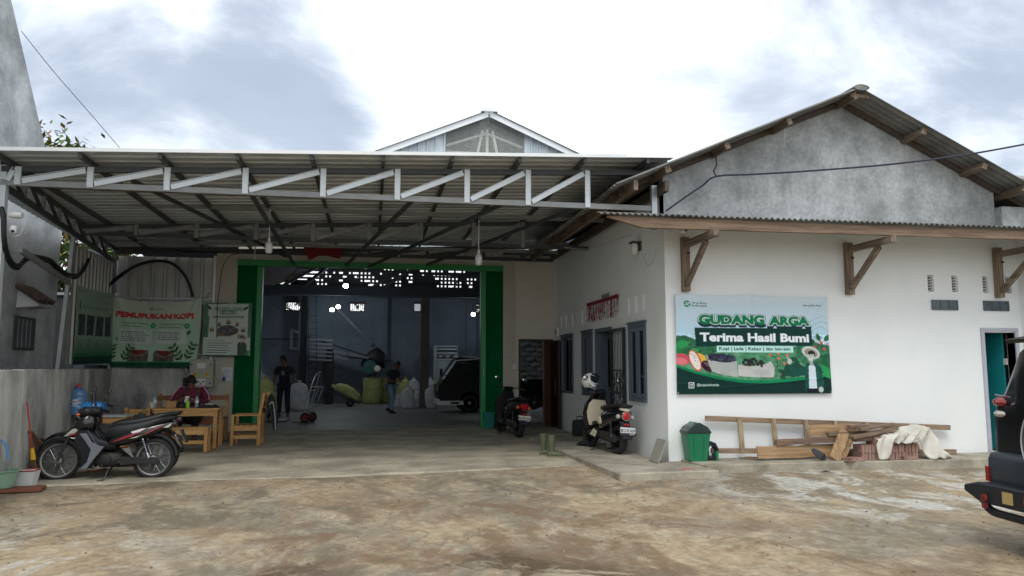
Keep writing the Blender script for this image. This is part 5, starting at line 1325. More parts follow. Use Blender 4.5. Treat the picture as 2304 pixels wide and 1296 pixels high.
    def wire(name, pts, r, m_, lab):
        P_ = [atY(*q) for q in pts]; g = MB(); g.tube(curve_pts(P_, 8), r, 6); o = g.build(name, m_, smooth=True); tag(o, lab, 'wire'); origin(o, P_[0])
    wire('power_line', [(1498, 475, 10.2), (1540, 445, 10.15), (1580, 418, 10.1), (1612, 397, 10.0), (1700, 392, 9.9), (1830, 384, 9.7), (2000, 370, 9.4), (2160, 350, 9.2), (2320, 322, 9.0), (2700, 250, 8.4), (3400, 60, 7.6)], .013, mat('blue_black_cable', S(34,34,58), .5, var=0), 'dark twisted power line crossing the grey gable')
    wire('power_line', [(1612, 397, 10.0), (1606, 385, 10.0), (1612, 372, 10.02), (1611, 350, 10.05)], .011, m_cable, 'short black cable hanging from the left roof edge')
    wire('bulb_wire', [(1765, 289, 10.2), (1765, 312, 10.2), (1766, 330, 10.2)], .007, m_cablew, 'short white wire hanging on the grey gable')
    wire('overhead_wire', [(48, 70, 13.3), (120, 160, 13.8), (200, 252, 14.4), (280, 345, 15)], .006, m_cable, 'thin wire from the grey building down to the awning')
    wire('thin_wire', [(1213, 551, 14.6), (1265, 556, 14.2), (1320, 560, 13.9), (1380, 541, 12.5), (1440, 522, 11.5), (1500, 500, 10.5)], .006, m_cablew, 'thin pale wire strung under the eave above the side wall')
    wire('thin_wire', [(540, 570, 17.1), (515, 578, 17.1), (500, 605, 17.1), (495, 640, 17.1), (489, 690, 17.1), (488, 760, 17.1)], .008, m_cable, 'thin black wire down the beige pillar left of the doorway')
    # dark red cloth over the door head
    g = MB()
    cs = [atY(683, 556, 16.7), atY(768, 556, 16.7), atY(766, 583, 16.7), atY(722, 573, 16.7), atY(695, 586, 16.7)]
    vs = [c_+Vector((0, .012*math.sin(i*2), 0)) for i, c_ in enumerate(cs)]; g.add(vs+[v_+Vector((0, .01, 0)) for v_ in vs], [(0,1,2,3,4), (9,8,7,6,5)]+[(i, (i+1) % 5, (i+1) % 5+5, i+5) for i in range(5)])
    o = g.build('red_flag', m_red); tag(o, 'dark red cloth flag hung over the green door head', 'flag'); origin(o, cs[4])
electrics()
# ================================================================== MOTORBIKES
m_tyre = mat('tyre_rubber', S(34,34,36), .85, var=.15, scale=12, bump=.2, bscale=60)
m_gloss = mat('glossy_black_paint', S(16,17,22), .18, var=0, coat=.6)
m_seat = mat('black_vinyl_seat', S(26,27,31), .5, var=.1, scale=10, bump=.1, bscale=120)
m_mblack = mat('matt_black_plastic', S(24,25,28), .6, var=.1, scale=10)
m_chrome = mat('chrome', S(206,208,210), .18, 1, var=0)
m_alu = mat('cast_aluminium', S(128,128,126), .5, .7, var=.12, scale=12)
m_dirtalu = mat('grimy_engine_metal', S(60,58,56), .6, .5, var=.2, scale=14)
m_silver = mat('silver_grey_fairing', S(122,126,136), .35, .3, var=.05)
m_bred = mat('dark_red_decal', S(140,24,36), .35, var=0, coat=.4)
m_bwhite = mat('white_decal', S(216,216,214), .35, var=0, coat=.4)
m_redlens = mat('red_tail_lens', S(190,22,34), .12, var=0, coat=.6)
m_orange = mat('orange_lens', S(222,96,30), .2, var=0, coat=.5)
m_clearl = mat('clear_lens', S(176,176,166), .1, var=0, coat=.6)
m_cream = mat('cream_panel', S(216,206,184), .35, var=0, coat=.3)
m_mint = mat('blue_fairing', S(22,110,176), .3, var=0, coat=.4)
m_platew = print_mat('number_plate_print', .4)
def wheel(parent, name, x, z, r, w, rim_r, spokes=True, steer=0):
    t = MB(); n = 40
    prof = [(rim_r-.005, -w*.36), (rim_r+.012, -w*.5), (r-.03, -w*.52), (r-.008, -w*.34), (r, 0), (r-.008, w*.34), (r-.03, w*.52), (rim_r+.012, w*.5), (rim_r-.005, w*.36), (rim_r-.005, -w*.36)]
    t.lathe(prof, n=n, axis='y')
    h = t.build(name, m_tyre, parent, smooth=True)
    h.location = (x, 0, z); h.rotation_euler = (0, 0, steer)
    m = MB(); m.lathe([(rim_r-.022, -w*.3), (rim_r-.002, -w*.38), (rim_r-.002, w*.38), (rim_r-.022, w*.3), (rim_r-.03, 0), (rim_r-.022, -w*.3)], n=n, axis='y')
    m.lathe([(.02, -.055), (.045, -.05), (.05, -.02), (.05, .02), (.045, .05), (.02, .055)], n=18, axis='y'); rm = m.build('rim', m_alu if spokes else m_mblack, h, smooth=True)
    s = MB()
    if spokes:
        for k in range(28):
            a = 2*PI*k/28; sd = -1 if k % 2 else 1; a2 = a+(.55 if (k//2) % 2 else -.55)
            s.tube([(math.cos(a2)*.045, sd*.035, math.sin(a2)*.045), (math.cos(a)*(rim_r-.02), 0, math.sin(a)*(rim_r-.02))], .0028, 4)
        d = MB(); d.lathe([(.05, -.052), (.10, -.052), (.10, -.048), (.05, -.048), (.05, -.052)], n=24, axis='y'); d.build('brake_disc', m_dirtalu, h)
    else:
        for k in range(5):
            a = 2*PI*k/5; s.bar((math.cos(a)*.04, 0, math.sin(a)*.04), (math.cos(a+.25)*(rim_r-.015), 0, math.sin(a+.25)*(rim_r-.015)), .035, .03, up=(0, 1, 0))
    s.build('spoke', m_chrome if spokes else m_mblack, h)
    return h
def plate(parent, txt, sub, x, z, w=.275, h=.11, tilt=.25, bg=S(214,216,220), fg=S(20,20,24)):
    """number plate facing -x"""
    c = Canvas(w, h, 520, bg); c.rect(0, 0, w, .004, fg); c.rect(0, h-.004, w, h, fg); c.rect(0, 0, .004, h, fg); c.rect(w-.004, 0, w, h, fg)
    c.rect(.004, .004, w-.004, h*.30, S(60,62,68) if bg[0] > .5 else bg); c.text(txt, w/2, h*.42, .062, fg, width=w*.9, off=.03, align='c'); c.text(sub, w*.62, h*.09, .025, S(214,216,220), width=w*.3, off=.02)
    o = c.mesh('number_plate', m_platew, parent, None, .004, [(0, w/2, 0), (0, -w/2, 0), (h*math.sin(tilt), -w/2, h*math.cos(tilt)), (h*math.sin(tilt), w/2, h*math.cos(tilt))])
    o.location = (x, 0, z); return o
def mirror(parent, base, head, n=(-1, 0, 0), r=(.055, .04)):
    g = MB(); b_ = Vector(base); h = Vector(head); g.tube(curve_pts([b_, b_.lerp(h, .5)+Vector((0, 0, .03)), h], 4), .006, 6); m = g.build('mirror', m_mblack, parent)
    g = MB(); g.ell(h, (.014, r[0], r[1]), 14, 8); s = g.build('mirror_shell', m_mblack, m, smooth=True)
    g = MB(); g.ell(h+Vector((-.008, 0, 0)), (.010, r[0]*.9, r[1]*.88), 14, 8); g.build('mirror_glass', mat('mirror_glass', S(196,204,206), .06, 1, var=0), m, smooth=True)

def cub_bike(label, loc, rz, accent, decal, sc, lean=0, steer=0, plate_txt='BE 3417 YL', grp=None, orange=False):
    t = thing('motorbike', label, 'motorbike', loc, rz, grp, sc, rx=lean)
    wheel(t, 'wheel', .62, .28, .28, .075, .232, True, steer); wheel(t, 'wheel', -.62, .28, .285, .085, .232, True)
    # fork and front mudguard
    for s in (-1, 1):
        g = MB(); g.tube([(.62, s*.065, .28), (.52, s*.065, .55), (.47, s*.05, .68)], [.02, .022, .024], 8); g.build('fork', m_dirtalu, t)
    g = MB(); secs = []
    for k in range(12):
        a = R(18+k*13.5); rr_ = .315; hw = .045+.012*math.sin(PI*k/11); x = .62+rr_*math.cos(a); z = .28+rr_*math.sin(a); d = Vector((math.cos(a), 0, math.sin(a)))
        c = Vector((x, 0, z)); secs.append([c+Vector((0, -hw, 0))-d*.045, c+Vector((0, -hw, 0)), c+Vector((0, -hw*.5, 0))+d*.015, c+Vector((0, hw*.5, 0))+d*.015, c+Vector((0, hw, 0)), c+Vector((0, hw, 0))-d*.045, c+Vector((0, hw-.006, 0))-d*.045, c-d*.004+Vector((0, hw-.008, 0)), c-d*.004+Vector((0, -hw+.008, 0)), c+Vector((0, -hw+.006, 0))-d*.045])
    g.sweep(secs); g.build('front_mudguard', m_gloss, t, smooth=True)
    # front cowl: pointed beak with headlight, sweeping up to the handlebar shell
    g = MB(); g.loft([(.60, 0, .60, .015, .015), (.55, 0, .625, .06, .045), (.46, 0, .68, .12, .09), (.36, 0, .76, .15, .13), (.27, 0, .80, .15, .14), (.20, 0, .80, .12, .12), (.17, 0, .79, .07, .09)], 18, 2.4); g.build('front_cowl', m_gloss, t, smooth=True)
    for s in (-1, 1):
        g = MB(); g.prism([(.55, .60), (.44, .62), (.34, .70), (.36, .735), (.45, .70)], s*.118, s*.136, 'xz'); g.build('side_light', m_clearl, t, bevel=.006)
    g = MB(); g.loft([(.43, 0, .90, .03, .03), (.38, 0, .92, .11, .06), (.30, 0, .94, .14, .075), (.20, 0, .955, .13, .065), (.13, 0, .95, .08, .05)], 18, 2.3); hb = g.build('handlebar_shell', m_mblack if not accent else accent, t, smooth=True)
    g = MB(); g.ell((.40, 0, .90), (.05, .09, .055)); g.build('headlight', m_clearl, t, smooth=True)
    for s in (-1, 1):
        g = MB(); g.ell((.40, s*.10, .905), (.032, .025, .018)); g.build('indicator', m_orange, t, smooth=True)
        g = MB(); g.tube([(.24, s*.08, .955), (.20, s*.2, .985), (.15, s*.33, .965)], .012, 8); h = g.build('handlebar', m_mblack, t)
        g = MB(); g.tube([(.185, s*.235, .983), (.145, s*.345, .963)], .019, 10); g.build('grip', m_mblack, h, smooth=True)
        g = MB(); g.tube([(.23, s*.2, .985), (.25, s*.26, .965), (.215, s*.34, .95)], .007, 6); g.build('brake_lever', m_alu, h)
        mirror(t, (.20, s*.18, .99), (.18, s*.30, 1.18))
    g = MB(); g.prism([(.48, .80), (.42, .97), (.33, 1.03), (.36, .92)], -.07, .07, 'xz'); g.build('visor', mat('smoked_visor', S(38,38,46), .12, var=0, coat=.5) if not accent else accent, t, bevel=.012)
    # leg shields
    for s in (-1, 1):
        y0, y1 = (s*.13, s*.175)
        g = MB(); g.prism([(.36, .70), (.23, .69), (.10, .50), (-.02, .46), (.10, .30), (.20, .16), (.29, .17), (.30, .38), (.40, .55)], min(y0, y1), max(y0, y1), 'xz'); g.build('leg_shield', m_gloss, t, bevel=.012)
        ya, yb = s*.176, s*.186
        g = MB(); g.prism([(.33, .64), (.24, .645), (.16, .52), (.05, .468), (-.005, .462), (.115, .29), (.20, .155), (.285, .165), (.20, .25), (.165, .42), (.25, .54)], min(ya, yb), max(ya, yb), 'xz'); g.build('silver_panel', m_silver, t, bevel=.004)
        g = MB(); g.prism([(.48, .63), (.40, .648), (.33, .625), (.30, .60), (.37, .625), (.44, .615)], s*.14 if s > 0 else -.16, s*.16 if s > 0 else -.14, 'xz'); g.build('red_stripe', decal, t)
        g = MB(); g.prism([(.45, .59), (.33, .585), (.26, .49), (.34, .565), (.43, .575)], s*.16 if s > 0 else -.17, s*.17 if s > 0 else -.16, 'xz'); g.build('white_stripe', m_cream, t)
    # spine, footboard tunnel
    g = MB(); g.loft([(.26, 0, .62, .07, .10), (.12, 0, .50, .065, .085), (0, 0, .47, .07, .07), (-.12, 0, .50, .09, .09)], 12, 2.6); g.build('centre_tunnel', m_mblack, t, smooth=True)
    # body sides and tail
    g = MB(); g.loft([(.02, 0, .50, .05, .045), (-.10, 0, .54, .11, .085), (-.28, 0, .585, .135, .10), (-.48, 0, .645, .135, .10), (-.66, 0, .705, .12, .075), (-.80, 0, .755, .09, .05), (-.90, 0, .785, .045, .025)], 18, 2.7); g.build('body_panel', m_gloss, t, smooth=True)
    for s in (-1, 1):
        def strip(pts, m_, nm):
            g = MB(); k = len(pts)
            ys = [.118 if x > -.02 else .139 if x > -.5 else .139-(-.5-x)*.14 for x, z in pts]
            a = [(x, s*y_, z) for (x, z), y_ in zip(pts, ys)]; b_ = [(x, s*(y_+.006), z) for (x, z), y_ in zip(pts, ys)]
            g.add(a+b_, [tuple(range(k)), tuple(range(k, 2*k))[::-1]]+[(i, i+k, (i+1) % k+k, (i+1) % k) for i in range(k)]); g.build(nm, m_, t)
        strip([(-.06, .505), (-.25, .60), (-.42, .655), (-.55, .71), (-.36, .60), (-.2, .545)], decal, 'red_stripe')
        strip([(-.32, .655), (-.46, .70), (-.53, .705), (-.42, .645), (-.36, .625)], m_bwhite, 'white_stripe')
        strip([(-.46, .60), (-.62, .695), (-.80, .765), (-.68, .70), (-.55, .635)], decal, 'red_stripe')
        strip([(-.30, .56), (-.44, .60), (-.50, .625), (-.40, .575)], m_cream, 'white_stripe')
        strip([(-.74, .71), (-.84, .77), (-.87, .755), (-.80, .71)], m_clearl, 'tail_stripe')
    # seat
    g = MB(); g.loft([(.03, 0, .60, .06, .04), (-.0, 0, .64, .10, .09), (-.12, 0, .67, .125, .105), (-.30, 0, .69, .135, .10), (-.44, 0, .725, .13, .09), (-.60, 0, .785, .125, .065), (-.76, 0, .83, .11, .045), (-.88, 0, .85, .07, .022)], 20, 2.8); g.build('seat', m_seat, t, smooth=True)
    for s in (-1, 1):
        g = MB(); g.tube(curve_pts([(-.60, s*.13, .77), (-.74, s*.14, .835), (-.88, s*.09, .865), (-.90, 0, .865)], 4), .011, 6); g.build('grab_rail', m_mblack, t)
    # tail lamp, mudguard, plate
    g = MB(); g.ell((-.87, 0, .765), (.035, .06, .028)); g.build('tail_light', mat('dark_tail_lens', S(110,18,26), .15, var=0, coat=.5), t, smooth=True)
    for s in (-1, 1):
        g = MB(); g.ell((-.86, s*.085, .75), (.03, .022, .018)); g.build('indicator', m_mblack, t, smooth=True)
    g = MB(); secs = []
    for k in range(10):
        a = R(60+k*13); rr_ = .33; hw = .06; d = Vector((math.cos(a), 0, math.sin(a))); c = Vector((-.62, 0, .30))+d*rr_
        secs.append([c+Vector((0, -hw, 0))-d*.03, c+Vector((0, -hw, 0)), c+d*.015, c+Vector((0, hw, 0)), c+Vector((0, hw, 0))-d*.03, c-d*.004])
    g.sweep(secs); g.build('rear_mudguard', m_mblack, t, smooth=True)
    g = MB(); g.prism([(-.88, .62), (-.98, .44), (-1.0, .43), (-.92, .62)], -.075, .075, 'xz'); g.build('mud_flap', mat('smoked_visor', S(38,38,46), .12, var=0), t)
    plate(t, plate_txt, '05.27', -.955, .52, .25, .10, .5)
    # engine
    g = MB(); g.loft([(.14, 0, .30, .08, .07), (.08, 0, .29, .12, .10), (-.03, 0, .28, .13, .10), (-.15, 0, .29, .10, .09), (-.2, 0, .29, .05, .06)], 14, 3); e = g.build('engine', m_dirtalu, t, smooth=True)
    for s in (-1, 1):
        g = MB(); g.lathe([(.075, 0), (.07, s*.02), (.03, s*.03)], (-.02, s*.125, .28), 16, 'y'); g.build('engine_cover', m_mblack, e, smooth=True)
    g = MB(); g.loft([(.12, 0, .33, .05, .05), (.18, 0, .35, .06, .055), (.26, 0, .38, .055, .05)], 10, 4); g.build('cylinder', m_dirtalu, e)
    # swingarm, chain case, shocks, exhaust, stand, pegs
    for s in (-1, 1):
        g = MB(); g.bar((-.15, s*.075, .30), (-.64, s*.085, .28), .025, .04); g.build('swingarm', m_dirtalu, t)
        g = MB(); g.tube([(-.48, s*.12, .56), (-.58, s*.12, .29)], .012, 8); sh = g.build('shock_absorber', m_chrome, t)
        g = MB(); hp = [(-.485+(-.072)*k/40+.022*math.cos(k*1.05), s*.12+.022*math.sin(k*1.05), .54-.17*k/40) for k in range(41)]; g.tube(hp, .006, 5); g.build('spring', m_mblack, sh)
        g = MB(); g.prism([(-.22, .43), (-.36, .33), (-.385, .30), (-.33, .43)], s*.135-.008, s*.135+.008, 'xz'); g.prism([(-.22, .43), (-.24, .415), (-.38, .30), (-.39, .32)], s*.15-.006, s*.15+.006, 'xz'); g.build('peg_bracket', m_alu, t)
        g = MB(); g.tube([(-.02, s*.12, .20), (-.02, s*.28, .205)], .014, 8); g.build('footpeg', m_mblack, t)
    g = MB(); g.prism([(-.16, .27), (-.16, .22), (-.70, .20), (-.74, .24), (-.68, .30)], .10, .125, 'xz'); g.build('chain_case', m_mblack, t, bevel=.006)
    g = MB(); g.tube([(.18, -.06, .30), (.12, -.12, .19), (-.25, -.15, .19), (-.45, -.16, .23), (-.90, -.17, .34)], [.016, .016, .02, .045, .05], 12); g.build('exhaust', m_mblack, t, smooth=True)
    g = MB(); g.tube([(-.07, .10, .18), (-.05, .20, .02), (-.02, .23, .0)], .01, 6); g.bar((-.06, .235, .004), (.03, .235, .004), .04, .008); g.build('side_stand', m_dsteel, t)
    g = MB(); g.tube([(.0, .13, .17), (.06, .17, .16), (.12, .17, .19)], .008, 6); g.tube([(-.02, .13, .17), (-.1, .17, .16)], .008, 6); g.build('gear_lever', m_alu, t)
    return t
cub_bike('black motorbike with red and white stripes parked in front, facing the left wall', (-3.285, 10.53, .035), PI, None, m_bred, .90, lean=R(-6)*-1, steer=.12, grp='parked motorbikes')
cub_bike('blue fronted motorbike standing behind the black striped motorbike', (-3.33, 10.84, .056), PI, m_mint, m_bwhite, .93, lean=R(4), steer=-.5, plate_txt='BE 4182 NO', grp='parked motorbikes')

def scooter(label, loc, rz, sc, body, shield, accent, lamp_round, ptxt, psub, pbg, pfg, lean, steer, grp):
    t = thing('scooter', label, 'scooter', loc, rz, grp, sc, rx=lean)
    wheel(t, 'wheel', .63, .24, .24, .09, .165, False, steer); wheel(t, 'wheel', -.60, .24, .25, .11, .165, False)
    for s in (-1, 1):
        g = MB(); g.tube([(.63, s*.075, .24), (.55, s*.07, .50), (.50, s*.05, .62)], .02, 8); g.build('fork', m_mblack, t)
    g = MB(); secs = []
    for k in range(9):
        a = R(25+k*15); hw = .06; d = Vector((math.cos(a), 0, math.sin(a))); c = Vector((.63, 0, .25))+d*.275
        secs.append([c+Vector((0, -hw, 0))-d*.05, c+Vector((0, -hw, 0)), c+d*.02, c+Vector((0, hw, 0)), c+Vector((0, hw, 0))-d*.05, c-d*.003])
    g.sweep(secs); g.build('front_mudguard', body, t, smooth=True)
    # front apron: wide curved leg shield
    g = MB(); secs = []
    for (x, z, hw) in ((.60, .32, .10), (.585, .45, .17), (.555, .60, .215), (.50, .76, .215), (.43, .90, .15), (.38, .98, .10)):
        secs.append([Vector((x+.05, 0, z)), Vector((x+.035, hw*.6, z)), Vector((x, hw, z)), Vector((x-.05, hw*.97, z)), Vector((x-.075, hw*.5, z)), Vector((x-.08, 0, z)), Vector((x-.075, -hw*.5, z)), Vector((x-.05, -hw*.97, z)), Vector((x, -hw, z)), Vector((x+.035, -hw*.6, z))])
    g.sweep(secs); g.build('front_apron', body, t, smooth=True)
    g = MB(); secs = []
    for (x, z, hw) in ((.497, .40, .10), (.472, .52, .15), (.445, .64, .18), (.40, .78, .17), (.36, .86, .12)):
        secs.append([Vector((x, hw, z)), Vector((x-.02, hw*.6, z)), Vector((x-.024, 0, z)), Vector((x-.02, -hw*.6, z)), Vector((x, -hw, z)), Vector((x+.012, 0, z))])
    g.sweep(secs); g.build('leg_shield', shield, t, smooth=True)
    # headlamp pod, bars
    g = MB(); g.loft([(.44, 0, .985, .05, .04), (.38, 0, 1.0, .10, .055), (.30, 0, 1.01, .11, .05), (.24, 0, 1.01, .07, .035)], 16, 2.3); g.build('handlebar_shell', m_gloss, t, smooth=True)
    g = MB(); g.ell((.43, 0, .98), (.03, .06, .045)); g.build('headlight', m_clearl, t, smooth=True)
    for s in (-1, 1):
        g = MB(); g.tube([(.32, s*.07, 1.01), (.28, s*.2, 1.03), (.22, s*.34, 1.01)], .012, 8); h = g.build('handlebar', m_mblack, t)
        g = MB(); g.tube([(.26, s*.24, 1.027), (.215, s*.35, 1.008)], .02, 10); g.build('grip', m_mblack, h, smooth=True)
        g = MB(); g.tube([(.30, s*.21, 1.03), (.33, s*.27, 1.01), (.29, s*.34, .995)], .007, 6); g.build('brake_lever', m_alu, h)
        mirror(t, (.28, s*.17, 1.03), (.24, s*.33, 1.23), r=(.06, .045))
    # floorboard
    g = MB(); g.loft([(.50, 0, .28, .13, .05), (.35, 0, .27, .16, .045), (.1, 0, .27, .16, .045), (-.05, 0, .28, .15, .055)], 14, 4); g.build('floorboard', m_mblack, t)
    # rear body
    g = MB(); g.loft([(.02, 0, .42, .11, .14), (-.06, 0, .50, .16, .18), (-.22, 0, .56, .185, .17), (-.42, 0, .60, .195, .155), (-.60, 0, .63, .18, .135), (-.74, 0, .65, .145, .11), (-.82, 0, .66, .09, .07)], 22, 2.7); g.build('body_panel', body, t, smooth=True)
    for s in (-1, 1):
        g = MB(); g.ell((-.15, s*.172, .52), (.11, .02, .07)); g.build('side_badge', accent, t, smooth=True)
        g = MB(); g.prism([(.28, .25), (.04, .22), (-.02, .32), (.12, .36)], s*.165-.012, s*.165+.012, 'xz'); g.build('lower_panel', accent, t, bevel=.006)
    g = MB(); g.loft([(.04, 0, .70, .07, .02), (-.03, 0, .73, .13, .045), (-.2, 0, .75, .15, .05), (-.40, 0, .765, .155, .055), (-.60, 0, .79, .145, .05), (-.74, 0, .80, .10, .03)], 20, 2.8); g.build('seat', m_seat, t, smooth=True)
    g = MB(); g.loft([(-.71, 0, .735, .10, .03), (-.78, 0, .735, .09, .03), (-.83, 0, .735, .06, .02)], 14, 2.6); g.build('tail_cap', accent, t, smooth=True)
    g = MB(); g.tube(curve_pts([(-.50, .17, .76), (-.70, .155, .80), (-.84, .08, .815), (-.86, 0, .815), (-.84, -.08, .815), (-.70, -.155, .80), (-.50, -.17, .76)], 4), .013, 8); g.build('grab_rail', m_mblack, t, smooth=True)
    if lamp_round:
        g = MB(); g.lathe([(.078, 0), (.082, -.03), (.075, -.045)], (-.79, 0, .635), 24, 'x'); l_ = g.build('lamp_bezel', m_chrome, t, smooth=True)
        g = MB(); g.ell((-.835, 0, .635), (.022, .066, .066), 20, 10); g.build('tail_light', m_redlens, t, smooth=True)
    else:
        g = MB(); g.prism([(-.09, .70), (.09, .70), (.06, .60), (-.06, .60)], -.86, -.81, 'yz'); g.build('tail_light', m_redlens, t, bevel=.012)
        g = MB(); g.b(-.862, -.84, -.04, .04, .565, .585); g.build('stop_light', mat('bright_red_lens', S(214,50,60), .2, var=0), t)
    for s in (-1, 1):
        g = MB(); g.ell((-.78, s*.125, .62), (.05, .035, .04)); g.build('indicator', m_clearl if lamp_round else m_orange, t, smooth=True)
    g = MB(); g.prism([(-.72, .56), (-.80, .55), (-.93, .34), (-.95, .26), (-.90, .26), (-.84, .38)], -.085, .085, 'xz'); g.build('rear_mudguard', m_mblack, t, bevel=.01)
    g = MB(); g.b(-.875, -.86, -.05, .05, .485, .51); g.build('reflector', m_redlens, t)
    plate(t, ptxt, psub, -.945, .33, .275, .135, .22, pbg, pfg)
    # engine, belt case, exhaust, shock, stand
    g = MB(); g.loft([(-.10, .09, .27, .05, .08), (-.3, .10, .26, .055, .085), (-.52, .10, .25, .055, .08), (-.66, .10, .25, .04, .06)], 14, 3); e = g.build('engine', m_dirtalu, t, smooth=True)
    g = MB(); g.loft([(-.2, 0, .30, .08, .09), (-.35, 0, .34, .08, .08), (-.45, 0, .38, .06, .05)], 12, 3); g.build('crankcase', m_mblack, e, smooth=True)
    g = MB(); g.tube([(-.15, -.08, .22), (-.3, -.13, .22), (-.45, -.14, .26), (-.50, -.145, .28), (-.82, -.15, .36)], [.018, .018, .03, .055, .055], 14); g.build('exhaust', m_mblack, t, smooth=True)
    g = MB(); g.tube([(-.60, .14, .27), (-.52, .14, .52)], .014, 8); sh = g.build('shock_absorber', m_dsteel, t)
    g = MB(); g.tube([(-.59+.06*k/36+.024*math.cos(k*1.1), .14+.024*math.sin(k*1.1), .33+.17*k/36) for k in range(37)], .006, 5); g.build('spring', m_mblack, sh)
    g = MB(); g.tube([(-.12, .12, .18), (-.10, .22, .02), (-.04, .26, 0)], .011, 6); g.build('side_stand', m_mblack, t)
    g = MB(); g.tube([(-.25, .10, .14), (-.36, .11, .06), (-.36, -.11, .06), (-.25, -.10, .14)], .012, 6); g.build('centre_stand', m_mblack, t)
    return t
HB = R(96)
scooter('black and cream scooter with a round red tail lamp beside the grille door', (3.73, 12.0, .12), HB, .93, m_gloss, m_cream, m_cream, True, 'BE 2132 AGP', '05.27', S(206,208,212), S(24,26,34), R(5), .2, 'parked scooters')
scooter('dark scooter with white number plate by the right green door leaf', (2.80, 15.5, .10), R(98), .93, m_mblack, m_mblack, m_gloss, False, 'BE 2864 SAG', '03.29', S(222,220,210), S(60,58,56), R(6), .25, 'parked scooters')

# helmet hung on the handlebar
def helmet():
    t = thing('helmet', 'white and black helmet hung on the left handlebar of the cream scooter', 'helmet', (3.60, 12.3, 1.12))
    p = atY(1327, 858, 12.3); t.location = p
    g = MB(); n = 18; secs = []
    for i in range(11):
        th = PI*(.04+.80*i/10); ring = []
        for j in range(n):
            a = 2*PI*j/n; r = .135*math.sin(th)*(1.0 if i < 8 else 1.0-.05*(i-7)); ring.append(Vector((r*math.cos(a), r*math.sin(a)*1.12, .135*math.cos(th)*1.05)))
        secs.append(ring)
    g.sweep(secs, cap=False); g.build('shell', m_bwhite, t, smooth=True)
    g = MB(); g.ell((0, -.01, -.01), (.12, .135, .12)); g.build('lining', m_mblack, t, smooth=True)
    g = MB(); g.prism([(-.11, .05), (.06, .07), (.09, .0), (.02, -.05), (-.08, -.03)], -.157, -.138, 'xz'); g.build('face_opening', m_black, t, bevel=.01)
    g = MB(); g.prism([(-.12, .03), (-.11, -.09), (-.02, -.125), (.05, -.11), (.0, -.075), (-.07, -.05)], -.165, -.12, 'xz'); g.build('chin_bar', m_bwhite, t, bevel=.012)
    g = MB(); g.prism([(-.08, .09), (.02, .125), (.12, .08), (.03, .07)], -.15, -.11, 'xz'); g.build('black_stripe', m_black, t, bevel=.005)
    t.rotation_euler = (R(-10), R(20), R(15))
helmet()
# ================================================================== PEOPLE
m_skin = mat('skin', S(122,82,62), .55, var=.06, scale=12)
m_hair = mat('black_hair', S(20,17,17), .7, var=.2, scale=30, bump=.3, bscale=90)
def skinned(name, nodes, edges, rad, root, m, parent, sub=2, extra=None):
    """one continuous surface grown round a skeleton of joints; extra = MB of features joined in"""
    names = list(nodes); idx = {k: i for i, k in enumerate(names)}
    me = bpy.data.meshes.new(name); me.from_pydata([tuple(nodes[k]) for k in names], [(idx[a], idx[b_]) for a, b_ in edges], [])
    o = bpy.data.objects.new(name, me); C.objects.link(o)
    sk = o.modifiers.new('skin', 'SKIN'); sk.use_smooth_shade = True; sk.branch_smoothing = .3
    for k in names:
        r = rad[k]; v = me.skin_vertices[0].data[idx[k]]; v.radius = (r, r) if isinstance(r, (int, float)) else r; v.use_root = (k == root)
    s = o.modifiers.new('sub', 'SUBSURF'); s.levels = sub; s.render_levels = sub
    dg = bpy.context.evaluated_depsgraph_get(); m2 = bpy.data.meshes.new_from_object(o.evaluated_get(dg)); o.modifiers.clear()
    if extra is not None:
        bm = bmesh.new(); bm.from_mesh(m2); e2 = bpy.data.meshes.new('x'); e2.from_pydata([tuple(p) for p in extra.v], [], extra.f); bm.from_mesh(e2); bmesh.ops.recalc_face_normals(bm, faces=bm.faces); bm.to_mesh(m2); bm.free()
    for p in m2.polygons: p.use_smooth = True
    m2.materials.clear(); m2.materials.append(m)
    o.data = m2; o.parent = parent; return o
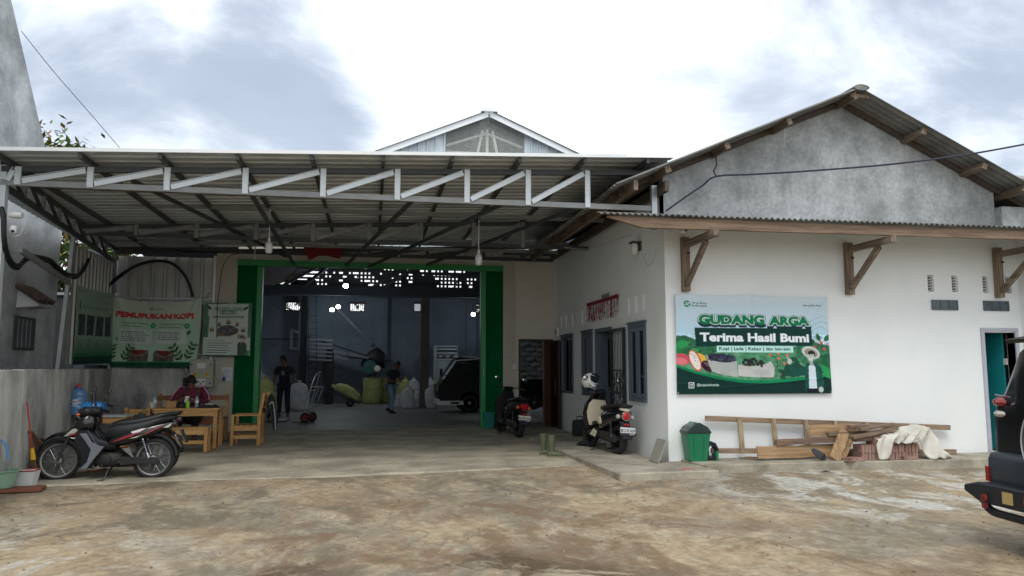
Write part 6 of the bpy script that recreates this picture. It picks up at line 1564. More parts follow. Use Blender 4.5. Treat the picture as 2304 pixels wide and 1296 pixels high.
def person(label, loc, rz, J, shirt, trousers, shoes, sleeve='long', sc=1.0, curl=.6, print_patch=None, stripe=None):
    """J: joints in metres, facing +y, x to the person's left... head, neck, chest, pelvis, (l/r) shoulder elbow wrist hand, hip knee ankle toe"""
    t = thing('person', label, 'person', loc, rz, None, sc)
    N = {k: Vector(v) for k, v in J.items()}
    nodes = {}; ed = []; rad = {}
    def add(k, p, r, par=None):
        nodes[k] = Vector(p); rad[k] = r
        if par: ed.append((par, k))
    add('pelvis', N['pelvis'], (.15, .115)); add('waist', N['pelvis'].lerp(N['chest'], .5), (.105, .08), 'pelvis'); add('chest', N['chest'], (.115, .08), 'waist')
    add('neck', N['neck'], .062, 'chest')
    add('jaw', N['neck'].lerp(N['head'], .42), .058, 'neck')
    for s in ('l', 'r'):
        add(s+'sh', N[s+'shoulder'], .055, 'chest'); add(s+'el', N[s+'elbow'], .044, s+'sh'); add(s+'wr', N[s+'wrist'], .028, s+'el')
        d = (N[s+'hand']-N[s+'wrist']).normalized(); palm = N[s+'wrist']+d*.055; add(s+'palm', palm, (.040, .022), s+'wr')
        f = (N[s+'elbow']-N[s+'shoulder']).cross(N[s+'wrist']-N[s+'elbow'])
        side = d.cross(Vector((0, 1, 0) if abs(d.y) < .8 else (0, 0, 1))).normalized(); nrm = side.cross(d).normalized()
        sg = 1 if s == 'l' else -1
        for i, (o_, L) in enumerate(((-.030, .068), (-.010, .078), (.010, .074), (.030, .058))):
            b0 = palm+d*.035+side*o_; p1 = b0+d*L*.5+nrm*L*.22*curl; p2 = p1+(d*.6+nrm*curl).normalized()*L*.5
            add(f'{s}f{i}a', b0, .0105, s+'palm'); add(f'{s}f{i}b', p1, .009, f'{s}f{i}a'); add(f'{s}f{i}c', p2, .0075, f'{s}f{i}b')
        b0 = palm-side*.038*1-d*.01; add(s+'ta', b0, .012, s+'palm'); p1 = b0-side*.02+d*.03+nrm*.012; add(s+'tb', p1, .0105, s+'ta'); add(s+'tc', p1+d*.026+nrm*.01, .0085, s+'tb')
        add(s+'hip', N[s+'hip'], .088, 'pelvis'); add(s+'kn', N[s+'knee'], .056, s+'hip'); calf = N[s+'knee'].lerp(N[s+'ankle'], .35); add(s+'ca', calf, .052, s+'kn'); add(s+'an', N[s+'ankle'], .036, s+'ca'); add(s+'to', N[s+'toe'], .034, s+'an')
    # head with features, joined into the same body mesh
    H = N['head']; f = N['look'].normalized(); up = (H-N['neck']).normalized(); up = (up-f*up.dot(f)).normalized(); sd = f.cross(up).normalized()
    M = Matrix((sd, f, up)).transposed()
    g = MB()
    g.loft([(-.115, 0, .035, .030, .034), (-.10, 0, .030, .046, .055), (-.07, 0, .020, .062, .076), (-.03, 0, .008, .072, .090), (.02, 0, .0, .077, .098), (.06, 0, -.005, .076, .097), (.09, 0, -.008, .064, .082), (.112, 0, -.01, .038, .05), (.12, 0, -.01, .012, .016)], 20, 2.1, 'z')
    g.ell((0, .100, -.018), (.013, .020, .026)); g.ell((0, .092, -.062), (.026, .012, .008)); g.ell((0, .09, -.076), (.022, .012, .007))
    for s in (-1, 1): g.ell((s*.077, -.005, -.01), (.010, .020, .032)); g.ell((s*.03, .084, .018), (.018, .010, .006))
    g.v = [H+M @ p for p in g.v]
    body = skinned('body', nodes, ed, rad, 'pelvis', m_skin, t, 2, g)
    g = MB()
    for s in (-1, 1): g.ell((s*.030, .089, .006), (.0125, .008, .008), 10, 6)
    g.v = [H+M @ p for p in g.v]; g.build('eyes', mat('dark_eye', S(36,28,26), .2, var=0), body, smooth=True)
    # hair
    g = MB(); n = 20; rr = random.Random(len(label))
    for ring in range(1):
        secs = []
        for i in range(9):
            th = PI*.5*i/8; r_ = []
            for j in range(n):
                a = 2*PI*j/n; y = math.sin(a); low = -.05 if y < .25 else .045+.02*math.sin(a*5)
                z = low+(.126-low)*math.sin(th); k = math.cos(th*.97)**.65; bump = 1+rr.uniform(-.035, .035)
                r_.append(H+M @ Vector((.088*math.cos(a)*k*bump, (.106*y*k-.008)*bump, z)))
            secs.append(r_)
        g.sweep(secs)
    g.build('hair', m_hair, body, smooth=True)
    # clothes: same skeleton, looser radii
    cn, ce, cr = {}, [], {}
    def ac(k, p, r, par=None):
        cn[k] = Vector(p); cr[k] = r
        if par: ce.append((par, k))
    ac('hem', N['pelvis']+Vector((0, 0, -.03)), (.175, .135)); ac('pelvis', N['pelvis']+Vector((0, 0, .06)), (.168, .130), 'hem'); ac('waist', nodes['waist']+Vector((0, 0, .05)), (.155, .122), 'pelvis'); ac('chest', N['chest'], (.178, .132), 'waist'); ac('collar', N['chest'].lerp(N['neck'], .70), (.092, .085), 'chest')
    for s in ('l', 'r'):
        ac(s+'sh', N[s+'shoulder'], .086, 'chest')
        if sleeve == 'long':
            ac(s+'el', N[s+'elbow'], .06, s+'sh'); ac(s+'wr', N[s+'elbow'].lerp(N[s+'wrist'], .9), .044, s+'el')
        else: ac(s+'el', N[s+'shoulder'].lerp(N[s+'elbow'], .75), .074, s+'sh')
    sh = skinned('shirt', cn, ce, cr, 'hem', shirt, t, 2)
    if print_patch:
        g = MB(); c = N['chest']+Vector((.0, .15, -.02)); g.box(c, (.10, .012, .12)); g.build('chest_print', print_patch, sh)
    if stripe:
        for s in ('l', 'r'):
            g = MB(); a, b_ = N[s+'shoulder'], N[s+'elbow']
            for o_ in (-.02, .012, .04): g.tube([N['chest'].lerp(a, .6)+Vector((0, .05+o_, .10)), a+Vector((0, .03+o_, .082)), a.lerp(b_, .5)+Vector((-.06 if s == 'r' else .06, o_+.02, .04)), b_+Vector((-.05 if s == 'r' else .05, o_, .03))], .007, 5)
            g.build('sleeve_stripe', stripe, sh)
    cn, ce, cr = {}, [], {}
    ac('pelvis', N['pelvis']+Vector((0, 0, .02)), (.165, .128))
    for s in ('l', 'r'):
        ac(s+'hip', N[s+'hip'], .105, 'pelvis'); ac(s+'kn', N[s+'knee'], .078, s+'hip'); ac(s+'an', N[s+'knee'].lerp(N[s+'ankle'], .93), .062, s+'kn')
    skinned('trousers', cn, ce, cr, 'pelvis', trousers, t, 2)
    for s in ('l', 'r'):
        a = N[s+'ankle']; b_ = N[s+'toe']; d = (b_-a); d.z = 0; d.normalize(); q = Matrix((d.cross(Vector((0, 0, 1))).normalized(), d, Vector((0, 0, 1)))).transposed()
        g = MB(); g.loft([(-.07, 0, -.02, .034, .035), (-.03, 0, -.01, .040, .05), (.05, 0, -.025, .046, .04), (.12, 0, -.035, .046, .03), (.17, 0, -.042, .03, .02)], 14, 2.6, 'y')
        g.v = [Vector((a.x, a.y, a.z))+q @ p for p in g.v]; g.build('shoe', shoes, t, smooth=True)
    return t
stand = dict(pelvis=(0, 0, .92), chest=(0, .01, 1.24), neck=(0, .02, 1.42), head=(.03, .05, 1.58), look=(.35, 1, -.12),
    lshoulder=(.19, .01, 1.36), lelbow=(.27, .0, 1.09), lwrist=(.28, .08, .85), lhand=(.28, .10, .75), rshoulder=(-.19, .01, 1.36), relbow=(-.30, .06, 1.12), rwrist=(-.36, .26, 1.00), rhand=(-.37, .34, .99),
    lhip=(.09, 0, .86), lknee=(.11, .03, .48), lankle=(.12, 0, .075), ltoe=(.13, .15, .035), rhip=(-.09, 0, .86), rknee=(-.11, .04, .48), rankle=(-.13, .02, .075), rtoe=(-.16, .16, .035))
m_tee = mat('black_tee', S(38,40,46), .9, var=.1, scale=9, bump=.2, bscale=18)
m_trouser = mat('black_trousers', S(34,36,44), .9, var=.1, scale=9, bump=.2, bscale=14)
m_jeans = mat('faded_jeans', S(116,138,160), .9, var=.12, scale=8, bump=.25, bscale=16)
m_shoe = mat('dark_shoe', S(26,26,28), .6, var=.1)
p0 = atZ(637, 938, .15)
person('person in a black tee and black trousers standing by the sacks and scale', (p0.x, p0.y, .13), PI-.15, stand, m_tee, m_trouser, m_shoe, 'short', .985, print_patch=mat('grey_print', S(110,116,124), .8, var=.2, scale=30))
walk = dict(pelvis=(0, 0, .90), chest=(-.02, .06, 1.20), neck=(-.02, .10, 1.38), head=(-.03, .17, 1.51), look=(-.1, 1, -.75),
    lshoulder=(.18, .06, 1.32), lelbow=(.25, .02, 1.06), lwrist=(.17, .22, .98), lhand=(.10, .28, 1.0), rshoulder=(-.20, .06, 1.32), relbow=(-.27, .10, 1.06), rwrist=(-.14, .26, .98), rhand=(-.06, .30, 1.02),
    lhip=(.09, 0, .84), lknee=(.10, .12, .48), lankle=(.09, .06, .085), ltoe=(.09, .21, .04), rhip=(-.09, 0, .84), rknee=(-.10, -.0, .46), rankle=(-.11, -.20, .13), rtoe=(-.12, -.08, .045))
p0 = atZ(880, 931, .1)
person('person in a dark tee and faded jeans walking across the warehouse floor', (p0.x, p0.y, .104), PI+.9, walk, mat('dark_teal_tee', S(34,44,48), .9, var=.1, bump=.2, bscale=14), m_jeans, m_shoe, 'short', .97)
sit = dict(pelvis=(0, 0, .50), chest=(0, .05, .82), neck=(0, .09, 1.00), head=(0, .17, 1.11), look=(0, 1, -.85),
    lshoulder=(.19, .06, .95), lelbow=(.29, .20, .74), lwrist=(.14, .40, .79), lhand=(.06, .46, .80), rshoulder=(-.19, .06, .95), relbow=(-.29, .20, .74), rwrist=(-.14, .40, .79), rhand=(-.06, .46, .80),
    lhip=(.10, .04, .47), lknee=(.15, .42, .48), lankle=(.14, .40, .08), ltoe=(.15, .54, .04), rhip=(-.10, .04, .47), rknee=(-.15, .42, .48), rankle=(-.14, .40, .08), rtoe=(-.15, .54, .04))
ps = atY(431, 868, 14.9)
person('person in a maroon jacket seated behind the timber table looking at a phone', (ps.x, 15.05, .09), PI, sit, mat('maroon_jacket', S(92,28,46), .8, var=.12, scale=7, bump=.25, bscale=14), m_trouser, m_shoe, 'long', 1.0, stripe=mat('pink_stripe', S(204,120,160), .7, var=0))
t = thing('phone', 'white phone held by the seated person over the table', 'phone', (ps.x, 14.58, .885)); g = MB(); g.box((0, 0, 0), (.075, .012, .14), Matrix.Rotation(R(-25), 3, 'X')); g.build('case', m_plasw, t, bevel=.004); g = MB(); g.box((0, .009, -.0), (.066, .004, .125), Matrix.Rotation(R(-25), 3, 'X')); g.build('screen', m_black, t)
# ================================================================== FURNITURE AND THINGS UNDER THE AWNING
m_pine = wood('varnished_pine', S(164,118,66), S(206,164,104), ax=0, rough=.5)
m_pinez = wood('varnished_pine_upright', S(158,112,62), S(200,156,98), ax=2, rough=.5)
m_piney = wood('varnished_pine_deep', S(158,112,62), S(200,156,98), ax=1, rough=.5)
m_redp = wood('reddish_plank', S(120,74,48), S(160,104,68), ax=0, rough=.6)
def table():
    p = atY(343, 1005, 13.7); q = atY(486, 1005, 13.7); x0, x1 = p.x, q.x; zt = atY(415, 919, 13.7).z; z0 = .09
    t = thing('timber_table', 'long pine table where the person in the maroon jacket sits', 'table', ((x0+x1)/2, 13.95, z0)); w = (x1-x0)/2; h = zt-z0
    g = MB(); 
    for k in range(4): g.b(-w-.03, w+.03, -.28+k*.145, -.14+k*.145, h-.028, h)
    g.build('tabletop', m_pine, t, bevel=.004)
    for sx in (-1, 1):
        for sy in (-1, 1):
            g = MB(); cx = sx*(w-.03); g.b(cx-.03, cx+.03, sy*.24-.03, sy*.24+.03, 0, h-.029); g.build('leg', m_pinez, t, bevel=.004)
    g = MB(); g.b(-w+.06, w-.06, -.265, -.235, h-.13, h-.03); g.build('apron', m_pine, t, bevel=.004)
    g = MB(); g.b(-w+.06, w-.06, .235, .265, h-.13, h-.03); g.build('apron', m_pine, t, bevel=.004)
    return t, x0, x1, zt
tb, tx0, tx1, tz = table()
def bench(label, x0, x1, y, zs, depth, back, arms=False, m_=None, facing=-1, slats=(.62, .78)):
    t = thing('timber_bench', label, 'bench', ((x0+x1)/2, y, .09)); w = (x1-x0)/2
    m_ = m_ or m_pine
    g = MB(); n = 3
    for k in range(n): g.b(-w, w, -depth/2+depth*k/n, -depth/2+depth*(k+.93)/n, zs-.025, zs)
    g.build('seat', m_, t, bevel=.004)
    for sx in (-1, 1):
        for sy in (-1, 1):
            hz = zs-.026
            if sy*facing < 0 and back: hz = back
            if sy*facing > 0 and arms: hz = zs+.2
            cx = sx*(w-.03)*(1.0); cy = sy*(depth/2+.03) if hz > zs else sy*(depth/2-.03)
            g = MB(); g.b(cx-.028, cx+.028, cy-.028, cy+.028, 0, hz); g.build('leg', m_pinez, t, bevel=.004)
    g = MB(); g.b(-w+.06, w-.06, -depth/2-.0, -depth/2+.025, zs-.12, zs-.027); g.build('apron', m_, t, bevel=.004)
    g = MB(); g.b(-w+.06, w-.06, -depth/2+.03, -depth/2+.055, .13, .19); g.build('stretcher', m_, t, bevel=.004)
    if back:
        cy = -facing*(depth/2+.03)
        g = MB()
        for z in slats: g.b(-w, w, cy-.06*(-facing)-.012, cy-.06*(-facing)+.012, z-.045, z+.045)
        g.build('backrest', m_, t, bevel=.004)
    if arms:
        for sx in (-1, 1): g = MB(); g.b(sx*(w-.03)-.035, sx*(w-.03)+.035, -depth/2-.08, depth/2+.03, zs+.201, zs+.225); g.build('armrest', m_piney, t, bevel=.004)
    return t
bench('pine bench in front of the timber table, closest to the motorbikes', atY(392, 980, 13.3).x, tx1-.03, 13.28, .40, .28, 0)
bench('reddish backed bench behind the seated person against the wall', atY(352, 905, 15.35).x, atY(512, 905, 15.35).x, 15.25, .44, .38, .88, False, m_redp, -1, (.80,))
bench('short pine bench left of the timber table under a folded cloth', atY(289, 930, 14.0).x, tx0-.08, 14.0, .44, .36, .70, True, m_pine, 1, (.62,))
def cup(label, u, v, Y, r, h, m_, grp=None, name='cup'):
    p = atY(u, v, Y); t = thing(name, label, name, (p.x, Y, tz+.001), group=grp)
    g = MB(); g.lathe([(r*.8, 0), (r, h), (r*.9, h), (r*.7, .006)], n=16); g.build('cup_wall', m_, t, smooth=True); return t
cup('lime green plastic cup on the timber table', 422, 915, 13.9, .038, .11, mat('lime_plastic', S(142,200,74), .4, var=0))
cup('clear plastic cup with cream drink at the left end of the table', 341, 915, 13.85, .045, .10, mat('milky_plastic', S(190,186,168), .3, var=0))
m_pet = mat('clear_pet_plastic', S(170,186,196), .12, var=0, coat=.4, alpha=.55)
def bottle(label, u, Y):
    p = atY(u, 905, Y); t = thing('water_bottle', label, 'bottle', (p.x, Y, tz+.001)); g = MB()
    g.lathe([(.030, 0), (.033, .01), (.033, .05), (.030, .06), (.033, .07), (.033, .13), (.026, .16), (.013, .185), (.012, .20)], n=14); g.build('bottle_body', m_pet, t, smooth=True)
    g = MB(); g.lathe([(.015, .19), (.015, .212)], n=10); g.build('cap', mat('bottle_cap', S(60,110,170), .4, var=0), t)
    g = MB(); g.lathe([(.0337, .085), (.0337, .125)], n=14); g.build('label_band', mat('bottle_label', S(206,212,216), .5, var=0), t, smooth=True)
bottle('small clear water bottle in front of the seated person on the table', 443, 13.85); bottle('small clear water bottle at the left end of the timber table', 348, 14.0)
p = atY(387, 910, 14.0); t = thing('cardboard_box', 'small brown cardboard box on the timber table', 'box', (p.x, 14.0, tz+.001)); g = MB(); g.b(-.085, .085, -.07, .07, 0, .115); g.build('box_body', mat('cardboard', S(168,128,84), .85, var=.06), t, bevel=.003); g = MB(); g.b(-.0855, .0855, -.0015, .0015+.012, .1152, .117); g.b(-.084, .084, -.069, .069, .1151, .1158); g.build('lid', mat('cardboard_lid', S(178,140,94), .85, var=.06), t)
p = atY(408, 912, 13.95); t = thing('baseball_cap', 'black cap lying on the table between box and green cup', 'cap', (p.x, 13.95, tz+.001)); g = MB(); g.lathe([(.085, 0), (.087, .03), (.075, .07), (.045, .095), (0, .103)], n=16); g.build('crown', m_mblack, t, smooth=True); g = MB(); g.loft([(-.155, 0, .012, .03, .004), (-.12, 0, .014, .06, .005), (-.06, 0, .018, .075, .005)], 12, 2, 'y'); g.build('peak', m_mblack, t, smooth=True)
def cloth(label, cat, p, sx, sy, h, m_, seed, name='cloth', n=14):
    t = thing(name, label, cat, tuple(p)); rr = random.Random(seed); g = MB(); vs = []; fs = []
    ph = [rr.uniform(0, 6) for _ in range(6)]
    for j in range(n+1):
        for i in range(n+1):
            u, v = i/n*2-1, j/n*2-1; r = math.hypot(u, v); e = max(0, 1-r**2.2*.62)
            z = h*(e**.7)*(.62+.22*math.sin(u*4+ph[0])*math.cos(v*5+ph[1])+.16*math.sin(u*9+v*7+ph[2]))
            a = 1+.12*math.sin(3*math.atan2(v, u)+ph[3])
            vs.append((u*sx*a/max(1, r**.5), v*sy*a/max(1, r**.5), max(.002, z)))
    for j in range(n):
        for i in range(n): fs.append((j*(n+1)+i, j*(n+1)+i+1, (j+1)*(n+1)+i+1, (j+1)*(n+1)+i))
    k = len(vs); vs += [(x*.98, y*.98, .0) for x, y, z in vs]; fs += [tuple(i+k for i in f[::-1]) for f in fs]
    ring = [i for i in range(n+1)]+[(j+1)*(n+1)-1 for j in range(1, n+1)]+[n*(n+1)+i for i in range(n-1, -1, -1)]+[j*(n+1) for j in range(n-1, 0, -1)]
    fs += [(ring[i], ring[(i+1) % len(ring)], ring[(i+1) % len(ring)]+k, ring[i]+k) for i in range(len(ring))]
    g.add(vs, fs); g.build('folds', m_, t, smooth=True); return t
p = atY(467, 914, 13.9); cloth('black cloth bundle at the right end of the timber table', 'cloth', (p.x, 13.85, tz), .19, .13, .07, m_tee, 2)
p = atY(471, 905, 14.1); cloth('crumpled pale paper and wrapping on the table behind the black cloth', 'paper', (p.x, 14.1, tz), .10, .08, .09, mat('crumpled_paper', S(176,178,180), .8, var=.05), 5, 'crumpled_paper')
p = atY(322, 918, 14.0); cloth('grey green folded cloth hanging over the short left bench', 'cloth', (p.x, 13.98, .09+.5), .17, .17, .24, mat('grey_green_cloth', S(78,84,74), .9, var=.12, bump=.3, bscale=14), 9)
def armchair():
    a = atZ(528, 998, .1); t = thing('pine_armchair', 'pine armchair turned side-on in front of the left green door', 'chair', ((-2.4-1.95)/2, 14.46, .085))
    w, d = .225, .25; zs = .36
    for (x, y, h) in ((-w, -d, .52), (-w, d, .52)):
        g = MB(); g.b(x-.027, x+.027, y-.03, y+.03, 0, h); g.build('leg', m_pinez, t, bevel=.004)
    for y in (-d, d):
        g = MB(); g.sweep([[Vector((w-.03, y-.025, 0)), Vector((w+.03, y-.025, 0)), Vector((w+.03, y+.025, 0)), Vector((w-.03, y+.025, 0))], [Vector((w-.03, y-.025, .5)), Vector((w+.03, y-.025, .5)), Vector((w+.03, y+.025, .5)), Vector((w-.03, y+.025, .5))], [Vector((w+.05, y-.025, .93)), Vector((w+.10, y-.025, .93)), Vector((w+.10, y+.025, .93)), Vector((w+.05, y+.025, .93))]]); g.build('back_leg', m_pinez, t, bevel=.004)
        g = MB(); g.b(-w-.03, w+.05, y-.035, y+.035, .521, .545); g.build('armrest', m_pine, t, bevel=.004)
        g = MB(); g.b(-w+.028, w-.031, y-.018, y+.018, zs-.10, zs-.02); g.build('seat_rail', m_pine, t, bevel=.003)
        g = MB(); g.b(-w+.028, w-.031, y-.015, y+.015, .12, .18); g.build('stretcher', m_pine, t, bevel=.003)
    g = MB()
    for k in range(4): x = -w+.045+k*.11; g.b(x-.046, x+.046, -d-.03, d+.03, zs-.019, zs)
    g.build('seat', m_piney, t, bevel=.003)
    for z in (.60, .72, .84): g = MB(); xo = .0+(z-.5)*.12; g.b(w+xo-.008, w+xo+.012, -d+.026, d-.026, z-.04, z+.04); g.build('back_slat', m_piney, t, bevel=.003)
armchair()
# jacket over the armchair's back
def jacket():
    t = thing('jacket', 'black jacket with pale lining hung over the back of the armchair', 'jacket', (-1.86, 14.5, .5))
    g = MB(); secs = []
    for k in range(12):
        f = k/11; y = -.24+.48*f; arch = math.sin(PI*f)**.5
        secs.append([Vector((.0, y, .05-.10*(1-arch))), Vector((.03, y, .44*(.55+.45*arch))), Vector((.075, y, .50*(.5+.5*arch))), Vector((.12, y*1.1, .40*(.5+.5*arch))), Vector((.17, y*1.15, .02)), Vector((.15, y*1.1, -.16+.05*math.sin(k*1.7))), Vector((.12, y, .0)), Vector((.07, y, .38*(.5+.5*arch)))])
    g.sweep(secs); g.build('cloth', m_tee, t, smooth=True)
    g = MB(); g.tube(curve_pts([(.19, -.25, -.14), (.175, -.262, .1), (.13, -.262, .34), (.07, -.262, .30)]), .012, 6); g.build('lining', mat('grey_lining', S(150,152,158), .8, var=.1), t)
jacket()
# bottle stand and water gallon by the wall
def gallon():
    zt = .66; t = thing('bottle_stand', 'small timber stand with a pale top by the boundary wall', 'table', (-4.0, 12.75, .07))
    x0, x1 = -.38, .33; g = MB(); g.b(x0, x1, -.22, .22, zt-.03, zt); g.build('tabletop', mat('pale_board', S(168,172,172), .6, var=.08), t, bevel=.004)
    for x in (x0+.04, x1-.04):
        for y in (-.18, .18): g = MB(); g.b(x-.025, x+.025, y-.025, y+.025, 0, zt-.031); g.build('leg', m_pinez, t, bevel=.003)
    g = MB(); g.b(x0+.066, x1-.066, -.19, -.165, zt-.12, zt-.032); g.build('apron', m_pine, t, bevel=.003)
    p = atY(174, 930, 12.7); t = thing('water_gallon', 'blue water gallon with a red cap on the pale topped stand', 'water bottle', (p.x, 12.7, .07+zt+.001), scale=.93)
    mb = mat('blue_polycarbonate', S(96,140,184), .12, var=0, coat=.3, alpha=.72)
    g = MB(); pr = [(.10, 0), (.13, .012), (.134, .05)]
    for k in range(4): z = .06+k*.072; pr += [(.134, z), (.128, z+.012), (.128, z+.02), (.134, z+.032)]
    pr += [(.134, .355), (.12, .39), (.08, .42), (.045, .435), (.03, .45), (.028, .475)]
    g.lathe(pr, n=28); g.build('gallon_body', mb, t, smooth=True)
    g = MB(); g.lathe([(.034, .455), (.036, .49), (.02, .497), (.012, .52), (0, .522)], n=14); g.build('cap', mat('red_cap', S(176,44,52), .4, var=0), t, smooth=True)
    g = MB(); g.lathe([(.045, .425), (.05, .452), (.04, .455)], n=16); g.build('neck_seal', mat('blue_seal', S(40,96,170), .3, var=0), t, smooth=True)
    c = Canvas(.15, .13, 300, S(206,206,214)); c.text('SEAMO', .012, .075, .04, S(150,60,70), width=.126, off=.03); c.rect(0, 0, .15, .05, S(150,180,206))
    c.mesh('label_sheet', m_print, t, lambda u, v: (-.03*(2*u-1)**2, 0*u, 0*u), .001, [(-.07, -.137, .14), (.07, -.137, .14), (.07, -.137, .26), (-.07, -.137, .26)])
gallon()
def broom_things():
    def wl(y): return -4.28-.12*(y-11.0)
    t = thing('broom', 'broom with a red handle and yellow cap leaning on the boundary wall', 'broom', (-4.08, 10.5, .05))
    a = Vector((.0, 0, .02)); top = atY(61, 905, 10.25)-Vector((-4.08, 10.5, .05))
    d = (top-a).normalized()
    g = MB(); g.tube([a+d*.30, top], .010, 8); g.build('handle', mat('red_orange_stick', S(176,66,44), .5, var=.08), t)
    g = MB(); g.tube([a+d*.26, a+d*.40], [.032, .02], 10); g.tube([a+d*.03+Vector((0, 0, .02)), a+d*.05+Vector((0, 0, .02))], .052, 10); g.build('yellow_cap', mat('yellow_plastic', S(222,176,44), .5, var=0), t)
    g = MB(); rr = random.Random(3)
    for k in range(60): o_ = Vector((rr.uniform(-.06, .06), rr.uniform(-.03, .03), 0)); g.tube([a+d*.30+o_*.25, a+o_+Vector((0, 0, .0))], .003, 4)
    g.build('bristles', mat('brown_bristle', S(112,80,58), .9, var=.2, scale=20), t)
    t = thing('stick_broom', 'bundle of thin brown sticks tied as a broom against the wall', 'broom', (-4.02, 10.66, .05))
    g = MB(); top = Vector((-.18, -.1, .60))
    for k in range(90): o_ = Vector((rr.uniform(-.09, .09), rr.uniform(-.04, .04), rr.uniform(0, .04))); g.tube([o_, Vector((0, 0, .3)).lerp(top, .3)*1+o_*.5, top+o_*.25], .0028, 4)
    g.build('sticks', mat('palm_stick', S(96,74,52), .9, var=.25, scale=20), t)
    g = MB(); g.lathe([(.045, 0), (.047, .02), (.045, .035)], (-.125, .07, .46), 12); g.build('binding', m_mblack, t)
    t = thing('timber_stub', 'short brown board standing beside the brooms', 'plank', (-4.14, 10.62, .05)); g = MB(); g.box((-.05, .05, .30), (.075, .03, .58), Matrix.Rotation(R(-8), 3, 'Y')); g.build('board', m_woodz, t, bevel=.004)
    # basin, bucket and plank at the left border
    Z0 = .02
    p = atZ(14, 1108, .03); t = thing('plank', 'rough red brown plank under the green basin', 'plank', (p.x, p.y, .04)); g = MB(); g.box((0, 0, .02), (.75, .26, .035), Matrix.Rotation(.14, 3, 'Z')).jit(.006, 3); g.build('board', wood('red_brown_board', S(92,52,38), S(138,84,62), ax=0), t, bevel=.004)
    t = thing('basin', 'pale green plastic basin full of white cloth on a plank', 'basin', (p.x-.14, p.y+.03, .085)); g = MB(); g.lathe([(0, .004), (.17, 0), (.21, .17), (.235, .185), (.235, .195), (.205, .19), (.165, .012), (0, .012)], n=28, squash=(1.15, .9)); g.build('basin_wall', mat('pale_green_plastic', S(138,170,148), .45, var=.04), t, smooth=True)
    cloth('white cloth heaped inside the pale green basin', 'cloth', (p.x-.16, p.y+.03, .13), .17, .13, .11, m_plasw, 4)
    t = thing('bucket', 'white square bucket with a red rim behind the basin', 'bucket', (p.x+.10, p.y+.24, .05), scale=.8); g = MB(); g.sweep([[Vector((sx*w, sy*w*.8, z)) for sx, sy in ((-1,-1),(1,-1),(1,1),(-1,1))] for w, z in ((.11, 0), (.15, .24), (.135, .24), (.10, .02))]); g.build('bucket_wall', m_plasw, t, bevel=.008)
    g = MB(); g.tube([(-.15, -.12, .245), (.15, -.12, .245), (.15, .12, .245), (-.15, .12, .245)], .010, 6, closed=True); g.build('rim', mat('faded_red_plastic', S(150,62,58), .5, var=0), t)
    g = MB(); pts = [atY(-12, 985, 9.6), atY(6, 992, 9.6), atY(15, 1010, 9.6), atY(18, 1034, 9.6)]; g.tube(curve_pts(pts), .012, 8); o = g.build('hose', mat('blue_hose', S(70,144,204), .4, var=0)); tag(o, 'short blue hose curving down at the left edge', 'hose'); origin(o, pts[-1])
    # basins behind the front motorbike
    p = atZ(118, 1052, .06); t = thing('basin', 'mint green basin behind the front wheel of the black motorbike', 'basin', (p.x, p.y+.1, .055)); g = MB(); g.lathe([(0, .004), (.13, 0), (.18, .20), (.195, .205), (.175, .20), (.125, .012), (0, .012)], n=24); g.build('basin_wall', mat('mint_plastic', S(120,196,170), .45, var=0), t, smooth=True)
    g = MB(); g.lathe([(.196, .2), (.2, .207), (.19, .212)], n=24); g.build('rim', mat('mint_plastic', S(1,1,1)), t, smooth=True)
    p = atZ(166, 1060, .06); cloth('white crumpled sack on the floor behind the black motorbike', 'sack', (p.x, p.y+.1, .055), .13, .12, .24, mat('dirty_white_sack', S(170,168,172), .8, var=.08, bump=.3, bscale=20), 6, 'crumpled_sack')
    p = atZ(216, 1063, .055); t = thing('timber_scrap', 'reddish timber scrap on the floor under the black motorbike', 'wood scrap', (p.x, p.y, .055)); g = MB(); g.box((0, 0, .015), (.22, .08, .03), Matrix.Rotation(.3, 3, 'Z')); g.box((.1, .05, .035), (.16, .05, .03), Matrix.Rotation(-.2, 3, 'Z')); g.build('board', m_redp, t)
broom_things()

# ================================================================== PAVEMENT THINGS
def boots():
    for i, (u, v, rz, lab) in enumerate(((1225, 1024, -.1, 'left green rubber boot standing upright on the side pavement edge'), (1243, 1028, -.15, 'right green rubber boot, the one pointing to the scooter'))):
        p = atZ(u, v, .07); t = thing('rubber_boot', lab, 'boot', (p.x, p.y+.05, .062), rz, 'pair of rubber boots')
        g = MB(); ring = []
        prof = [(-.02, 0, .05, .045, 0), (-.01, 0, .052, .048, .04), (0, 0, .05, .05, .10), (0, 0, .052, .055, .18), (-.005, 0, .06, .062, .27), (-.005, 0, .064, .066, .34)]
        secs = []
        for (cx, cy, rx, ry, z) in prof:
            secs.append([Vector((cx+rx*math.cos(2*PI*j/16), cy+ry*.85*math.sin(2*PI*j/16), z)) for j in range(16)])
        secs.append([Vector((-.005+.056*math.cos(2*PI*j/16), .05*math.sin(2*PI*j/16), .338)) for j in range(16)]); secs.append([Vector((-.0+.045*math.cos(2*PI*j/16), .04*math.sin(2*PI*j/16), .2)) for j in range(16)])
        g.sweep(secs); g.build('shaft', mat('olive_rubber', S(82,88,66), .45, var=.1, scale=8), t, smooth=True)
        g = MB(); g.loft([(-.06, 0, .04, .035, .035), (0, 0, .05, .046, .05), (.06, 0, .045, .045, .045), (.13, 0, .038, .046, .034), (.19, 0, .03, .036, .024), (.21, 0, .025, .015, .012)], 16, 2.5); ft = g.build('foot', mat('olive_rubber', S(1,1,1)), t, smooth=True)
        g = MB(); g.loft([(-.07, 0, .008, .038, .012), (.0, 0, .008, .048, .012), (.13, 0, .008, .05, .012), (.215, 0, .008, .025, .012)], 14, 3); g.build('sole', mat('tan_sole', S(120,112,84), .7, var=0), ft)
boots()
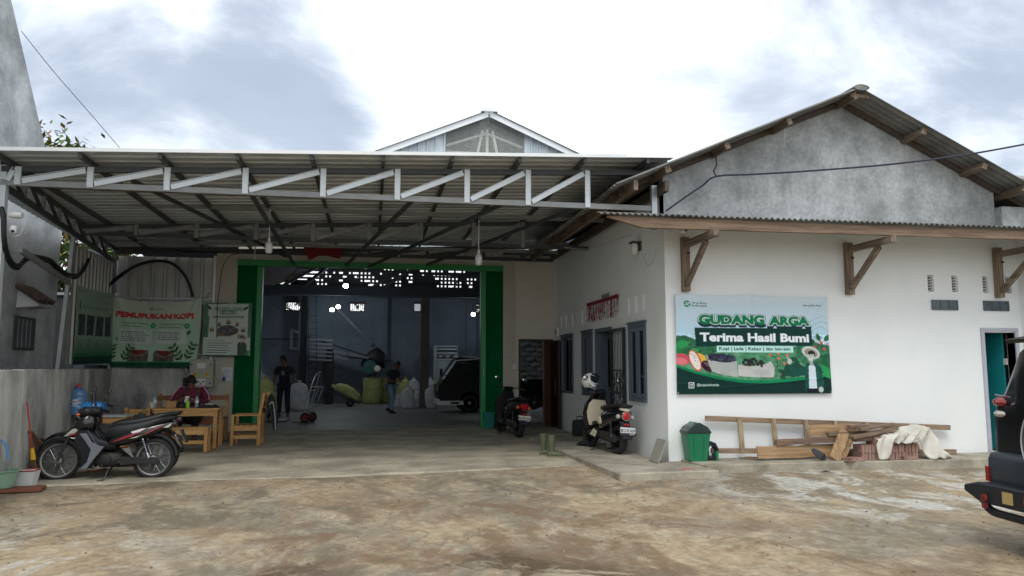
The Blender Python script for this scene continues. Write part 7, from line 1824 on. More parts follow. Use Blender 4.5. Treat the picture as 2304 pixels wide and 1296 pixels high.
def pavement_things():
    p = atX(1496, 1025, 4.12); t = thing('floor_tile', 'square grey tile leaning on the corner of the office wall', 'tile', (4.02, 10.35, .122)); g = MB(); g.box((0, 0, .16), (.02, .34, .34), Matrix.Rotation(R(22), 3, 'Y')); g.build('tile_slab', mat('grey_tile', S(150,148,138), .5, var=.05), t, bevel=.003) 
    p = atZ(1305, 982, .12); t = thing('black_bag', 'black square bag standing on the pavement beside the scooter', 'bag', (p.x, p.y, .122)); g = MB(); g.loft([(-.15, 0, .15, .04, .12), (-.13, 0, .16, .07, .155), (.0, 0, .17, .08, .165), (.13, 0, .16, .07, .155), (.15, 0, .15, .04, .12)], 16, 3.4); b_ = g.build('bag_body', m_tee, t, smooth=True)
    g = MB(); g.tube(curve_pts([(-.06, 0, .32), (-.05, 0, .38), (.05, 0, .38), (.06, 0, .32)]), .01, 6); g.build('handle', m_mblack, t)
    p = atZ(1314, 1003, .12)
    for i in range(2):
        t = thing('shoe', ('worn black shoe on the pavement left of the scooter wheel', 'second worn black shoe lying nearer the scooter wheel')[i], 'shoe', (p.x-.03+i*.10, p.y+i*.05, .122), 1.9+i*.9, 'pair of worn black shoes'); g = MB(); g.loft([(-.12, 0, .04, .03, .035), (-.05, 0, .05, .04, .05), (.05, 0, .035, .044, .035), (.13, 0, .025, .02, .018)], 14, 2.5); u_ = g.build('upper', m_tee, t, smooth=True); g = MB(); g.loft([(-.125, 0, .007, .032, .009), (.05, 0, .007, .047, .009), (.14, 0, .007, .02, .009)], 12, 3); g.build('sole', m_mblack, t)
    # green swing-lid bin
    p = atZ(1562, 1036, .15); t = thing('swing_bin', 'green plastic bin with a dark swing lid on the front pavement', 'bin', (p.x+.01, 10.16, .153)); gm = mat('green_bin_plastic', S(24,116,78), .4, var=.05, scale=4)
    g = MB(); g.sweep([[Vector((sx*w, sy*w*.8, z)) for sx, sy in ((-1,-1),(1,-1),(1,1),(-1,1))] for w, z in ((.125, 0), (.165, .36), (.17, .365), (.17, .385), (.155, .385), (.115, .02))]); b_ = g.build('bin_body', gm, t, bevel=.01)
    g = MB()
    for x in (-.07, .07): g.bar((x*.9, -.105, .03), (x*1.1, -.136, .34), .012, .01)
    g.build('rib', gm, b_)
    g = MB(); g.sweep([[Vector((sx*w, sy*d, z)) for sx, sy in ((-1,-1),(1,-1),(1,1),(-1,1))] for w, d, z in ((.178, .145, .385), (.178, .145, .405), (.13, .14, .47), (.02, .135, .53))]); l_ = g.build('lid', mat('dark_green_lid', S(34,52,50), .4, var=.05), t, bevel=.006)
    g = MB(); g.add([(-.17, -.1, .425), (-.035, -.1, .54), (-.035, .1, .54), (-.17, .1, .425), (-.165, -.1, .418), (-.03, -.1, .532), (-.03, .1, .532), (-.165, .1, .418)], [(0,1,2,3), (7,6,5,4), (0,4,5,1), (1,5,6,2), (2,6,7,3), (3,7,4,0)]); g.build('flap', mat('flap_green', S(60,104,90), .4, var=.05), l_)
    p = atZ(1592, 1034, .15); t = thing('plastic_holder', 'black angular plastic ring with a green edge beside the bin', 'holder', (p.x+.01, 10.18, .153)); g = MB(); pts = [(-.08, 0, .0), (-.085, 0, .2), (-.03, 0, .27), (.05, 0, .24), (.09, 0, .16), (.08, 0, .02)]
    g.sweep([[Vector((x*s_, y, .13+(z-.13)*s_)) for x, _, z in pts] for s_, y in ((1, -.07), (1, .07), (.66, .07), (.66, -.07), (1, -.07))], cap=False); g.build('ring', m_black, t); g = MB(); g.b(.05, .085, -.075, .075, .0, .13); g.build('green_edge', gm, t)
    # teal bin by the right door leaf
    p = atZ(1098, 963, .1); t = thing('teal_bin', 'open teal plastic bin at the foot of the right green door', 'bin', (p.x, p.y-.1, .102)); g = MB(); tm = mat('teal_plastic', S(20,122,116), .45, var=.04); g.sweep([[Vector((sx*w, sy*w, z)) for sx, sy in ((-1,-1),(1,-1),(1,1),(-1,1))] for w, z in ((.10, 0), (.125, .36), (.112, .36), (.09, .02))]); g.build('bin_body', tm, t, bevel=.006); g = MB(); g.tube([(-.125, -.125, .36), (.125, -.125, .36), (.125, .125, .36), (-.125, .125, .36)], .008, 6, closed=True); g.build('rim', tm, t)
    p = atZ(1115, 964, .1); t = thing('red_scrap', 'small red plastic piece on the floor beside the teal bin', 'litter', (p.x, p.y, .101)); g = MB(); g.box((0, 0, .015), (.10, .06, .03), Matrix.Rotation(.4, 3, 'Z')); g.build('piece', m_red, t, bevel=.006)
    # red straps on the pavement and scraps by the kerb
    p = atZ(1545, 1057, .12); t = thing('red_string', 'thin red string lying on the pavement corner near the bin', 'string', (p.x, p.y, .124)); g = MB()
    for k, (a, b_) in enumerate((((-.1, 0), (.1, .02)), ((-.08, -.05), (.08, .05)), ((0, .07), (.09, -.06)))): g.tube(curve_pts([(a[0], a[1], .002), ((a[0]+b_[0])/2, (a[1]+b_[1])/2+.015, .01), (b_[0], b_[1], .002)], 4), .003, 4)
    g.build('strand', mat('bright_red_plastic', S(206,50,60), .5, var=0), t)
    rr = random.Random(5)
    for i, (u, v, c, lab) in enumerate(((1690, 1062, m_plasw, 'white crumpled scrap at the kerb below the wood pile'), (1858, 1063, m_black, 'dark flat scrap at the kerb below the brick stack'), (1555, 1068, m_plasw, 'tiny white scrap in front of the pavement corner'))):
        p = atZ(u, v, .03); cloth(lab, 'litter', (p.x, p.y, .03), .09-.02*i, .05, .035, c, i+3, 'scrap', 6)
pavement_things()

# ================================================================== LADDER, TIMBER, BRICKS
m_lad = wood('ladder_timber', S(116,96,78), S(162,140,116), ax=0); m_ladz = wood('ladder_rung_timber', S(116,100,78), S(166,148,118), ax=2)
def ladder():
    t = thing('timber_ladder', 'long weathered timber ladder lying on its side against the white wall', 'ladder', (6.8, 10.3, .153))
    O = Vector((6.8, 10.3, .153)); Yl = 10.30
    a, b_ = atY(1587, 941, Yl), atY(2137, 962, Yl); c, d = atY(1600, 1014, 10.2), atY(2151, 1022, 10.2); c.z = max(c.z, .27); d.z = .19
    g = MB(); g.bar(a-O, b_-O, .045, .075); g.build('rail', m_lad, t, bevel=.005)
    g = MB(); g.bar(c-O, d-O, .045, .07); g.build('rail', m_lad, t, bevel=.005)
    for (u, ub) in ((1657, 1664), (1730, 1737), (1800, 1808), (1868, 1874), (1938, 1945), (2008, 2014), (2070, 2084)):
        f = (u-1587)/550; f2 = (ub-1600)/551; p = a.lerp(b_, f)-O; q = c.lerp(d, f2)-O
        p += Vector((0, -.04, .035)); q += Vector((0, -.04, -.03)); g = MB(); g.bar(p, q, .035, .07, up=(1, 0, 0)); g.build('rung', m_ladz, t, bevel=.004)
ladder()
m_newp = wood('sawn_plank', S(140,110,80), S(190,158,120), ax=0, rough=.7); m_newpz = wood('sawn_plank_upright', S(136,108,78), S(186,154,116), ax=2, rough=.7); m_oldp = wood('old_plank', S(96,76,62), S(140,116,96), ax=0)
def plank(label, P, Q, h, w, m_, up=(0, 0, 1), seed=0):
    """board from P to Q (points), h tall face, w thick"""
    P, Q = Vector(P), Vector(Q); m = (P+Q)/2; lo = min(P.z, Q.z)-h/2
    d = Q-P; L = d.length; t = thing('plank', label, 'plank', (m.x, m.y, max(.153, lo)))
    O = Vector(t.location); d.normalize(); up = Vector(up); sd = d.cross(up).normalized(); u2 = sd.cross(d).normalized()
    g = MB(); rr = random.Random(seed); secs = []
    n = 7
    for k in range(n):
        c = P+(Q-P)*k/(n-1)-O; e1, e2 = rr.uniform(-.006, .006), rr.uniform(-.006, .006); sl = 0 if 0 < k < n-1 else rr.uniform(-.02, .02)
        secs.append([c+d*sl-sd*w/2-u2*(h/2+e1), c+sd*w/2-u2*(h/2+e1), c+sd*w/2+u2*(h/2+e2), c-d*sl-sd*w/2+u2*(h/2+e2)])
    g.sweep(secs); g.build('board', m_, t, bevel=.003); return t
def pile():
    A = lambda u, v, Y: atY(u, v, Y)
    plank('wide fresh sawn board standing on edge at the bottom of the wood pile', A(1704, 1019, 9.98), A(1890, 1012, 10.02), .17, .035, m_newp, seed=1)
    plank('short wide sawn board at the top left of the wood pile', A(1822, 969, 10.05), A(1925, 967, 10.05), .155, .03, m_newp, seed=2)
    plank('long dark brown beam lying over the wide sawn board', A(1745, 996, 9.98), A(1885, 988, 9.98), .085, .07, m_oldp, seed=3)
    plank('dark thin strip on the pavement left of the wood pile', A(1664, 1030, 10.1), A(1720, 1030, 10.1), .022, .06, m_oldp, seed=4)
    plank('sawn board leaning diagonally in front of the wood pile', A(1878, 1034, 9.82), A(1902, 965, 9.95), .15, .03, m_newpz, up=(1, 0, 0), seed=5)
    plank('narrow sawn board leaning beside the diagonal one', A(1896, 1034, 9.86), A(1917, 982, 9.95), .075, .03, m_newpz, up=(1, 0, 0), seed=6)
    plank('grey weathered short beam end at the left of the upper stack', A(1862, 977, 9.95), A(1950, 974, 9.95), .06, .07, m_woodx, seed=7)
    plank('uppermost weathered board crossing the brick stack', A(1908, 962, 9.9), A(2018, 957, 9.98), .055, .09, m_oldp, seed=8)
    plank('weathered beam rising to the right over the bricks', A(1932, 966, 9.8), A(2010, 955, 9.92), .045, .09, m_woodx, seed=9)
    plank('slanting grey board under the uppermost board', A(1916, 985, 9.75), A(2016, 964, 9.85), .045, .10, m_woodx, seed=10)
    plank('dark board resting right on top of the brick stack', A(1920, 990, 9.8), A(2003, 981, 9.85), .05, .10, m_oldp, seed=11)
    plank('thin dark board end poking out right of the stack', A(1970, 980, 10.0), A(2046, 980, 10.05), .025, .09, m_oldp, seed=12)
    plank('small orange brown board leaning near the right ladder rung', A(2066, 1018, 10.15), A(2058, 995, 10.2), .09, .03, m_newpz, up=(1, 0, 0), seed=13)
    # bricks on edge in two courses, then flat ones
    mb = mat('red_brown_brick', S(112,80,72), .9, var=0, col2=S(170,140,128), scale=5, bump=.3, bscale=40, speck=.1)
    x0 = A(1940, 1040, 9.76).x; bw, bh, bl = .052, .105, .21; proto = None; rr = random.Random(2); k = 0
    def brick(x, y, z, dims, rz, lab, grp='bricks stacked on the front pavement', tilt=0):
        g = MB(); g.box((0, 0, dims[2]/2), dims).jit(.0018, k); o = g.build('brick', mb, bevel=.004); tag(o, lab, 'brick', grp); o.location = (x, y, z); o.rotation_euler = (0, tilt, rz); return o
    base = brick(x0, 9.83, .153, (bw-.004, bl, bh), 0, 'red brick on edge in the stack under the white sack'); pro = base
    def cp(x, y, z, rot, lab='red brick on edge in the stack under the white sack'):
        o = pro.copy(); C.objects.link(o); o.location = (x, y, z); o.rotation_euler = rot; o['label'] = lab; return o
    for row in range(3):
        for i in range(17):
            if row == 0 and i == 0: continue
            if row == 2 and (i < 4 or i > 9): continue
            cp(x0+i*(bw+.001)+rr.uniform(-.001, .001), 9.83+rr.uniform(-.006, .006)+.0*row, .153+row*(bh+.001), (0, rr.uniform(-.01, .01), rr.uniform(-.02, .02)))
    for i in range(8):
        cp(x0+.05+i*(bw*2+.006), 10.06, .153, (0, 0, 0)); 
    brick(A(1912, 1036, 9.7).x, 9.68, .153, (.20, .10, .055), .5, 'loose brick on the pavement at the left foot of the stack', 'loose bricks')
    brick(A(1932, 1041, 9.66).x, 9.72, .153, (.20, .10, .05), -.1, 'loose flat brick just left of the brick stack', 'loose bricks')
    brick(A(2045, 1036, 9.7).x, 9.72, .153, (.21, .10, .052), .05, 'loose flat brick under the right end of the white sack', 'loose bricks')
    brick(A(2008, 974, 9.75).x, 9.8, A(2008, 980, 9.8).z-.02, (.21, .10, .052), .15, 'pinkish brick lying on top of the boards', 'loose bricks')
    # white sack draped over the right half
    t = thing('white_sack', 'dirty white woven sack draped over the brick stack', 'sack', (x0+.6, 9.7, .153)); nU, nV = 44, 22; vs = []
    xs, xe = A(1928, 0, 9.7).x-(x0+.6)-.05, A(2068, 0, 9.7).x-(x0+.6)+.02
    rr = random.Random(9)
    for j in range(nV+1):
        for i in range(nU+1):
            u, v = i/nU, j/nV; x = xs+(xe-xs)*u
            # top line and how far the front hem falls
            top = .33+.13*math.exp(-((u-.62)/.22)**2)-.03*math.cos(u*12)-.30*max(0, u-.78)/.22
            hem = .02+.24*max(0, min(1, (u-.10)/.05)) if u < .2 else (.26+.04*math.sin(u*14) if u < .58 else .26-.25*min(1, (u-.58)/.12))
            hem = min(hem, top-.03); fall = v
            yb = .24*(1-min(1, fall*2.2)); z = top*(1-max(0, fall-.42)/.58)+hem*(max(0, fall-.42)/.58)
            y = .36*max(0, 1-v*2.4)-.02-.035*math.sin(u*19+v*5)*min(1, fall*1.6)-.02*math.sin(u*41+v*9)-.03*fall
            z += .012*math.sin(u*27+v*11)+.008*math.sin(u*53-v*17)
            vs.append((x+.02*math.sin(v*7+u*9), y, max(.004, z)))
    W = nU+1; fs = [(j*W+i, j*W+i+1, (j+1)*W+i+1, (j+1)*W+i) for j in range(nV) for i in range(nU)]
    g = MB(); g.add(vs, fs); o = g.build('woven_cloth', mat('dirty_white_sack', S(206,202,192), .85, var=.06), t, smooth=True)
    o.data.materials[0] = mat('off_white_weave', S(200,196,184), .85, var=0, col2=S(222,220,214), scale=4, bump=.2, bscale=150)
    sm = o.modifiers.new('thickness', 'SOLIDIFY'); sm.thickness = .006
    dg = bpy.context.evaluated_depsgraph_get(); me2 = bpy.data.meshes.new_from_object(o.evaluated_get(dg)); o.modifiers.clear(); o.data = me2
    p = A(1857, 1025, 9.7); t = thing('slipper', 'dark grey slipper standing on edge against the wide sawn board', 'slipper', (p.x, 9.86, .153)); g = MB()
    ring = [(.13*math.cos(a)*(1 if math.cos(a) < 0 else 1.05), .055*math.sin(a)*(1+.15*math.cos(a))) for a in [2*PI*k/24 for k in range(24)]]
    q = Matrix.Rotation(R(35), 3, 'Y') @ Matrix.Rotation(R(72), 3, 'X'); g.prism(ring, -.009, .009, 'xy'); g.v = [q @ p_+Vector((0, 0, .085)) for p_ in g.v]; g.build('sole', mat('grey_rubber_sole', S(62,62,66), .8, var=.1), t, bevel=.004)
    g = MB(); pts = [Vector((.05, .045, .005)), Vector((.03, .02, .045)), Vector((.08, 0, .012)), Vector((.03, -.02, .045)), Vector((.05, -.045, .005))]; g.tube(curve_pts([q @ p_+Vector((0, -.03, .085)) for p_ in pts], 5), .008, 6); g.build('strap', m_black, t)
pile()
# ================================================================== INSIDE THE WAREHOUSE
m_syel = mat('yellow_green_sack', S(150,158,96), .7, var=0, col2=S(188,194,130), scale=5, bump=.35, bscale=9)
m_swhi = mat('white_woven_sack', S(176,180,186), .7, var=0, col2=S(208,210,214), scale=5, bump=.35, bscale=9)
m_sgrn = mat('olive_woven_sack', S(126,136,84), .7, var=0, col2=S(166,174,112), scale=5, bump=.35, bscale=9)
def sack(label, u, v, Yz, w, h, m_, seed, tie=True, lie=None, grp='filled sacks on the warehouse floor', d=None, z=.104):
    """upright filled sack standing where pixel (u,v) meets the floor"""
    p = atZ(u, v, z) if Yz is None else atY(u, v, Yz); t = thing('sack', label, 'sack', (p.x, p.y, z if lie is None else z+.02), group=grp)
    rr = random.Random(seed); d = d or w*.8; n = 20; g = MB(); secs = []; ph = rr.uniform(0, 6)
    prof = [(0, .70), (.03, .86), (.12, .97), (.3, 1.02), (.5, 1.0), (.68, .97), (.82, .88), (.90, .70), (.95, .42), (.985, .16), (1.0, .10)] if tie else [(0, .78), (.03, .9), (.2, 1.0), (.6, 1.0), (.85, .98), (.96, .94), (1, .9), (.99, .6), (.97, .1)]
    for (f, r_) in prof:
        ring = []
        for j in range(n):
            a = 2*PI*j/n; k = r_*(1+.035*math.sin(3*a+ph+f*4)+.03*math.sin(5*a-ph*2+f*9)); q = 2.5; ca, sa = math.cos(a), math.sin(a)
            ring.append(Vector((w/2*k*math.copysign(abs(ca)**(2/q), ca)+.02*math.sin(f*5+ph), d/2*k*math.copysign(abs(sa)**(2/q), sa), f*h)))
        secs.append(ring)
    g.sweep(secs)
    if lie is not None: t.rotation_euler = (0, lie, rr.uniform(-.2, .2))
    g.build('sack_body', m_, t, smooth=True)
    g = MB()
    if tie:
        g.lathe([(.05, h*.975), (.035, h*1.0), (.075, h*1.05), (.05, h*1.06), (.02, h*1.02)], n=12, squash=(1, .7)); g.build('tied_mouth', m_, t, smooth=True)
    else:
        g.tube([(w*.47*math.cos(2*PI*j/16), d*.47*math.sin(2*PI*j/16), h+.012*math.sin(j*2.3+ph)) for j in range(16)], .022, 6, closed=True); g.build('rolled_rim', m_, t, smooth=True)
    return t
sack('tall bulging yellow green sack on the scale just inside the left door', 597, 944, None, .50, 1.02, m_syel, 1, z=.19)
sack('grey white sack behind the tall yellow green one at the left door', 583, 934, None, .5, 1.25, m_swhi, 2)
sack('big slumped grey white sack right of the standing person', 672, 924, None, .66, .92, m_swhi, 3)
sack('narrow white sack behind the standing person', 634, 928, None, .40, .72, m_swhi, 4)
sack('yellow topped sack behind the slumped white one', 660, 917, None, .45, .80, m_syel, 5)
sack('olive yellow sack standing open, left of the walking person', 836, 909, None, .72, .98, m_sgrn, 6, tie=False)
sack('olive yellow sack close behind the walking person', 866, 907, None, .6, 1.0, m_sgrn, 7, tie=False)
sack('small olive sack standing left of the open one', 808, 906, None, .55, .95, m_sgrn, 8)
for i, (u, h_, m_, lab) in enumerate(((893, .80, m_syel, 'yellow sack directly right of the walking person in the back row'), (912, .84, m_syel, 'yellow tied sack in the back row above the crumpled white one'), (931, .84, m_swhi, 'pale tied sack in the back row left of the column'), (968, .84, m_swhi, 'pale tied sack in the back row right of the column'), (987, .82, m_syel, 'yellow tied sack in the back row beside the pickup nose'), (1003, .80, m_swhi, 'pale sack mostly hidden behind the pickup nose'))):
    sack(lab, u, 908, None, .46, h_+.14, m_, 20+i)
sack('crumpled small white sack right of the walking person', 897, 917, None, .38, .46, m_swhi, 10)
sack('clean white sack in the front row left of the column', 918, 919, None, .47, .72, m_swhi, 11)
sack('white sack tucked against the left side of the column', 939, 917, None, .36, .62, m_swhi, 12)
sack('white sack in the front row right of the column', 970, 919, None, .42, .74, m_swhi, 13)
# sack lying on a black barrow
def barrow():
    p = atZ(775, 915, .1); t = thing('hand_barrow', 'dark steel barrow tilted under a lying yellow green sack', 'barrow', (p.x, p.y, .104))
    g = MB()
    for y in (-.2, .2): g.bar((-.75, y, .62), (.55, y, .10), .035, .035)
    g.build('rail', m_black, t); g = MB()
    for k in range(5): f = k/4; g.bar((-.7+1.2*f, -.2, .60-.48*f), (-.7+1.2*f, .2, .60-.48*f), .03, .02)
    g.build('crossbar', m_black, t)
    for y in (-.26, .26): g = MB(); g.lathe([(.05, -.03), (.13, -.035), (.15, 0), (.13, .035), (.05, .03)], (.2, y, .15), 20, 'y'); w_ = g.build('wheel', m_tyre, t, smooth=True); g = MB(); g.lathe([(.05, -.036), (.05, .036)], (.2, y, .15), 10, 'y'); g.build('hub', m_dsteel, w_)
    t2 = thing('sack', 'bright yellow green sack lying tilted on the dark barrow', 'sack', (p.x+.05, p.y, .50), group='filled sacks on the warehouse floor'); t2.rotation_euler = (0, R(28), 0)
    g = MB(); g.loft([(-.52, 0, .08, .10, .06), (-.45, 0, .12, .24, .14), (-.2, 0, .16, .30, .19), (.1, 0, .16, .30, .19), (.4, 0, .13, .26, .15), (.50, 0, .10, .12, .08)], 20, 2.6); g.build('sack_body', m_syel, t2, smooth=True); g = MB(); g.lathe([(.05, -.62), (.08, -.58), (.03, -.5)], (0, 0, .08), 10, 'x'); g.v = [Vector((q.x, q.y, q.z)) for q in g.v]; g.build('tied_mouth', m_syel, t2, smooth=True)
barrow()
# scale plate
p = atZ(600, 950, .1); t = thing('platform_scale', 'low steel platform scale under the tall yellow green sack', 'scale', (p.x+.05, p.y+.35, .104)); g = MB(); g.b(-.45, .45, -.35, .35, .03, .085); g.build('plate', mat('brushed_plate', S(160,162,164), .35, .5, var=.05), t, bevel=.006)
for sx in (-1, 1):
    for sy in (-1, 1): g = MB(); g.lathe([(.03, 0), (.03, .03)], (sx*.38, sy*.28, 0), 10); g.build('foot', m_black, t)
def hand_truck():
    t = thing('hand_truck', 'aluminium stair hand truck with red wheels on the warehouse floor', 'hand truck', (-1.62, 19.8, .104), R(-18), scale=.95)
    m = mat('brushed_aluminium', S(186,190,192), .35, .7, var=.05); tilt = .30
    for y in (-.16, .16):
        g = MB(); g.tube(curve_pts([(0, y, .12), (.10, y, .5), (.22, y, .95), (.30, y*.8, 1.22)], 4), .016, 8); g.build('rail', m, t, smooth=True)
        g = MB(); g.tube([(.02, y, .2), (.19, y, .3), (.42, y, .92)], .012, 8); g.build('brace', m, t, smooth=True)
    g = MB()
    for z, x in ((.35, .05), (.6, .13), (.85, .195)): g.bar((x, -.16, z), (x, .16, z), .05, .02)
    for z, x in ((.45, .245), (.72, .345)): g.bar((x, -.16, z), (x, .16, z), .03, .02)
    g.bar((.2, -.16, .95), (.43, -.16, .92), .02, .02); g.bar((.2, .16, .95), (.43, .16, .92), .02, .02)
    g.build('crossbar', m, t)
    g = MB(); g.tube(curve_pts([(.30, -.12, 1.2), (.36, -.10, 1.30), (.38, .0, 1.33), (.36, .10, 1.30), (.30, .12, 1.2)], 4), .016, 8); g.build('handle', m, t, smooth=True)
    g = MB(); g.bar((.0, 0, .03), (-.28, 0, .012), .34, .012); g.bar((-.0, 0, .02), (.02, 0, .22), .34, .012, up=(1, 0, 0)); g.build('toe_plate', m_dsteel, t)
    for y in (-.22, .22):
        g = MB(); g.lathe([(.06, -.03), (.11, -.04), (.135, -.02), (.14, 0), (.135, .02), (.11, .04), (.06, .03)], (.10, y, .14), 24, 'y'); w_ = g.build('wheel', m_tyre, t, smooth=True); g = MB(); g.lathe([(.02, -.035), (.07, -.032), (.07, .032), (.02, .035)], (.10, y, .14), 20, 'y'); g.build('rim', mat('red_rim', S(130,34,34), .5, var=.1), w_, smooth=True)
hand_truck()
# lamps
for i, (u, v, Y, lab) in enumerate(((778, 643, 24, 'brightest lit bulb hanging highest near the middle of the warehouse'), (761, 690, 28.5, 'right bulb of the close pair of lit bulbs'), (747, 697, 28.5, 'left bulb of the close pair of lit bulbs'), (1065, 707, 28.5, 'lit bulb hanging near the right green door'))):
    p = atY(u, v, Y); t = thing('lit_bulb', lab, 'lamp', tuple(p), group='lit bulbs hanging in the warehouse')
    g = MB(); g.lathe([(0, -.07), (.06, -.06), (.085, 0), (.06, .05), (.03, .065)], n=16); g.build('bulb', emis('lit_lamp_glass', (.95, 1, .98), 14), t, smooth=True); g = MB(); g.lathe([(.04, .06), (.035, .11)], n=10); g.tube([(0, 0, .1), (0, 0, (5.3 if i == 0 else 4.9)-p.z)], .008, 5); g.build('cord', m_cable, t)
    ld = bpy.data.lights.new('bulb_light', 'POINT'); ld.energy = 16; ld.color = (.82, .93, 1); ld.shadow_soft_size = .12; lo = bpy.data.objects.new('bulb_light', ld); C.objects.link(lo); lo.location = (0, 0, -.16); lo.parent = t
# processing machine: elevator column, screens, chutes
def machine():
    p = atY(682, 900, 30.2); t = thing('sorting_machine', 'dark coffee sorting machine with an elevator column and slatted white screens', 'machine', (p.x, 30.2, .104))
    def rel(u, v, Y=25.5): return atY(u, v, Y+4.7)-Vector((p.x, 30.2, .104))
    mk = mat('machine_black', S(26,26,30), .6, .2, var=.15); mw = mat('machine_white', S(108,112,116), .6, var=.12)
    g = MB(); a = rel(672, 900); b_ = rel(693, 655); g.b(a.x, b_.x, -.15, .15, 0, b_.z); g.build('elevator_column', mk, t)
    g = MB(); a = rel(655, 640); b_ = rel(712, 632); g.b(a.x, b_.x, -.3, .3, b_.z-.2, b_.z); g.build('elevator_head', mk, t)
    g = MB()
    for (u, v, u2, v2) in ((672, 750, 655, 742), (655, 742, 655, 785), (655, 785, 668, 786)): g.tube([rel(u, v, 25.3), rel(u2, v2, 25.3)], .06, 8)
    g.build('white_pipe', mw, t)
    g = MB(); a, b_ = rel(575, 763), rel(672, 763); g.tube([a, b_], .02, 6); g.build('bar', mk, t)
    g = MB()
    for k in range(6):
        v = 763+k*9; g.bar(rel(695, v, 25.2), rel(748, v+3, 25.2), .12, .07)
    g.build('screen_slats', mw, t)
    g = MB(); g.bar(rel(690, 757, 25.3), rel(870, 815, 25.3), .2, .05); g.bar(rel(740, 800, 25.3), rel(880, 812, 25.3), .2, .05); g.build('frame', mk, t)
    for (u0, v0, u1, v1) in ((750, 790, 782, 797), (752, 802, 784, 808), (785, 796, 830, 806)): g = MB(); g.bar(rel(u0, v0, 25.2), rel(u1, v1, 25.2), .3, .10); g.build('chute', mw, t)
    g = MB(); a, b_ = rel(735, 785), rel(748, 900); g.b(a.x, b_.x, -.3, .2, 0, a.z); g.build('hopper_leg', mk, t)
    g = MB(); g.bar(rel(755, 690, 26.2), rel(838, 775, 26.2), .12, .12); g.build('discharge_pipe', mat('pale_pipe', S(92,98,106), .5, var=.05), t)
    g = MB(); c = rel(848, 805); g.loft([(c.x-.6, 0, c.z-.25, .2, .1), (c.x-.3, 0, c.z-.05, .35, .3), (c.x, 0, c.z, .4, .42), (c.x+.3, 0, c.z-.1, .3, .3)], 14, 2.5); g.build('fan_housing', mk, t, smooth=True)
    g = MB(); g.lathe([(.0, -.02), (.26, -.015), (.27, 0), (.26, .015), (0, .02)], rel(832, 826, 25.0), 20, 'y'); g.build('green_disc', mat('dull_teal', S(44,92,92), .6, var=.1), t)
    g = MB(); g.lathe([(.0, -.02), (.12, -.015), (.0, .02)], rel(849, 829, 24.9), 16, 'y'); g.build('cream_disc', m_cream, t)
    t2 = thing('steel_ladder', 'dark upright steel ladder beside the sorting machine', 'ladder', tuple(atY(704, 905, 29.4)))
    O = Vector(t2.location); O.z = .104; t2.location = O
    for u in (695, 713): g = MB(); a = atY(u, 905, 29.4); a.z = .11; b_ = atY(u-2, 660 if u == 713 else 690, 29.4); g.bar(a-O, b_-O, .03, .03); g.build('rail', mk, t2)
    for k in range(13): g = MB(); z = .35+k*.25; a = atY(695, 800, 29.4)-O; b_ = atY(712.5, 800, 29.4)-O; g.bar((a.x, a.y, z), (b_.x, b_.y, z), .02, .02); g.build('rung', mk, t2)
machine()
p = atY(1001, 900, 30.4); t = thing('carved_cabinet', 'tall white carved cabinet leaning by the back wall', 'cabinet', (p.x, 30.4, .104)); a = atY(975, 778, 30.4); b_ = atY(1027, 778, 30.4); w = (b_.x-a.x)/2; h = a.z-.104; mc = mat('old_white_paint', S(170,178,184), .6, var=.06)
g = MB(); g.b(-w, -w+.10, -.3, .3, 0, h); g.b(w-.02, w, -.3, .3, 0, h); g.b(-w+.1, w-.02, -.3, .3, h-.06, h); g.b(-w+.1, w-.02, .25, .3, 0, h-.06); g.build('carcass', mc, t)
g = MB(); g.b(-w+.11, w-.03, -.28, -.24, .05, h-.62); g.build('door', mc, t, bevel=.01)
g = MB()
for z in (h-.55, h-.30, h-.14): g.b(-w+.11, w-.03, -.28, -.24, z-.04, z+.04)
for k in range(3): x = -w+.25+k*.3; g.prism([(x-.13, h-.42), (x, h-.36), (x+.13, h-.42), (x, h-.48)], -.28, -.24, 'xz')
g.build('carved_rail', mc, t)
p = atY(853, 900, 27.5)
# stack of white sacks seen through the side door
def sack_wall():
    a = atY(1168, 850, 27.2); b_ = atY(1226, 770, 27.2); w, h = .40, .19
    nx = 5; nz = 16; g = MB(); rr = random.Random(3)
    g.loft([(-w*.5, 0, 0, .10, .03), (-w*.42, 0, 0, .22, .075), (-w*.15, 0, 0, .26, .10), (w*.2, 0, 0, .26, .10), (w*.43, 0, 0, .22, .075), (w*.5, 0, 0, .10, .03)], 14, 2.4)
    proto = None
    for k in range(nz):
        for i in range(nx):
            x = a.x-.2+i*w*.98+(.2 if k % 2 else 0); z = .20+k*h*.93; rot = (rr.uniform(-.15, .15), rr.uniform(-.25, .25), rr.uniform(-.12, .12)+(PI if rr.random() < .5 else 0))
            if proto is None:
                o = g.build('stacked_sack', m_swhi, smooth=True); proto = o
            else:
                o = proto.copy(); C.objects.link(o)
            tag(o, 'white sack in the high stack seen through the side doorway', 'sack', 'white sacks stacked beyond the side doorway')
            o.location = (x, 27.2+rr.uniform(-.05, .05), z); o.rotation_euler = rot
sack_wall()
p = atZ(1198, 948, .104); cloth('crumpled pale sack on the floor inside the side doorway', 'sack', (p.x, p.y, .104), .45, .3, .42, m_swhi, 12, 'crumpled_sack')

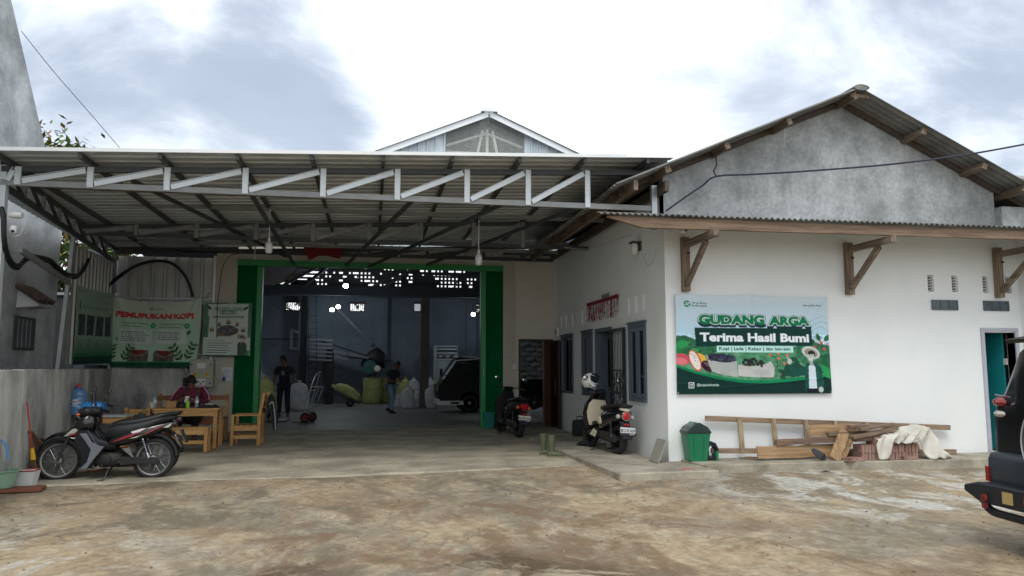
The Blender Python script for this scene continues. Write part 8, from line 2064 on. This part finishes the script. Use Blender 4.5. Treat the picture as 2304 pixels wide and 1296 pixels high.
# ================================================================== PICKUP INSIDE
def pickup():
    t = thing('pickup', 'black box-nosed pickup parked inside the warehouse facing left', 'pickup', (4.0, 24.2, .104))
    mb = mat('black_car_paint', S(8,11,20), .5, var=0, spec=.25); O = Vector((4.0, 24.2, .104)); yl = -.78
    # cab outline in x-z (x forward = -x world)
    def X(u, Y=23.42): return atY(u, 880, Y).x-4.0
    xf = X(988); xr = X(1135)
    def Z(v): return atY(1050, v, 23.42).z-.104
    out = [(xf, .32), (xf-.02, .62), (xf+.04, .86), (xf+.12, 1.02), (xf+.50, 1.60), (xf+.64, 1.68), (xr-.12, 1.70), (xr, 1.60), (xr, .32)]
    g = MB(); secs = []
    for (y, s_) in ((yl, .0), (yl-.0+.04, .02), (-.6, .03), (.6, .03), (.74, .02), (.78, 0)):
        secs.append([Vector((x+(.04 if s_ == 0 and z > 1.0 else 0), (y*(.93 if z > 1.1 else 1)), z+(s_ if z > 1.5 else 0))) for x, z in out])
    g.sweep(secs); cab = g.build('cab', mb, t, bevel=.02)
    g = MB(); g.prism([(xf+.30, 1.06), (xf+.62, 1.54), (xf+1.02, 1.56), (xf+1.02, 1.06)], yl*.93-.012, yl*.93-.002, 'xz'); g.build('side_window', m_glass, cab)
    g = MB(); g.add([(xf+.135, -.66, 1.06), (xf+.135, .66, 1.06), (xf+.50, .62, 1.57), (xf+.50, -.62, 1.57), (xf+.16, -.66, 1.06), (xf+.16, .66, 1.06), (xf+.53, .62, 1.57), (xf+.53, -.62, 1.57)], [(0,1,2,3), (7,6,5,4), (0,4,5,1), (1,5,6,2), (2,6,7,3), (3,7,4,0)]); g.v = [q-Vector((.02, 0, 0)) for q in g.v]; g.build('windscreen', mat('bright_windscreen', S(120,136,140), .05, var=0, coat=.5, spec=1), cab)
    g = MB(); g.tube([(xf+.52, -.735, 1.60), (xf+.12, -.775, 1.03)], .032, 6); g.tube([(xf+.52, -.735, 1.60), (xr-.1, -.73, 1.71)], .022, 6); g.build('drip_rail_glint', m_zincp, cab)  # rail thickened and whitened to paint in the bright streak along the pillar
    g = MB(); g.b(xf-.045, xf-.02, -.7, .7, .62, .86); g.build('grille', m_mblack, cab); 
    for y in (-.58, .58): g = MB(); g.b(xf-.06, xf-.03, y-.14, y+.14, .66, .84); g.build('headlight', m_clearl, cab, bevel=.01)
    g = MB(); g.b(xf-.06, xf+.02, -.79, .79, .25, .42); g.b(xf-.06, xf+.75, -.80, -.785, .24, .37); g.build('bumper', m_bwhite, t, bevel=.01)
    g = MB(); g.b(xf+.35, xf+.62, -.806, -.801, .27, .34); g.build('fog_lamp', m_black, t)
    g = MB(); g.tube(curve_pts([(xf+.30, -.76, 1.1), (xf+.1, -.9, 1.18), (xf+.05, -.92, 1.2)], 4), .012, 6); g.b(xf-.0, xf+.08, -1.0, -.86, 1.12, 1.34); g.build('mirror', m_mblack, t)
    g = MB(); g.b(xf+1.04, xf+1.12, yl-.014, yl-.002, 1.0, 1.03); g.build('door_handle', m_black, cab)
    fw = X(1057)
    for i, (x, y) in enumerate(((fw, -.70), (fw, .70), (fw+2.05, -.70), (fw+2.05, .70))):
        g = MB(); g.lathe([(.16, -.09), (.25, -.10), (.285, -.06), (.29, 0), (.285, .06), (.25, .10), (.16, .09)], (0, 0, 0), 28, 'y'); w_ = g.build('wheel', m_tyre, t, smooth=True); w_.location = (x, y, .29)
        g = MB(); s_ = -1 if y < 0 else 1; g.lathe([(.17, s_*.085), (.16, s_*.06), (.10, s_*.05), (.06, s_*.09), (0, s_*.095)], n=24, axis='y'); rm = g.build('rim', m_alu, w_, smooth=True)
        g = MB()
        for k in range(8): a = 2*PI*k/8; g.lathe([(.016, s_*.052-.004), (.016, s_*.052+.006)], (.12*math.cos(a), 0, .12*math.sin(a)), 8, 'y')
        g.build('rim_hole', m_black, w_)
    g = MB(); g.lathe([(.36, -.79), (.33, -.795), (.32, -.70), (.35, -.70), (.36, -.79)], (fw, 0, .33), 28, 'y'); g.build('wheel_arch', m_mblack, t)
    x0, x1 = xr+.12, xr+2.5
    g = MB(); g.b(x0, x1, -.80, .80, .55, .62); g.b(x0, x1, -.80, -.76, .62, 1.0); g.b(x0, x1, .76, .80, .62, 1.0); g.b(x0, x0+.04, -.76, .76, .62, 1.0); g.b(x1-.04, x1, -.76, .76, .62, 1.0); g.build('cargo_bed', mb, t, bevel=.006)
    g = MB(); g.b(x0-.3, x1-.2, -.4, .4, .38, .545); g.build('chassis', m_mblack, t)
    g = MB(); g.b(fw+1.35, fw+1.60, -.81, -.79, .20, .52); g.build('mud_flap', m_bwhite, t)
pickup()

# ================================================================== BLACK CAR AT THE RIGHT EDGE
def suv():
    # rear-left corner stands at this point; the car points away to the right
    corner = atY(2236, 1000, 5.5); hd = R(-94)                  # heading measured from +Y, clockwise negative
    t = thing('black_car', 'glossy black off-road car cut off by the right edge, its rear towards us', 'car', (0, 0, 0), hd)
    # local frame: +y forward, x to the right, origin on the ground at the rear axle line's middle
    W = .86
    rot = Matrix.Rotation(hd, 3, 'Z'); off_ = rot @ Vector((-W, -.02, 0)); t.location = (corner.x-off_.x, corner.y-off_.y, 0)
    mb = mat('black_suv_paint', S(12,13,16), .32, var=0, coat=.15, spec=.3)
    g = MB(); secs = []
    # sections along y: (y, half width bottom, half width belt, half width roof, z bottom, z belt, z roof)
    for (y, wb, wm_, wr, z0, z1, z2) in ((-.02, .80, .82, .58, .50, 1.05, 1.10), (.0, .85, .858, .62, .46, 1.07, 1.40), (.12, .855, .865, .66, .42, 1.09, 1.62), (.35, .86, .87, .68, .36, 1.10, 1.70), (1.4, .86, .875, .69, .34, 1.08, 1.74), (2.4, .86, .87, .68, .34, 1.04, 1.70), (2.9, .86, .86, .66, .34, 1.02, 1.45), (3.35, .86, .86, .72, .34, 1.02, 1.10), (3.9, .84, .84, .70, .36, .98, 1.02), (4.3, .76, .76, .60, .42, .84, .88)):
        secs.append([Vector((-wb, y, z0)), Vector((-wb-.01, y, (z0+z1)/2-.05)), Vector((-wm_, y, z1-.03)), Vector((-wm_+.04, y, z1)), Vector((-wr-.02, y, z2-.06)), Vector((-wr+.08, y, z2)), Vector((wr-.08, y, z2)), Vector((wr+.02, y, z2-.06)), Vector((wm_-.04, y, z1)), Vector((wm_, y, z1-.03)), Vector((wb+.01, y, (z0+z1)/2-.05)), Vector((wb, y, z0))])
    g.sweep(secs); body = g.build('body', mb, t, smooth=True, bevel=0)
    # rear glass, sloping
    g = MB(); g.add([(-.70, -.012, 1.10), (.70, -.012, 1.10), (.60, .10, 1.56), (-.60, .10, 1.56), (-.70, .01, 1.10), (.70, .01, 1.10), (.60, .13, 1.56), (-.60, .13, 1.56)], [(0,1,2,3), (7,6,5,4), (0,4,5,1), (1,5,6,2), (2,6,7,3), (3,7,4,0)]); g.build('rear_window', m_glass, t)
    g = MB(); g.add([(-.62, -.06, 1.66), (.62, -.06, 1.66), (.60, .16, 1.70), (-.60, .16, 1.70), (-.62, -.04, 1.63), (.62, -.04, 1.63), (.60, .16, 1.66), (-.60, .16, 1.66)], [(0,1,2,3), (7,6,5,4), (0,4,5,1), (1,5,6,2), (2,6,7,3), (3,7,4,0)]); g.build('spoiler', mb, t, smooth=False)
    for s in (-1, 1):
        g = MB(); g.ell((s*.765, .16, 1.115), (.125, .19, .125), 20, 12); g.build('lamp_housing', mb, t, smooth=True)
        g = MB(); g.ell((s*.775, .135, 1.155), (.122, .19, .062), 20, 10); g.build('tail_light', mat('deep_red_lens', S(128,14,26), .12, var=0, coat=.6), t, smooth=True)
        g = MB(); g.ell((s*.775, .115, 1.062), (.112, .165, .05), 20, 10); g.build('reverse_light', m_clearl, t, smooth=True)
        g = MB(); g.tube([(s*.87, .03, 1.215), (s*.64, -.02, 1.20)], .007, 5); g.build('chrome_trim', m_chrome, t)
        # roof rails
        g = MB(); g.tube([(s*.60, .5, 1.76), (s*.61, 1.4, 1.80), (s*.60, 2.3, 1.76)], .018, 6); g.build('roof_rail', m_mblack, t)
        # side windows
        g = MB(); X0 = s*.845; X1 = s*.725
        g.add([(X0, .55, 1.12), (X0, 1.45, 1.10), (X1, 1.45, 1.62), (X1+s*.01, .65, 1.58), (X0-s*.03, .55, 1.12), (X0-s*.03, 1.45, 1.10), (X1-s*.03, 1.45, 1.62), (X1-s*.02, .65, 1.58)], [(0,1,2,3), (7,6,5,4), (0,4,5,1), (1,5,6,2), (2,6,7,3), (3,7,4,0)])
        g.v = [q+Vector((s*.012, 0, 0)) for q in g.v]; g.build('side_window', m_glass, t)
        for y in (.70, 3.35):
            g = MB(); g.lathe([(.20, -.10), (.32, -.11), (.35, -.07), (.355, 0), (.35, .07), (.32, .11), (.20, .10)], n=32, axis='y'); g.v = [Vector((q.y, q.x, q.z)) for q in g.v]; w_ = g.build('wheel', m_tyre, t, smooth=True); w_.location = (s*.76, y, .355)
            g = MB(); g.lathe([(.21, s*.10), (.20, s*.07), (.08, s*.06), (0, s*.08)], n=24, axis='x'); g.build('rim', m_alu, w_, smooth=True)
            g = MB(); g.lathe([(.42, s*.84), (.40, s*.895), (.46, s*.89), (.45, s*.84), (.42, s*.84)], (0, y, .36), 28, 'x'); g.build('wheel_arch', m_mblack, t, smooth=True)
    # bumper skin, spare wheel, steel bar
    g = MB(); g.loft([(-.885, .12, .60, .12, .15), (-.84, .03, .59, .13, .17), (-.5, -.01, .58, .13, .18), (.5, -.01, .58, .13, .18), (.84, .03, .59, .13, .17), (.885, .12, .60, .12, .15)], 14, 4, 'x'); bp_ = g.build('bumper', mat('bumper_plastic', S(46,54,62), .4, var=.06), t, smooth=True)
    for s in (-1, 1): g = MB(); g.b(s*.84-.02, s*.84+.02, -.112, -.095, .52, .64); g.build('reflector', mat('deep_red_lens', S(128,14,26)), bp_)
    g = MB(); g.lathe([(0, -.30), (.24, -.30), (.31, -.27), (.345, -.20), (.345, -.06), (.30, -.04)], (.05, 0, .88), 36, 'y'); sp = g.build('spare_wheel_cover', mb, t, smooth=True)
    g = MB(); g.lathe([(.31, -.272), (.325, -.262), (.347, -.20), (.352, -.20), (.33, -.268), (.315, -.28), (.31, -.272)], (.05, 0, .88), 36, 'y'); g.build('silver_ring', mat('silver_ring_paint', S(170,174,178), .3, .3, var=0), sp, smooth=True)
    g = MB(); g.prism([(-.96, .53), (-.96, .58), (-.80, .62), (.80, .62), (.96, .58), (.96, .53), (.78, .46), (-.78, .46)], -.27, -.13, 'xz'); g.v = [q+Vector((0, .03, -.10)) for q in g.v]; sb = g.build('steel_bumper', mat('powder_black_steel', S(36,40,46), .5, .2, var=.08), t, bevel=.012)
    g = MB(); g.tube(curve_pts([(-.80, -.22, .46), (-.72, -.23, .385), (-.5, -.23, .365), (.5, -.23, .365), (.72, -.23, .385), (.80, -.22, .46)], 5), .032, 10); g.v = [q+Vector((0, .03, -.07)) for q in g.v]; g.build('guard_tube', m_black, sb, smooth=True)
    for s in (-1, 1):
        g = MB(); g.lathe([(.016, -.372), (.030, -.370), (.030, -.354), (.016, -.352), (.016, -.372)], (s*.70, 0, .40), 14, 'y'); g.bar((s*.70, -.36, .36), (s*.70, -.36, .32), .03, .03); g.v = [q+Vector((0, .10, .01)) for q in g.v]; g.build('tow_shackle', mat('red_shackle', S(120,44,46), .4, var=0), sb)
        g = MB(); g.b(s*.47-.05, s*.47+.05, -.352, -.343, .42, .51); g.v = [q+Vector((0, .10, -.025)) for q in g.v]; g.build('light_lens', mat('amber_work_lamp', S(170,150,96), .2, var=0, coat=.4), sb)
    g = MB(); g.prism([(-.31, .45), (-.27, .42), (-.23, .45), (-.24, .50), (-.25, .46), (-.265, .50), (-.28, .46), (-.30, .50)], -.352, -.343, 'xz'); g.v = [q+Vector((0, .10, -.025)) for q in g.v]; g.build('orange_emblem', mat('orange_emblem_paint', S(190,74,44), .5, var=0), sb)
    g = MB(); g.b(-.6, .6, .1, 4.0, .25, .40); g.build('underbody', m_mblack, t)
suv()
